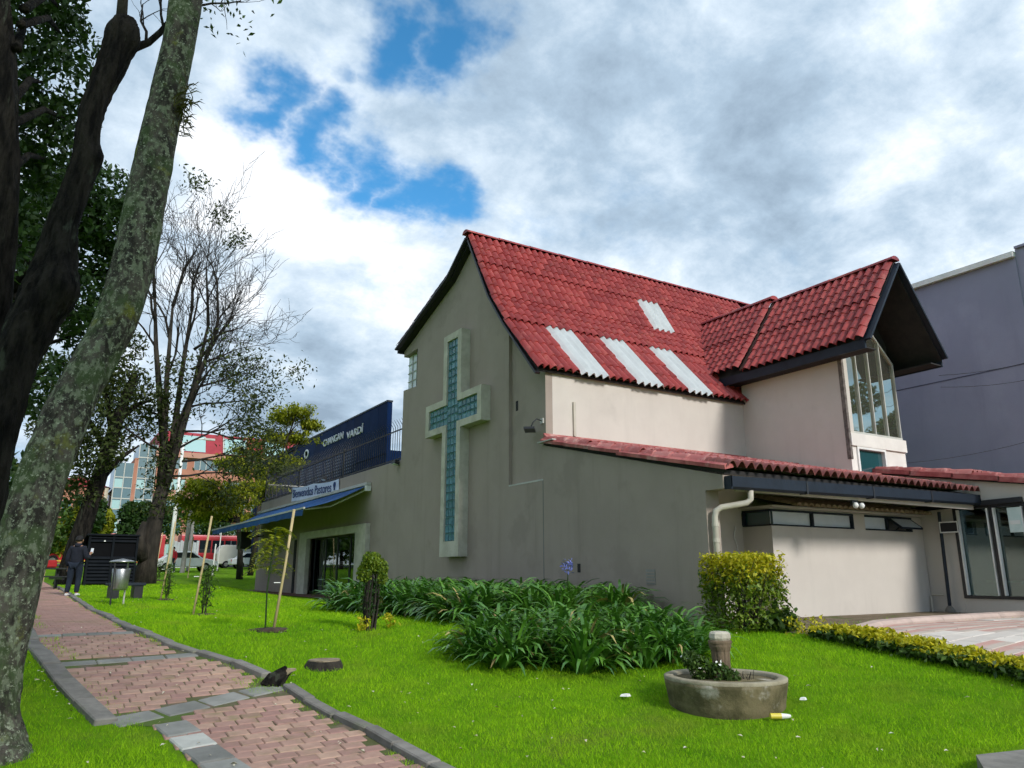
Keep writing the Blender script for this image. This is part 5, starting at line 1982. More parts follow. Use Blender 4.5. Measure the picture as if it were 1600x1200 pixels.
def lichen_bark():
    m = bpy.data.materials.new('lichen_bark')
    m.use_nodes = True
    nt = m.node_tree
    L = nt.links.new
    bs = nt.nodes['Principled BSDF']
    bs.inputs['Roughness'].default_value = 0.95
    bs.inputs['Specular IOR Level'].default_value = 0.15
    tc = nt.nodes.new('ShaderNodeTexCoord')

    def noise(s, d, off, st=(1, 1, 1)):
        mp = nt.nodes.new('ShaderNodeMapping')
        mp.inputs['Location'].default_value = (off, off * 0.7, off * 1.3)
        mp.inputs['Scale'].default_value = st
        L(tc.outputs['Object'], mp.inputs['Vector'])
        n = nt.nodes.new('ShaderNodeTexNoise')
        n.inputs['Scale'].default_value = s
        n.inputs['Detail'].default_value = d
        n.inputs['Roughness'].default_value = 0.65
        L(mp.outputs[0], n.inputs['Vector'])
        return n.outputs['Fac']

    def rng_(v, a, b):
        r = nt.nodes.new('ShaderNodeMapRange')
        r.interpolation_type = 'SMOOTHSTEP'
        r.inputs['From Min'].default_value = a
        r.inputs['From Max'].default_value = b
        L(v, r.inputs['Value'])
        return r.outputs[0]

    def mix(f, a, b):
        n = nt.nodes.new('ShaderNodeMix')
        n.data_type = 'RGBA'
        L(f, n.inputs['Factor'])
        for i, v in ((6, a), (7, b)):
            if isinstance(v, tuple):
                n.inputs[i].default_value = (*v, 1)
            else:
                L(v, n.inputs[i])
        return n.outputs[2]
    c = mix(rng_(noise(9, 6, 0, (1, 1, 0.3)), 0.4, 0.62), (0.035, 0.031, 0.025), (0.115, 0.102, 0.08))
    c = mix(rng_(noise(2.6, 8, 5.0), 0.47, 0.60), c, (0.075, 0.105, 0.045))
    c = mix(rng_(noise(15, 9, 2.0, (1, 1, 0.7)), 0.49, 0.60), c, (0.20, 0.225, 0.145))
    c = mix(rng_(noise(2.2, 7, 9.0), 0.60, 0.70), c, (0.17, 0.18, 0.035))
    c = mix(rng_(noise(30, 7, 4.0), 0.56, 0.66), c, (0.38, 0.41, 0.29))
    L(c, bs.inputs['Base Color'])
    b = nt.nodes.new('ShaderNodeBump')
    b.inputs['Strength'].default_value = 1.0
    b.inputs['Distance'].default_value = 0.09
    L(noise(16, 8, 1.0, (1, 1, 0.35)), b.inputs['Height'])
    L(b.outputs[0], bs.inputs['Normal'])
    return m


LICHEN = lichen_bark()


def big_trunk(name, pts, rad, m, parent, r_, sides=44, per=7, knots=(), amp=0.05, ridge=0.022):
    """thick uneven trunk through the given points"""
    P_ = [Vector(p) for p in pts]
    cp, cr_ = [], []
    n = len(P_)
    for i in range(n - 1):
        a, b, c, d = P_[max(i - 1, 0)], P_[i], P_[i + 1], P_[min(i + 2, n - 1)]
        for k in range(per):
            t = k / per
            q = 0.5 * ((2 * b) + (c - a) * t + (2 * a - 5 * b + 4 * c - d) * t * t + (3 * b - a - 3 * c + d) * t ** 3)
            cp.append(q)
            cr_.append(rad[i] + (rad[i + 1] - rad[i]) * t)
    cp.append(P_[-1])
    cr_.append(rad[-1])
    mb_ = MB()
    mb_.tube(cp, cr_, n=sides)
    ph = r_.random(8) * 6.28
    for i in range(len(cp)):
        for k in range(sides):
            idx = i * sides + k
            v = Vector(mb_.v[idx])
            a = 2 * math.pi * k / sides
            z = v.z
            f = 1 + amp * (math.sin(2 * a + 1.3 * z + ph[0]) + 0.7 * math.sin(3 * a - 2.1 * z + ph[1]) + 0.5 * math.sin(5 * a + 4.3 * z + ph[2]) + 0.4 * math.sin(9 * a + 1.1 * z + ph[3])) + ridge * (math.sin(15 * a + 2.6 * math.sin(2.3 * z + ph[4]) + ph[5]) * (0.5 + 0.5 * math.sin(5.1 * z + 3 * a)) + 0.7 * float(r_.normal()))
            q = cp[i] + (v - cp[i]) * f
            for kp_, kr, ka in knots:
                dd = (q - Vector(kp_)).length
                if dd < kr * 2.2:
                    q = q + (q - cp[i]).normalized() * ka * math.exp(-(dd / kr) ** 2)
            mb_.v[idx] = tuple(q)
    return mb_.build(name, m, parent, smooth=True)


# ------------------------------------------------------------------ the three big trees on the left
r1 = np.random.default_rng(11)
tA = thing('lichen_tree', 'large leaning tree trunk covered in green lichen at the left edge', 'tree', (-9.35, -6.02, -0.64))
pa = [(-9.45, -6.16, -1.0), (-9.44, -6.12, -0.75), (-9.46, -6.05, -0.58), (-9.51, -5.98, -0.32), (-9.51, -5.92, 0.06), (-9.46, -5.85, 0.56), (-9.41, -5.78, 1.06), (-9.36, -5.71, 1.59), (-9.29, -5.64, 1.99), (-9.23, -5.57, 2.33), (-9.06, -5.50, 2.87), (-8.91, -5.44, 3.33), (-8.81, -5.38, 4.08), (-8.77, -5.31, 4.87), (-8.73, -5.24, 5.71), (-8.65, -5.18, 6.63), (-8.61, -5.12, 7.58), (-8.59, -5.05, 8.78), (-8.4, -4.9, 11.0)]
ra = [0.44, 0.36, 0.28, 0.235, 0.22, 0.215, 0.21, 0.205, 0.20, 0.20, 0.195, 0.20, 0.20, 0.188, 0.186, 0.180, 0.19, 0.18, 0.10]
big_trunk('trunk', pa, ra, LICHEN, tA, r1, knots=(((-9.0, -5.8, 2.2), 0.25, 0.05), ((-8.6, -5.5, 5.2), 0.2, 0.03)))
out, tips = [], []
PP = dict(taper=0.5, wob=0.16, up=0.05, levels=3, kids=[4, 3, 3], ang=0.7, ratio=0.62, rr=0.6, rmin=0.006)
PP['from'] = 0.35
for d in ((0.3, 0.9, 1.0), (-0.9, 0.3, 0.9), (-0.2, -0.9, 1.0), (0.0, 0.3, 1.2)):
    grow(r1, pa[-1], d, 2.6, 0.09, 0, PP, out, tips)
limbs('crown_limbs', out, BARK, tA)
tp = np.array([t[0] for t in tips])
C = tp[r1.integers(0, len(tp), 5000)] + r1.normal(size=(5000, 3)) * 0.28
leaf_object('crown', tA, C, 0.12, LEAF_MID, r1)

tB = thing('forked_tree', 'dark rough trunk cut off at the top with one thin limb, behind the lichen trunk', 'tree', (-9.9, -4.85, -0.55))
pb = [(-9.80, -4.58, -0.75), (-9.83, -4.53, -0.16), (-9.86, -4.5, 0.78), (-9.84, -4.46, 1.44), (-9.83, -4.42, 2.19), (-9.80, -4.38, 2.69), (-9.76, -4.34, 3.07), (-9.66, -4.3, 3.53), (-9.56, -4.26, 3.93), (-9.53, -4.22, 4.34), (-9.53, -4.19, 4.76), (-9.47, -4.15, 5.21), (-9.41, -4.11, 5.67), (-9.43, -4.07, 6.12), (-9.39, -4.03, 6.6), (-9.27, -3.99, 7.15), (-9.20, -3.96, 7.66), (-9.20, -3.93, 7.86)]
rb = [0.34, 0.25, 0.21, 0.205, 0.21, 0.215, 0.22, 0.235, 0.25, 0.20, 0.155, 0.145, 0.15, 0.135, 0.145, 0.18, 0.20, 0.13]
big_trunk('trunk', pb, rb, BARKDARK, tB, r1, amp=0.06, ridge=0.04, knots=(((-9.3, -4.45, 3.9), 0.22, 0.10), ((-9.27, -4.2, 5.7), 0.12, 0.05), ((-9.02, -4.1, 7.5), 0.16, 0.06)))
MB().tube([(-9.15, -3.94, 7.40), (-9.04, -3.93, 7.53), (-8.90, -3.93, 7.66), (-8.78, -3.93, 7.87), (-8.56, -3.95, 8.37), (-8.45, -3.95, 8.9)], [0.07, 0.055, 0.045, 0.04, 0.034, 0.02], n=8).build('limb', BARKDARK, tB, smooth=True)
MB().tube([(-9.24, -3.95, 7.65), (-9.27, -3.97, 8.2), (-9.2, -3.95, 9.2)], [0.075, 0.065, 0.05], n=8).build('limb', BARK, tB, smooth=True)
out, tips = [], []
PT = dict(taper=0.4, wob=0.2, up=0.1, levels=2, kids=[4, 3], ang=0.7, ratio=0.6, rr=0.55, rmin=0.004)
PT['from'] = 0.2
grow(r1, (-8.93, -3.93, 7.62), (-0.25, 0.1, 1), 1.0, 0.022, 0, PT, out, tips)
grow(r1, (-8.74, -3.93, 7.93), (-0.1, 0.1, 1), 0.9, 0.02, 0, PT, out, tips)
grow(r1, (-8.56, -3.95, 8.37), (0.5, -0.1, 0.5), 0.9, 0.02, 0, PT, out, tips)
limbs('twigs', out, TWIG, tB)
out, tips = [], []
for d in ((-0.5, 0.5, 1), (0.4, 0.6, 1), (0.1, -0.6, 1)):
    grow(r1, (-9.2, -4.0, 9.1), d, 1.8, 0.05, 0, PP, out, tips)
limbs('crown_limbs', out, BARK, tB)
tp = np.array([t[0] for t in tips])
C = tp[r1.integers(0, len(tp), 2500)] + r1.normal(size=(2500, 3)) * 0.25
leaf_object('crown', tB, C, 0.11, LEAF_DARK, r1)

tC = thing('leafy_tree', 'dark leafy tree filling the upper left corner', 'tree', (-10.4, -3.9, -0.3))
pc = [(-9.70, -3.83, -0.6), (-9.75, -3.83, 0.45), (-10.04, -3.81, 2.85), (-10.16, -3.79, 4.13), (-10.22, -3.76, 4.92), (-10.35, -3.74, 5.99), (-10.51, -3.72, 7.01), (-10.77, -3.73, 8.19), (-10.9, -3.7, 9.6)]
big_trunk('trunk', pc, [0.34, 0.27, 0.228, 0.22, 0.225, 0.215, 0.212, 0.19, 0.12], BARKDARK, tC, r1, ridge=0.035)


def at(px, py, dist):
    """a point along a bearing from the road side, used to lay out crowns (world coordinates)"""
    f = 1179.5
    pi_, ya = R(14.126), R(31.6)
    fw = np.array([math.sin(ya) * math.cos(pi_), math.cos(ya) * math.cos(pi_), math.sin(pi_)])
    rt = np.array([math.cos(ya), -math.sin(ya), 0])
    up = np.cross(rt, fw)
    d = fw * f + rt * (px - 800) - up * (py - 600)
    return np.array(CAM) + d * dist / math.hypot(d[0], d[1])


cl, rd = [], []
for px, py, ds, rr in ((40, 40, 12.5, 0.75), (100, 60, 13, 0.55), (70, 130, 12.5, 0.75), (110, 190, 13, 0.45), (30, 200, 12.5, 0.75), (80, 250, 13, 0.50), (20, 300, 13, 0.65), (40, 380, 13, 0.42), (-60, 150, 12.5, 1.2), (-60, 350, 12.5, 1.0), (60, -60, 13, 0.9), (-30, -80, 13, 1.2), (95, 15, 12.6, 0.4)):
    cl.append(at(px, py, ds))
    rd.append(rr)
pts_, nv = blob_points(cl, rd, 13000, r1, shell=0.3)
leaf_object('crown', tC, pts_, 0.125, LEAF_DARK, r1, aspect=0.5)
mb_ = MB()
hub = np.array([-10.25, -3.87, 5.9])
for c in cl:
    b0 = np.array([-10.3, -3.87, min(max(c[2] - 2.0, 3.5), 8.5)])
    mid = (b0 + c) / 2 + np.array([0, 0, 0.25])
    mb_.tube([b0, mid, c], [0.06, 0.045, 0.015], n=6)
mb_.build('crown_limbs', BARKDARK, tC, smooth=True)

# epiphyte clinging to the lichen trunk
ep = thing('epiphyte', 'spiky epiphyte clump growing on the lichen trunk', 'plant', (-8.52, -5.38, 5.95))
V, F = [], []
c0 = np.array([-8.56, -5.36, 5.95])
for k in range(150):
    o_ = r1.normal(size=3) * np.array([0.05, 0.05, 0.16])
    d = np.array([0.62, -0.55, 0.1]) + r1.normal(size=3) * 0.65
    d /= np.linalg.norm(d)
    L_ = r1.uniform(0.10, 0.20)
    s = np.cross(d, r1.normal(size=3))
    s /= np.linalg.norm(s)
    p0 = c0 + o_
    p1 = p0 + d * L_ * 0.6 + np.array([0, 0, 0.02])
    p2 = p0 + d * L_ - np.array([0, 0, 0.03])
    b = len(V)
    V += [p0 - s * 0.006, p0 + s * 0.006, p1 + s * 0.008, p1 - s * 0.008, p2, p2]
    F += [(b, b + 1, b + 2, b + 3), (b + 3, b + 2, b + 4, b + 5)]
link_mesh('leaves', npmesh('leaves', np.array(V) - np.array(ORG[ep.name]), F, LEAF_BROWN, tint=r1.random(len(F))), ep)

# ------------------------------------------------------------------ trees of the middle distance
r2 = np.random.default_rng(5)
# second leafy tree whose foliage shows between the trunks
tD = thing('leafy_tree', 'dark broadleaf tree seen between the two leaning trunks', 'tree', (-9.9, 6.2, gzf(-9.9, 6.2)))
base = np.array([-10.9, 6.2, gzf(-10.9, 6.2) - 0.1])
mb_ = MB()
mb_.tube([base, base + (0.1, 0, 2.5), base + (0.4, 0, 5.0), base + (0.9, 0, 7.5)], [0.36, 0.27, 0.22, 0.14], n=12)
mb_.build('trunk', BARKDARK, tD, smooth=True)
cl, rd = [], []
for px, py, rr in ((165, 300, 0.75), (130, 330, 0.9), (185, 360, 0.8), (140, 400, 0.9), (190, 420, 0.75), (175, 480, 0.65), (90, 330, 1.0), (100, 470, 0.9), (130, 520, 0.6), (40, 430, 1.0), (30, 300, 1.3), (215, 330, 0.45), (60, 600, 0.9), (150, 560, 0.55), (20, 520, 0.8)):
    cl.append(at(px, py, 20 + r2.normal() * 0.6))
    rd.append(rr)
pts_, nv = blob_points(cl, rd, 15000, r2, shell=0.3)
leaf_object('crown', tD, pts_, 0.17, LEAF_DARK, r2, aspect=0.45)
mb_ = MB()
for c in cl:
    b0 = base + np.array([0.3, 0, min(max(c[2] - 1.5, 2.5), 7.2)])
    mb_.tube([b0, (b0 + c) / 2 + np.array([0, 0, 0.3]), c], [0.09, 0.06, 0.02], n=6)
mb_.build('crown_limbs', BARKDARK, tD, smooth=True)

# the tall, nearly bare tree
tE = thing('bare_tree', 'tall sparse tree with bare spreading twigs and a thick trunk behind the kiosk', 'tree', (-4.9, 23.95, gzf(-4.9, 23.95)))
zb = gzf(-4.9, 23.95) - 0.15
mb_ = MB()
mb_.tube([(-5.15, 23.95, zb), (-5.02, 23.95, zb + 1.2), (-4.98, 23.95, zb + 2.6), (-4.78, 23.95, zb + 4.4)], [0.54, 0.38, 0.34, 0.28], n=14, jit=0.05, r_=r2)
stems = [[(-4.85, 23.95, zb + 4.0), (-4.95, 23.9, zb + 6.5), (-5.15, 23.8, zb + 9.5), (-5.25, 23.8, zb + 13.0)],
         [(-4.78, 23.95, zb + 4.0), (-4.55, 24.0, zb + 6.6), (-4.5, 24.1, zb + 9.5), (-4.35, 24.1, zb + 13.0)],
         [(-4.7, 23.95, zb + 4.2), (-4.35, 23.8, zb + 6.5), (-3.9, 23.6, zb + 9.2), (-3.3, 23.5, zb + 11.8)],
         [(-4.75, 23.95, zb + 5.5), (-5.2, 24.2, zb + 8.0), (-5.7, 24.4, zb + 11.0), (-6.0, 24.5, zb + 13.5)],
         [(-4.65, 23.95, zb + 6.0), (-3.9, 24.2, zb + 9.0), (-3.5, 24.3, zb + 12.5)]]
for s in stems:
    n = len(s)
    mb_.tube(s, [0.215 - 0.155 * k / (n - 1) for k in range(n)], n=8)
mb_.tube([(-5.25, 23.8, zb + 1.2), (-5.55, 23.6, zb + 1.9), (-5.4, 23.6, zb + 2.8)], [0.3, 0.28, 0.1], n=8)
mb_.build('trunk', BARK, tE, smooth=True)
out, tips = [], []
PB = dict(taper=0.45, wob=0.13, up=0.10, levels=4, kids=[4, 4, 3, 3], ang=0.62, ratio=0.66, rr=0.58, rmin=0.013)
PB['from'] = 0.25
lower = []
for s in stems:
    a, b = np.array(s[-1]), np.array(s[-2])
    d = (a - b) / np.linalg.norm(a - b)
    grow(r2, a, d + np.array([0, 0, 0.35]), 2.9, 0.085, 0, PB, out, tips)
    grow(r2, (a + b) / 2, d + np.array([0.5 * np.sign(a[0] + 4.6), r2.normal() * 0.4, 0.35]), 2.6, 0.07, 0, PB, out, tips)
    grow(r2, b, d + r2.normal(size=3) * 0.5 + np.array([0.2, 0, 0.3]), 2.6, 0.06, 1, PB, out, tips)
for (h, dx) in ((8.0, 1.0), (10.0, 1.0), (9.0, 0.8), (11.0, 0.9)):
    grow(r2, (-4.2 + 0.1 * dx, 23.8, zb + h), (0.75, r2.normal() * 0.3, 0.8), 2.3, 0.07, 0, PB, out, tips)
limbs('crown_limbs', out, TWIG, tE, sides=(7, 5, 4, 3, 3))
# a few leaves left: mostly low and to the right
out2, tips2 = [], []
PL2 = dict(PB)
PL2['levels'] = 3
PL2['up'] = 0.02
for (x, h, dx, dz) in ((-4.1, 5.6, 1.0, 0.25), (-4.2, 7.0, 1.0, 0.2), (-4.4, 4.9, 0.8, 0.15), (-4.0, 8.2, 1.0, 0.3), (-5.0, 6.0, -0.8, 0.3), (-5.0, 7.6, -0.9, 0.4), (-4.3, 6.2, 0.6, 0.4)):
    grow(r2, (x, 23.8, zb + h), (dx, r2.normal() * 0.4, dz), 2.7, 0.06, 1, PL2, out2, tips2)
limbs('lower_limbs', out2, TWIG, tE, sides=(7, 5, 4, 3, 3))
tp = np.array([t[0] for t in tips2])
C = tp[r2.integers(0, len(tp), 5200)] + r2.normal(size=(5200, 3)) * 0.34
tq = np.array([t[0] for t in tips])
sel = tq[(tq[:, 2] < zb + 11.5)]
if len(sel):
    C = np.concatenate([C, sel[r2.integers(0, len(sel), 700)] + r2.normal(size=(700, 3)) * 0.25])
ivy = np.stack([-4.9 + r2.normal(size=1500) * 0.42, 23.7 + r2.normal(size=1500) * 0.35, zb + 3 + 7.5 * r2.random(1500)], 1)
C = np.concatenate([C, ivy])
for px, py in ((308, 285), (345, 335), (372, 375)):
    C = np.concatenate([C, at(px, py, 38) + r2.normal(size=(170, 3)) * np.array([0.35, 0.35, 0.3])])
leaf_object('crown', tE, C, 0.21, LEAF_BROWNGREEN, r2, aspect=0.4)

# leaning tree behind the man
tF = thing('leaning_tree', 'dark tree with a leaning trunk just behind the standing man', 'tree', (-8.05, 22.6, gzf(-8.05, 22.6)))
zb = gzf(-8.0, 23.2)
mb_ = MB()
mb_.tube([(-8.1, 23.6, zb - 0.1), (-7.9, 23.6, zb + 1.5), (-7.45, 23.6, zb + 4.2), (-7.0, 23.6, zb + 7.0), (-6.5, 23.6, zb + 9.3)], [0.50, 0.40, 0.33, 0.27, 0.16], n=12, jit=0.04, r_=r2)
for b0, b1 in (((-7.45, 23.6, zb + 4.2), (-6.0, 23.4, zb + 6.0)), ((-7.2, 23.6, zb + 5.5), (-8.6, 23.7, zb + 7.5)), ((-7.0, 23.6, zb + 7.0), (-5.6, 23.5, zb + 8.2)), ((-7.1, 23.6, zb + 6.4), (-7.9, 23.6, zb + 9.0))):
    b0, b1 = np.array(b0), np.array(b1)
    mb_.tube([b0, (b0 + b1) / 2 + (0, 0, 0.25), b1], [0.16, 0.11, 0.04], n=7)
mb_.build('trunk', BARKDARK, tF, smooth=True)
cl, rd = [], []
for px, py, rr in ((120, 640, 1.3), (165, 620, 1.1), (200, 600, 1.0), (215, 660, 0.9), (150, 700, 1.2), (110, 720, 1.2), (180, 700, 0.8), (130, 770, 0.9), (90, 670, 1.2), (235, 620, 0.7), (160, 560, 1.0), (100, 590, 1.2), (205, 540, 0.8), (70, 740, 1.0)):
    cl.append(at(px, py, 37 + r2.normal()))
    rd.append(rr)
pts_, nv = blob_points(cl, rd, 8500, r2, shell=0.1)
leaf_object('crown', tF, pts_, 0.22, LEAF_BROWNGREEN, r2, aspect=0.42)

# flat crowned yellow green acacias by the end of the wing
def acacia(name, label, base, fork, clumps, n, size, r_, m=LEAF_YEL):
    t = thing(name, label, 'tree', base)
    mb_ = MB()
    b = np.array(base)
    f = np.array(fork)
    mb_.tube([b - (0, 0, 0.1), (b + f) / 2 + (0.08, 0, 0), f], [0.20, 0.14, 0.11], n=9)
    for c, rr in clumps:
        c = np.array(c)
        mb_.tube([f, (f + c) / 2 + (0, 0, -0.15), c], [0.08, 0.05, 0.015], n=6)
        for k in range(5):
            e = c + r_.normal(size=3) * np.array(rr) * 0.7
            mb_.tube([(f * 0.25 + c * 0.75), e], [0.03, 0.008], n=4)
    mb_.build('trunk', BARK, t, smooth=True)
    sub = []
    for c, rr in clumps:
        for k in range(9):
            o_ = r_.normal(size=3) * np.array(rr) * np.array([0.75, 0.75, 0.8])
            sub.append((np.array(c) + o_, np.array(rr) * r_.uniform(0.28, 0.58)))
    ends = np.concatenate([np.array(c) + r_.normal(size=(46, 3)) * np.array(rr) * np.array([0.55, 0.55, 0.45]) for c, rr in clumps])
    pts_ = ends[r_.integers(0, len(ends), n)] + r_.normal(size=(n, 3)) * np.array([0.20, 0.20, 0.11])
    leaf_object('crown', t, pts_, size, m, r_, aspect=0.42, up=0.9)
    return t


def clumps_at(lst, dist, r_):
    return [(at(px, py, dist + r_.normal() * 0.5), (rw, rw, rh)) for px, py, rw, rh in lst]


acacia('acacia_tree', 'small flat crowned yellow green tree left of the wing', (0.3, 30.1, gzf(0.3, 30.1)), at(372, 815, 44.3),
       clumps_at([(300, 785, 0.75, 0.40), (335, 765, 1.0, 0.42), (365, 780, 0.8, 0.40), (320, 805, 0.7, 0.30), (345, 795, 0.8, 0.35), (310, 760, 0.6, 0.3), (385, 765, 0.5, 0.3)], 44, r2), 11000, 0.20, r2)
acacia('acacia_tree', 'taller feathery yellow green tree behind the wing railing', (2.2, 36.0, gzf(2.2, 36.0)), at(405, 790, 50),
       clumps_at([(440, 655, 0.9, 0.5), (465, 645, 0.8, 0.4), (425, 690, 1.3, 0.6), (460, 685, 1.1, 0.5), (385, 710, 1.1, 0.5), (400, 735, 1.1, 0.5), (440, 725, 1.2, 0.5), (360, 725, 0.7, 0.35), (485, 665, 0.5, 0.3), (415, 760, 0.8, 0.4), (395, 815, 0.9, 0.5)], 51, r2), 12500, 0.23, r2)

# row of bushy trees and shrubs in front of the road
row_ = [(-16, 60, 5.0, 2.8, LEAF_MID), (-12.5, 57, 5.4, 2.6, LEAF_DARK), (-9.3, 56, 4.6, 2.4, LEAF_MID), (-6.3, 57, 5.2, 2.3, LEAF_YEL), (-3.4, 55, 5.6, 2.0, LEAF_DARK), (3.0, 92, 7.5, 3.0, LEAF_DARK), (7.0, 92, 9.0, 3.2, LEAF_MID), (11.0, 92, 9.5, 3.2, LEAF_DARK), (15.0, 92, 8.6, 3.2, LEAF_MID), (-21, 62, 6.5, 3.2, LEAF_DARK), (-27, 60, 7.0, 3.6, LEAF_MID)]
names_ = ['bright rounded tree at the far left before the road', 'dark rounded tree left of the lichen trunk', 'mid green bushy tree behind the park table', 'yellowish bushy tree just behind the kiosk roof', 'dark upright tree between the kiosk and the bare tree', 'low dark tree right of the white lamp post', 'green bushy tree above the right hand bus', 'dark bushy tree above the awning tip', 'green tree behind the awning', 'dark tree beyond the left edge of the path', 'large green tree beyond the left edge of the path']
for (x, y, h, w, m), lab in zip(row_, names_):
    z = gzf(x, y)
    t = thing('bushy_tree', lab, 'tree', (x, y, z), group='trees in front of the road')
    MB().tube([(x, y, z - 0.1), (x + 0.1, y, z + h * 0.35), (x, y, z + h * 0.7)], [0.22, 0.17, 0.08], n=8).build('trunk', BARKDARK, t)
    cl = [(x + r2.normal() * w * 0.42, y + r2.normal() * w * 0.3, z + h * (0.35 + 0.5 * r2.random())) for _ in range(9)]
    rd = [w * r2.uniform(0.35, 0.55) for _ in range(9)]
    pts_, nv = blob_points(cl, rd, 2600, r2, shell=0.5)
    leaf_object('crown', t, pts_, 0.42, m, r2, aspect=0.55)
# wooded backdrop beyond the far left of the path
cl, rd = [], []
for k in range(60):
    x = -75 + 66 * r2.random()
    y = 62 + 30 * r2.random()
    cl.append((x, y, gzf(x, y) + 2.5 + 5 * r2.random()))
    rd.append(2.2 + 1.6 * r2.random())
pts_, nv = blob_points(cl, rd, 16000, r2, shell=0.5)
wd = leaf_object('far_woodland', None, pts_, 0.8, LEAF_DARK, r2, aspect=0.6)
tag(wd, 'mass of dark trees far off at the left', 'trees', kind='stuff')

# ------------------------------------------------------------------ strap leaved bed in front of the gable
AGA = mat('agapanthus_leaf', (0.030, 0.115, 0.012), (0.13, 0.30, 0.035), tint=True, rough=0.32, spec=0.7, trans=0.15)
r3 = np.random.default_rng(21)
DEADLEAF = mat('dead_leaf', (0.30, 0.22, 0.09), (0.40, 0.36, 0.12), tint=True, rough=0.7)


def agapanthus_mesh(k):
    V, F, T, MI = [], [], [], []
    nl = 78
    for i in range(nl):
        a = r3.random() * 6.283
        L_ = r3.uniform(0.45, 0.82)
        el = r3.uniform(0.6, 1.52)
        w = r3.uniform(0.028, 0.046)
        p = np.array([0.09 * math.cos(a) * r3.random(), 0.09 * math.sin(a) * r3.random(), 0.0])
        h = np.array([math.cos(a), math.sin(a), 0])
        s = np.array([-math.sin(a), math.cos(a), 0])
        n = 6
        b = len(V)
        e = el
        tw = r3.normal() * 0.25
        for j in range(n + 1):
            t = j / n
            ww = w * (0.55 + 0.6 * math.sin(math.pi * min(t * 0.8 + 0.15, 1))) * (1 if j < n else 0.15)
            sd = s * math.cos(tw * t) + np.array([0, 0, 1]) * math.sin(tw * t)
            V.append(p - sd * ww / 2)
            V.append(p + sd * ww / 2)
            p = p + (h * math.cos(e) + np.array([0, 0, 1]) * math.sin(e)) * L_ / n
            e -= (1.95 + r3.random() * 1.0) / n * (0.25 + 1.35 * t)
        tt = np.clip(r3.normal(0.4, 0.3), 0, 1)
        dead = 1 if r3.random() < 0.02 else 0
        for j in range(n):
            F.append((b + 2 * j, b + 2 * j + 1, b + 2 * j + 3, b + 2 * j + 2))
            T.append(tt)
            MI.append(dead)
    return npmesh('leaves', V, F, [AGA, DEADLEAF], smooth=True, tint=T, midx=MI)


AM = [agapanthus_mesh(k) for k in range(7)]


def plant_clump(x, y, label, group, sc):
    z = gzf(x, y)
    o = bpy.data.objects.new('agapanthus_plant', AM[int(r3.integers(0, 7))])
    COL.objects.link(o)
    o.location = (x, y, z - 0.03)
    o.rotation_euler = (r3.normal() * 0.06, r3.normal() * 0.06, r3.random() * 6.28)
    o.scale = (sc * r3.uniform(0.9, 1.1), sc * r3.uniform(0.9, 1.1), sc * r3.uniform(0.88, 1.12))
    tag(o, label, 'plant', group)
    return o


for yy in np.arange(-3.45, 4.0, 0.43):
    for xx in np.arange(-3.30, -0.3, 0.45):
        x_, y_ = xx + r3.normal() * 0.09, yy + r3.normal() * 0.09
        # the bed narrows towards its far end
        if x_ < np.interp(y_, [-3.6, -2.0, 1.5, 3.4, 4.2], [-2.4, -3.1, -3.3, -3.4, -3.0]):
            continue
        plant_clump(x_, y_, 'dark green strap leaved clump in the long bed along the grey gable wall', 'plants of the long bed', 1.25)
for yy in np.arange(-6.4, -3.4, 0.40):
    for xx in np.arange(-5.2, -1.3, 0.42):
        x_, y_ = xx + r3.normal() * 0.09, yy + r3.normal() * 0.09
        # rounded mound, oblique to the wall
        u_ = (x_ + 2.90) * 0.80 - (y_ + 5.12) * 0.60 * 0.6
        v_ = (x_ + 2.90) * 0.45 + (y_ + 5.12) * 0.90
        if (u_ / 1.45) ** 2 + (v_ / 1.10) ** 2 > 1:
            continue
        plant_clump(x_, y_, 'glossy strap leaved clump in the rounded mound before the long bed', 'plants of the front mound', 0.98 + 0.16 * max(0, 1 - (u_ / 1.45) ** 2 - (v_ / 1.10) ** 2))
# one blue flower head standing above the bed
fz = gzf(-1.35, -2.75)
flw = thing('blue_flower', 'single blue flower head standing above the strap leaved bed', 'flower', (-1.35, -2.75, fz))
MB().tube([(-1.35, -2.75, fz), (-1.36, -2.74, fz + 0.5), (-1.35, -2.76, fz + 0.90)], 0.009, n=5).build('stem', LEAF_MID, flw)
C = np.array([-1.35, -2.76, fz + 0.95]) + r3.normal(size=(70, 3)) * 0.055
leaf_object('petals', flw, C, 0.065, mat('blue_petal', (0.10, 0.13, 0.52), (0.24, 0.28, 0.68), tint=True, rough=0.7, trans=0.2), r3)
bed = strip('planting_bed', np.arange(-3.6, 3.5, 0.4), lambda v: (-2.9, v), lambda v: (0.0, v), 4, SOIL, 0.008)

# ------------------------------------------------------------------ hedge block, topiary, yellow border
hx, hy = 0.26, -5.22
hz_ = gzf(hx, hy)
hd_ = thing('box_hedge', 'squared yellow green shrub at the corner of the lean-to', 'shrub', (hx, hy, hz_))
mb_ = MB()
for k in range(46):
    x_, y_ = hx + r3.uniform(-0.42, 0.42), hy + r3.uniform(-0.42, 0.42)
    mb_.tube([(x_ * 0.7 + hx * 0.3, y_ * 0.7 + hy * 0.3, hz_ - 0.03), (x_ + r3.normal() * 0.05, y_ + r3.normal() * 0.05, hz_ + 0.45), (x_ + r3.normal() * 0.09, y_ + r3.normal() * 0.09, hz_ + r3.uniform(0.8, 1.1))], [0.012, 0.009, 0.004], n=4)
mb_.build('stems', BARK, hd_)
n = 14000
P_ = r3.random((n, 3)) * np.array([1.02, 1.02, 1.12]) + np.array([-0.51, -0.51, 0.03])
f_ = np.maximum(np.abs(P_[:, 0]), np.abs(P_[:, 1])) / 0.51
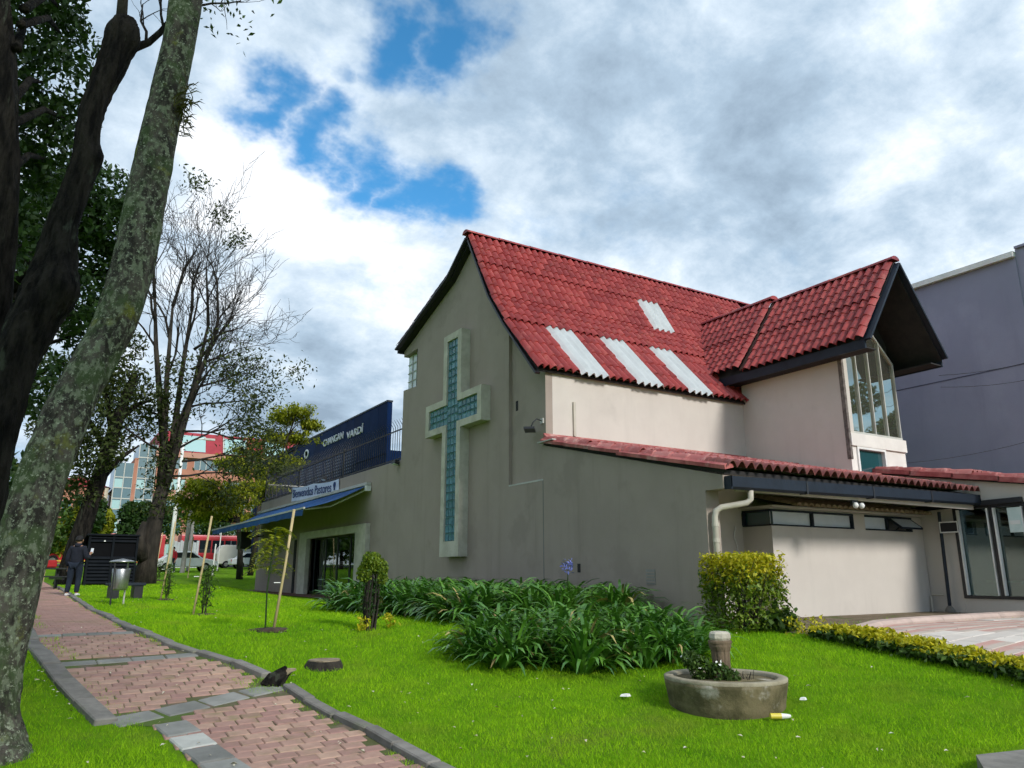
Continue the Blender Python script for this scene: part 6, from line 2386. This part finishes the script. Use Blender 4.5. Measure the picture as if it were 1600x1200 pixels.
keep = (r3.random(n) < np.where(P_[:, 2] > 0.52, 0.40 + 0.60 * (f_ > 0.72), 0.18 + 0.52 * (f_ > 0.8)))
keep |= P_[:, 2] > 0.98
keep &= (np.hypot(P_[:, 0], P_[:, 1]) < 0.63 + 0.07 * r3.random(n)) & (P_[:, 2] < 1.10 + 0.07 * r3.random(n))
P_ = P_[keep] + np.array([hx, hy, hz_]) + r3.normal(size=(keep.sum(), 3)) * 0.02
hi_ = r3.random(len(P_)) < ss(0.50, 1.05, P_[:, 2] - hz_)
leaf_object('foliage', hd_, P_[~hi_], 0.065, LEAF_HEDGE, r3, aspect=0.55)
leaf_object('top_foliage', hd_, P_[hi_], 0.065, LEAF_GOLD, r3, aspect=0.55, up=0.8)
C = np.stack([hx + 0.25 + r3.normal(size=500) * 0.13, hy - 0.42 + r3.normal(size=500) * 0.10, hz_ + np.abs(r3.normal(size=500)) * 0.12], 1)
leaf_object('basal_shoots', hd_, C, 0.18, LEAF_MID, r3)

tx, ty = -4.71, -2.11
tz = gzf(tx, ty)
tp_ = thing('topiary', 'small round topped shrub on bundled dark stems in front of the bed', 'shrub', (tx, ty, tz))
mb_ = MB()
for k in range(12):
    a = r3.random() * 6.28
    mb_.tube([(tx + 0.07 * math.cos(a), ty + 0.07 * math.sin(a), tz - 0.02), (tx + 0.12 * math.cos(a + 0.3), ty + 0.12 * math.sin(a + 0.3), tz + 0.45), (tx + 0.09 * math.cos(a + 0.6), ty + 0.09 * math.sin(a + 0.6), tz + 0.85)], [0.022, 0.017, 0.012], n=5)
mb_.build('stems', BARK, tp_)
pts_, nv = blob_points([(tx - 0.02, ty, tz + 1.0), (tx - 0.13, ty, tz + 0.86), (tx + 0.12, ty, tz + 0.95), (tx + 0.05, ty + 0.08, tz + 1.10), (tx - 0.10, ty - 0.08, tz + 1.08), (tx + 0.14, ty - 0.06, tz + 0.80)], [(0.17, 0.17, 0.14), (0.13, 0.13, 0.15), (0.14, 0.14, 0.16), (0.11, 0.11, 0.10), (0.10, 0.10, 0.12), (0.10, 0.10, 0.12)], 3000, r3, shell=0.3)
leaf_object('foliage', tp_, pts_, 0.060, LEAF_HEDGE, r3)
C = np.stack([tx + r3.normal(size=420) * 0.09, ty + r3.normal(size=420) * 0.09, tz + 0.15 + 0.65 * r3.random(420)], 1)
leaf_object('stem_leaves', tp_, C, 0.06, LEAF_DARK, r3)
for (x_, y_, lab) in ((tx - 0.16, ty - 0.12, 'tuft of yellow flowers left of the topiary foot'), (tx + 0.32, ty + 0.02, 'tuft of yellow flowers right of the topiary foot')):
    z_ = gzf(x_, y_)
    C = np.stack([x_ + r3.normal(size=60) * 0.05, y_ + r3.normal(size=60) * 0.05, z_ + 0.03 + 0.2 * r3.random(60)], 1)
    tag(leaf_object('flower_tuft', None, C, 0.085, LEAF_GOLD, r3, loc=(x_, y_, z_)), lab, 'flowers', 'yellow flower tufts')

pth = np.array([(0.42, -6.62), (0.36, -7.1), (0.28, -7.7), (0.17, -8.25), (0.05, -8.9), (-0.08, -9.5), (-0.2, -10.1)])
cum = np.concatenate([[0], np.cumsum(np.linalg.norm(np.diff(pth, axis=0), axis=1))])
nb = 15
ordw = ['first', 'second', 'third', 'fourth', 'fifth', 'sixth', 'seventh', 'eighth', 'ninth', 'tenth', 'eleventh', 'twelfth', 'thirteenth', 'fourteenth', 'fifteenth']
for k in range(nb):
    s = cum[-1] * k / (nb - 1)
    x_, y_ = np.interp(s, cum, pth[:, 0]) + r3.normal() * 0.03, np.interp(s, cum, pth[:, 1])
    z_ = gzf(x_, y_)
    t = thing('border_plant', 'low golden leaved border plant, %s from the annex end of the row' % ordw[k], 'plant', (x_, y_, z_), group='golden border plants along the driveway')
    w = r3.uniform(0.15, 0.21)
    h = r3.uniform(0.13, 0.19)
    pts_, nv = blob_points([(x_, y_, z_ + h * 0.75), (x_ - 0.1, y_ + 0.08, z_ + h * 0.65), (x_ + 0.06, y_ - 0.12, z_ + h * 0.8)], [(w, w, h * 0.55)] * 3, 520, r3, shell=0.4)
    hi_ = pts_[:, 2] > z_ + h * 0.72
    leaf_object('top_foliage', t, pts_[hi_], 0.075, LEAF_GOLD, r3, aspect=0.5, up=1.0)
    C = np.stack([x_ - 0.05 + r3.normal(size=170) * 0.13, y_ + r3.normal(size=170) * 0.13, z_ + 0.02 + 0.12 * r3.random(170)], 1)
    leaf_object('foliage', t, np.concatenate([pts_[~hi_], C]), 0.08, LEAF_MID, r3, aspect=0.5)
wild = thing('border_plant', 'straggly pale yellow plant by the corner of the driveway', 'plant', (0.55, -6.15, gzf(0.55, -6.15)))
C = np.stack([0.55 + r3.normal(size=160) * 0.18, -6.15 + r3.normal(size=160) * 0.18, gzf(0.55, -6.15) + 0.25 * r3.random(160)], 1)
leaf_object('foliage', wild, C, 0.07, LEAF_GOLD, r3)

# ------------------------------------------------------------------ trees outside the picture, one of them added for its shade
def outside_tree(x, y, h, w, z0, label, r_):
    z = gzf(x, y)
    t = thing('outside_tree', label, 'tree', (x, y, z), group='trees outside the picture')
    MB().tube([(x, y, z - 0.1), (x + 0.1, y, z + h * 0.4), (x, y, z + h * 0.8)], [0.32, 0.24, 0.1], n=10).build('trunk', BARK, t, smooth=True)
    cl = [(x + r_.normal() * w * 0.45, y + r_.normal() * w * 0.45, z + z0 + (h - z0) * r_.random()) for _ in range(12)]
    pts_, nv = blob_points(cl, [w * r_.uniform(0.3, 0.5) for _ in range(12)], 6500, r_, shell=0.4)
    leaf_object('crown', t, pts_, 0.30, LEAF_MID, r_, aspect=0.5)


r5 = np.random.default_rng(9)
outside_tree(-6.9, -18.6, 16.5, 2.8, 10.8, 'leafy tree added behind the viewpoint to shade the left trunks', r5)  # unseen tree, placed and shaped to shade the trunks on the left
outside_tree(27.0, -15.0, 9.5, 2.6, 3.0, 'leafy street tree mirrored in the dormer window', r5)
outside_tree(33.0, -22.0, 11.0, 3.0, 3.0, 'tall street tree mirrored in the dormer window', r5)
outside_tree(22.0, -13.5, 6.5, 2.0, 2.0, 'low street tree right of the driveway', r5)

# ------------------------------------------------------------------ saplings with stakes
BAMBOO = mat('bamboo', (0.55, 0.43, 0.22), (0.42, 0.33, 0.17), scale=6, rough=0.6, stretch=(1, 1, 0.2))


def stake(a, b, r_, parent):
    o = MB().tube([a, ((a[0] + b[0]) / 2 + 0.01, (a[1] + b[1]) / 2, (a[2] + b[2]) / 2), b], r_, n=7).build('stake', BAMBOO, parent, smooth=True)
    MB().tube([(a[0] * 0.6 + b[0] * 0.4 - 0.02, a[1] * 0.6 + b[1] * 0.4, a[2] * 0.6 + b[2] * 0.4), (a[0] * 0.6 + b[0] * 0.4 - 0.12, a[1] * 0.6 + b[1] * 0.4, a[2] * 0.6 + b[2] * 0.4)], 0.008, n=5).build('tie', WHITEMETAL, o)


sx, sy = -6.06, -1.48
sz = gzf(sx, sy)
s1 = thing('staked_sapling', 'feathery leaved sapling tied to a tall bamboo stake near the path', 'sapling', (sx, sy, sz))
stake((sx + 0.02, sy, sz - 0.05), (sx + 0.20, sy - 0.05, sz + 1.85), 0.022, s1)
mb_ = MB()
mb_.tube([(sx - 0.10, sy, sz - 0.02), (sx - 0.12, sy, sz + 0.6), (sx - 0.08, sy, sz + 1.2), (sx - 0.05, sy, sz + 1.5)], [0.014, 0.012, 0.010, 0.006], n=6)
C, Dd = [], []
for k in range(26):
    a = r3.random() * 6.28
    h0 = sz + r3.uniform(0.85, 1.55)
    L_ = r3.uniform(0.28, 0.45)
    dr = np.array([math.cos(a), math.sin(a), 0.15])
    p0 = np.array([sx - 0.08, sy, h0])
    pts_ = [p0 + dr * L_ * t + np.array([0, 0, 0.12 * t - 0.28 * t * t]) for t in np.linspace(0, 1, 6)]
    mb_.tube(pts_, 0.004, n=3, cap=False)
    for t in np.linspace(0.15, 1, 13):
        q = p0 + dr * L_ * t + np.array([0, 0, 0.12 * t - 0.28 * t * t])
        sd = np.array([-dr[1], dr[0], -0.25])
        for s in (-1, 1):
            C.append(q + sd * s * 0.05)
            Dd.append(sd * s * 2)
mb_.build('stem', LEAF_MID, s1)
leaf_object('leaves', s1, np.array(C), 0.085, LEAF_YEL, r3, aspect=0.28, dirs=np.array(Dd), up=0.8)


def mulch(x, y, r_, parent):
    z = gzf(x, y)
    m_ = MB()
    m_.lathe([(r_, -0.02), (r_ * 0.9, 0.022), (r_ * 0.4, 0.04), (0.01, 0.045)], (x, y, z), 14, jit=0.25)
    m_.build('mulch_ring', SOIL, parent, smooth=True)


mulch(sx - 0.03, sy, 0.30, s1)


def column_sapling(x, y, h, lab, dx, sh, n):
    z = gzf(x, y)
    t = thing('staked_sapling', lab, 'sapling', (x, y, z))
    stake((x + dx, y, z - 0.05), (x + dx + 0.18, y - 0.02, z + sh), 0.022, t)
    mb_ = MB()
    for k in range(5):
        a = r3.random() * 6.28
        mb_.tube([(x + 0.05 * math.cos(a), y + 0.05 * math.sin(a), z - 0.02), (x + 0.07 * math.cos(a + 1), y + 0.07 * math.sin(a + 1), z + h * 0.5), (x + 0.04 * math.cos(a), y, z + h * 0.95)], [0.010, 0.008, 0.004], n=4)
    mb_.build('stem', BARK, t)
    C = np.stack([x + r3.normal(size=n) * 0.08, y + r3.normal(size=n) * 0.08, z + h * (0.15 + 0.9 * r3.random(n))], 1)
    leaf_object('leaves', t, C, 0.07, LEAF_MID, r3)
    mulch(x, y, 0.25, t)


column_sapling(-6.30, 2.75, 0.92, 'slim dark columnar sapling beside a leaning bamboo stake', -0.22, 1.95, 420)
column_sapling(-6.00, 10.3, 0.95, 'slim columnar sapling with two stakes in front of the bare tree', -0.15, 2.2, 420)
column_sapling(-4.1, 27.5, 0.9, 'small staked sapling at the foot of the bare tree', -0.2, 2.3, 260)
for (x, y, h, lab) in ((-8.9, 26.0, 2.0, 'lone bamboo stake left of the standing man'), (-2.2, 31.0, 2.2, 'lone bamboo stake right of the bare tree trunk')):
    z = gzf(x, y)
    tag(MB().tube([(x, y, z - 0.05), (x + 0.08, y, z + h)], 0.028, n=6).build('bamboo_stake', BAMBOO, None, loc=(x, y, z)), lab, 'stake', 'lone bamboo stakes')

# ------------------------------------------------------------------ planter with the broken column
px_, py_ = -3.02, -7.84
pz_ = gzf(px_, py_)
PLC = mat('mossy_concrete', (0.165, 0.135, 0.072), (0.085, 0.072, 0.034), scale=3.5, lo=0.4, hi=0.62, rough=0.95, bump=0.7, bscale=22, stain=(0.36, 0.33, 0.27), stscale=2.4, sts=(0.55, 0.68), bdist=0.015)
RIMC = mat('rim_concrete', (0.35, 0.31, 0.22), (0.24, 0.21, 0.14), scale=5, rough=0.95, bump=0.5, bscale=40)
pl_ = thing('round_planter', 'low round mossy concrete planter on the front lawn', 'planter', (px_, py_, pz_))
m_ = MB()
m_.lathe([(0.58, -0.15), (0.585, 0.02), (0.60, 0.10), (0.62, 0.20), (0.625, 0.235)], (px_, py_, pz_), 48, jit=0.006)
m_.build('bowl', PLC, pl_, smooth=True)
m_ = MB()
n = 48
prof = [(0.622, 0.236), (0.625, 0.262), (0.60, 0.272), (0.535, 0.270), (0.52, 0.258), (0.515, 0.12)]
b = 0
vs, fs = [], []
for r_, z in prof:
    for k in range(n):
        a = 2 * math.pi * k / n
        vs.append((px_ + r_ * math.cos(a), py_ + r_ * math.sin(a), pz_ + z))
for i in range(len(prof) - 1):
    for k in range(n):
        a, c = i * n + k, i * n + (k + 1) % n
        fs.append((a, c, c + n, a + n))
m_.add(vs, fs)
m_.build('rim', RIMC, pl_, smooth=True)
m_ = MB()
m_.lathe([(0.516, 0.125), (0.35, 0.145), (0.15, 0.17), (0.01, 0.175)], (px_, py_, pz_), 32, jit=0.02)
m_.build('soil', SOIL, pl_, smooth=True)
cxp, cyp = px_ + 0.02, py_ + 0.06
col = thing('broken_column', 'weathered fluted stump of a column standing in the round planter', 'column', (cxp, cyp, pz_ + 0.18))
COLM = mat('column_stone', (0.19, 0.14, 0.09), (0.10, 0.072, 0.045), scale=5, rough=0.95, bump=0.8, bscale=18, stretch=(1, 1, 0.4), stain=(0.12, 0.085, 0.05), stscale=3, sts=(0.55, 0.7))
m_ = MB()
prof = [(0.17, 0.16), (0.165, 0.19), (0.115, 0.23), (0.098, 0.30), (0.093, 0.40), (0.098, 0.50), (0.115, 0.55), (0.118, 0.58)]
base = len(m_.v)
n = 40
for r_, z in prof:
    for k in range(n):
        a = 2 * math.pi * k / n
        fl_ = 1 - (0.10 * max(0, math.cos(9 * a)) ** 4 if 0.21 < z < 0.54 else 0)
        m_.v.append((cxp + r_ * fl_ * math.cos(a) + 0.02 * (0.7 - z), cyp + r_ * fl_ * math.sin(a), pz_ + z))
for i in range(len(prof) - 1):
    for k in range(n):
        a, c = base + i * n + k, base + i * n + (k + 1) % n
        m_.f.append([a, c, c + n, a + n])
        m_.m.append(0)
m_.f.append([base + (len(prof) - 1) * n + k for k in range(n)])
m_.m.append(0)
m_.build('shaft', COLM, col, smooth=False)
MB().lathe([(0.112, 0.575), (0.124, 0.585), (0.124, 0.605), (0.10, 0.615)], (cxp, cyp, pz_), 28, jit=0.03).build('collar', COLM, col)
st = thing('capping_stone', 'pale rough stone block lying on top of the broken column', 'stone', (cxp, cyp, pz_ + 0.612))
m_ = MB()
m_.lathe([(0.10, 0.612), (0.112, 0.635), (0.108, 0.68), (0.085, 0.70), (0.02, 0.705)], (cxp, cyp, pz_), 9, jit=0.10)
m_.build('block', mat('pale_stone', (0.50, 0.46, 0.37), (0.40, 0.36, 0.29), scale=7, bump=0.6, bscale=25, rough=0.95), st)

r4 = np.random.default_rng(3)
sh = thing('planter_shrub', 'small green shrub with white flowers growing in the round planter', 'plant', (px_ - 0.2, py_ + 0.08, pz_ + 0.18))
pts_, nv = blob_points([(px_ - 0.22, py_ + 0.12, pz_ + 0.34), (px_ - 0.10, py_ - 0.02, pz_ + 0.28), (px_ - 0.30, py_ + 0.18, pz_ + 0.42), (px_ - 0.02, py_ - 0.12, pz_ + 0.25)], [0.13, 0.13, 0.10, 0.09], 1500, r4, shell=0.4)
leaf_object('foliage', sh, pts_, 0.045, LEAF_MID, r4, aspect=0.55)
leaf_object('white_flowers', sh, pts_[:26] + np.array([0, 0, 0.03]), 0.035, mat('white_petal', (0.75, 0.75, 0.70), (0.82, 0.82, 0.78), tint=True), r4, aspect=0.9)
dw = thing('dry_stems', 'dry brown stems right of the column in the planter', 'plant', (px_ + 0.25, py_ - 0.1, pz_ + 0.18))
m_ = MB()
for k in range(22):
    a = np.array([px_ + 0.18 + r4.normal() * 0.07, py_ - 0.12 + r4.normal() * 0.06, pz_ + 0.16])
    m_.tube([a, a + np.array([r4.normal() * 0.05, r4.normal() * 0.05, r4.uniform(0.06, 0.18)])], [0.005, 0.002], n=3)
m_.build('stems', TWIG, dw)

# litter on the lawn
bt = thing('bottle', 'small yellow and white bottle lying in the grass by the planter', 'bottle', (-3.16, -8.52, gzf(-3.16, -8.52) + 0.04))
z = gzf(-3.16, -8.52) + 0.045
MB().tube([(-3.16, -8.52, z), (-3.07, -8.57, z)], 0.028, n=10).build('body', mat('bottle_yellow', (0.75, 0.60, 0.06), rough=0.35), bt)
MB().tube([(-3.07, -8.57, z), (-3.02, -8.60, z), (-2.99, -8.615, z)], [0.027, 0.022, 0.014], n=10).build('neck', WHITEMETAL, bt)
for (x, y, s, lab) in ((-3.78, -7.15, 0.06, 'crumpled white paper on the lawn left of the planter'), (-2.45, -8.35, 0.04, 'scrap of white paper right of the planter')):
    z = gzf(x, y) + 0.03
    m_ = MB()
    m_.lathe([(s * 0.3, 0), (s, 0.008), (s * 0.8, 0.03), (s * 0.1, 0.035)], (x, y, z), 7, jit=0.35, sy=0.6)
    tag(m_.build('paper_scrap', WHITEMETAL, None, loc=(x, y, z)), lab, 'litter', 'scraps of paper')

# stumps
STUMP = mat('stump_wood', (0.30, 0.24, 0.16), (0.20, 0.155, 0.10), scale=8, bump=0.6, bscale=20, rough=0.95)


def stump(x, y, r_, h, lab, tilt=0.0, jag=0.0):
    z = gzf(x, y)
    t = thing('tree_stump', lab, 'stump', (x, y, z))
    m_ = MB()
    m_.lathe([(r_ * 1.35, -0.08), (r_ * 1.12, h * 0.4), (r_, h)], (x, y, z), 22, jit=0.07)
    m_.build('trunk', BARK, t)
    m_ = MB()
    m_.lathe([(r_ * 0.97, h - 0.01), (r_ * 0.95, h + 0.012), (r_ * 0.4, h + 0.006), (0.01, h + 0.004)], (x, y, z), 22, jit=0.07)
    m_.build('cut_face', STUMP, t)
    return t


stump(-6.10, -4.20, 0.20, 0.075, 'flat sawn tree stump in the lawn right of the path')
rt = thing('root_stump', 'small jagged dark root stump pushing through the kerb', 'stump', (-6.80, -4.72, gzf(-6.8, -4.72)))
z = gzf(-6.8, -4.72)
m_ = MB()
m_.tube([(-6.88, -4.78, z - 0.06), (-6.82, -4.75, z + 0.04), (-6.74, -4.70, z + 0.09), (-6.64, -4.63, z + 0.12)], [0.12, 0.09, 0.06, 0.02], n=14, jit=0.22, r_=r4)
m_.tube([(-6.86, -4.68, z - 0.05), (-6.78, -4.66, z + 0.10), (-6.72, -4.72, z + 0.17)], [0.07, 0.05, 0.02], n=8, jit=0.15, r_=r4)
m_.build('wood', BARKDARK, rt)
m_ = MB()
m_.tube([(-6.78, -4.74, z + 0.07), (-6.70, -4.69, z + 0.125), (-6.58, -4.60, z + 0.13)], [0.035, 0.04, 0.015], n=7, jit=0.1, r_=r4)
m_.build('splinter', STUMP, rt)


# ------------------------------------------------------------------ people
def skin_obj(name, V, E, Rr, m, parent, sub=2, root=0):
    me = bpy.data.meshes.new(name)
    me.from_pydata(V, E, [])
    o = bpy.data.objects.new(name + '_tmp', me)
    COL.objects.link(o)
    md = o.modifiers.new('skin', 'SKIN')
    md.use_smooth_shade = True
    sv_ = me.skin_vertices[0].data
    for i, r_ in enumerate(Rr):
        sv_[i].radius = r_ if isinstance(r_, tuple) else (r_, r_)
        sv_[i].use_root = (i == root)
    sd = o.modifiers.new('sub', 'SUBSURF')
    sd.levels = sd.render_levels = sub
    bpy.context.view_layer.update()
    nm = bpy.data.meshes.new_from_object(o.evaluated_get(bpy.context.evaluated_depsgraph_get()))
    bpy.data.objects.remove(o)
    nm.materials.clear()
    nm.materials.append(m)
    nm.name = name
    for p in nm.polygons:
        p.use_smooth = True
        p.material_index = 0
    return link_mesh(name, nm, parent)


SKINM = mat('skin', (0.36, 0.20, 0.13), (0.33, 0.18, 0.12), rough=0.6)
HAIR = mat('hair', (0.012, 0.010, 0.009), rough=0.7)
SHOE = mat('white_shoe', (0.75, 0.75, 0.72), rough=0.6)


def person(label, loc, rz, top_m, leg_m, phone=True, sc=1.0):
    t = thing('person', label, 'person', (0, 0, 0))
    # facing +y; right arm bent up holding a phone
    V = [(0, 0, 0.98), (0, 0.0, 1.15), (0, 0.01, 1.32), (0, 0.0, 1.45), (0, 0.015, 1.53), (0, 0.03, 1.60), (0, 0.03, 1.68), (0, 0.025, 1.735),
         (0.10, 0.0, 0.92), (0.115, 0.02, 0.70), (0.115, 0.03, 0.49), (0.12, -0.01, 0.27), (0.125, -0.03, 0.085), (0.135, 0.10, 0.04),
         (-0.10, 0.0, 0.92), (-0.115, -0.02, 0.70), (-0.115, -0.01, 0.49), (-0.12, -0.06, 0.27), (-0.125, -0.09, 0.085), (-0.135, 0.04, 0.04),
         (0.17, 0.0, 1.42), (0.235, -0.01, 1.27), (0.265, 0.0, 1.12), (0.27, 0.14, 1.14), (0.255, 0.26, 1.22), (0.25, 0.30, 1.25),
         (-0.17, 0.0, 1.42), (-0.235, -0.01, 1.27), (-0.265, -0.01, 1.10), (-0.27, 0.06, 0.95), (-0.265, 0.10, 0.84), (-0.26, 0.12, 0.79)]
    E = [(0, 1), (1, 2), (2, 3), (3, 4), (4, 5), (5, 6), (6, 7), (0, 8), (8, 9), (9, 10), (10, 11), (11, 12), (12, 13), (0, 14), (14, 15), (15, 16), (16, 17), (17, 18), (18, 19),
         (3, 20), (20, 21), (21, 22), (22, 23), (23, 24), (24, 25), (3, 26), (26, 27), (27, 28), (28, 29), (29, 30), (30, 31)]
    RR = [(0.15, 0.11), (0.145, 0.10), (0.16, 0.11), (0.13, 0.09), 0.055, 0.085, 0.092, 0.06,
          0.09, 0.085, 0.06, 0.058, 0.04, 0.04, 0.09, 0.085, 0.06, 0.058, 0.04, 0.04,
          0.06, 0.05, 0.043, 0.038, 0.03, 0.03, 0.06, 0.05, 0.043, 0.038, 0.03, 0.03]
    body = skin_obj('body', V, E, RR, SKINM, t)
    # jacket
    vi = [0, 1, 2, 3, 20, 21, 22, 23, 24, 26, 27, 28, 29, 30]
    mp = {a: i for i, a in enumerate(vi)}
    VJ = [V[i] for i in vi]
    VJ[mp[0]] = (0, 0, 0.86)
    VJ[mp[24]] = (0.257, 0.235, 1.205)
    VJ[mp[30]] = (-0.266, 0.09, 0.86)
    EJ = [(mp[a], mp[b]) for a, b in E if a in mp and b in mp]
    RJ = [(0.195, 0.15), (0.185, 0.14), (0.20, 0.15), (0.185, 0.135), 0.095, 0.075, 0.068, 0.06, 0.052, 0.085, 0.075, 0.068, 0.06, 0.052]
    skin_obj('jacket', VJ, EJ, RJ, top_m, t)
    m_ = MB()
    m_.lathe([(0.12, 1.46), (0.095, 1.53), (0.080, 1.56)], (0, 0.0, 0), 14)
    m_.build('collar', top_m, t, smooth=True)
    # trousers
    vi = [0, 8, 9, 10, 11, 12, 14, 15, 16, 17, 18]
    mp = {a: i for i, a in enumerate(vi)}
    VT = [V[i] for i in vi]
    VT[mp[12]] = (0.125, -0.025, 0.10)
    VT[mp[18]] = (-0.125, -0.085, 0.10)
    ET = [(mp[a], mp[b]) for a, b in E if a in mp and b in mp]
    skin_obj('trousers', VT, ET, [(0.165, 0.125), 0.115, 0.105, 0.083, 0.078, 0.075, 0.115, 0.105, 0.083, 0.078, 0.075], leg_m, t)
    for s, yy in ((1, -0.03), (-1, -0.09)):
        skin_obj('shoe', [(0.127 * s, yy - 0.03, 0.055), (0.13 * s, yy + 0.08, 0.045), (0.135 * s, yy + 0.19, 0.035)], [(0, 1), (1, 2)], [(0.055, 0.055), (0.055, 0.045), (0.045, 0.032)], SHOE, t)
    # hair cap, ears, nose
    m_ = MB()
    m_.lathe([(0.088, 1.625), (0.102, 1.66), (0.104, 1.70), (0.085, 1.755), (0.045, 1.785), (0.005, 1.792)], (0, 0.012, 0), 18, sy=1.06)
    m_.v = [(x, y - (0.025 if z < 1.70 else 0.0), z) for x, y, z in m_.v]
    m_.build('hair', HAIR, t, smooth=True)
    for s in (-1, 1):
        MB().lathe([(0.006, -0.03), (0.018, 0), (0.006, 0.03)], (0.098 * s, 0.03, 1.645), 8).build('ear', SKINM, t)
    # hands: palm and five fingers each
    for (hx_, hy_, hz_h, dy, dz) in ((0.25, 0.29, 1.245, 0.8, 0.6), (-0.26, 0.115, 0.80, 0.3, -0.95)):
        m_ = MB()
        m_.tube([(hx_, hy_, hz_h), (hx_, hy_ + 0.045 * dy, hz_h + 0.045 * dz), (hx_, hy_ + 0.085 * dy, hz_h + 0.085 * dz)], [0.026, 0.036, 0.034], n=8)
        for q, L_ in enumerate((0.065, 0.075, 0.07, 0.055)):
            ox = (q - 1.5) * 0.018
            a = (hx_ + ox, hy_ + 0.08 * dy, hz_h + 0.08 * dz)
            b_ = (hx_ + ox, hy_ + (0.08 + L_ * 0.6) * dy + 0.012, hz_h + (0.08 + L_ * 0.6) * dz)
            c_ = (hx_ + ox, hy_ + (0.08 + L_ * 0.8) * dy + 0.03, hz_h + (0.08 + L_ * 0.9) * dz)
            m_.tube([a, b_, c_], [0.009, 0.008, 0.006], n=6)
        m_.tube([(hx_ - 0.02, hy_ + 0.02 * dy, hz_h + 0.02 * dz), (hx_ - 0.045, hy_ + 0.05 * dy, hz_h + 0.05 * dz), (hx_ - 0.04, hy_ + 0.085 * dy, hz_h + 0.085 * dz)], [0.012, 0.010, 0.007], n=6)
        m_.build('hand', SKINM, t, smooth=True)
    t.location = loc
    t.rotation_euler = (0, 0, rz)
    t.scale = (sc, sc, sc)
    ph = None
    if phone:
        c_, s_ = math.cos(rz), math.sin(rz)
        lx, ly, lz = 0.25, 0.385, 1.34
        ph = thing('mobile_phone', 'pale mobile phone held up by the man at the kiosk', 'phone', (loc[0] + (lx * c_ - ly * s_) * sc, loc[1] + (lx * s_ + ly * c_) * sc, loc[2] + lz * sc))
        MB().box(-0.04, 0.04, -0.006, 0.006, -0.075, 0.085).mesh('case', WHITEMETAL)
        q = link_mesh('case', MB().box(-0.04, 0.04, -0.006, 0.006, -0.075, 0.085).mesh('case', WHITEMETAL, bevel=0.003), ph)
        link_mesh('screen', MB().box(-0.036, 0.036, -0.0085, -0.0065, -0.068, 0.078).mesh('screen', FROST), ph)
        ph.rotation_euler = (-0.3, 0, rz)
    return t


NAVYCLOTH = mat('navy_jacket', (0.010, 0.012, 0.020), (0.016, 0.018, 0.028), scale=8, rough=0.9)
JEANS = mat('dark_jeans', (0.010, 0.015, 0.027), (0.015, 0.022, 0.036), scale=6, rough=0.9)
REDTOP = mat('red_jacket', (0.35, 0.02, 0.03), rough=0.9)
pxx, pyy = -8.23, 13.24
person('man in a dark jacket, jeans and white shoes seen from behind at the path edge', (pxx, pyy, gzf(pxx, pyy) + 0.01), -0.45, NAVYCLOTH, JEANS, True, 1.0)
qx, qy = -1.15, 44.5
person('distant person in a red jacket standing by the white car', (qx, qy, gzf(qx, qy) + 0.005), 2.4, REDTOP, JEANS, False, 0.98)
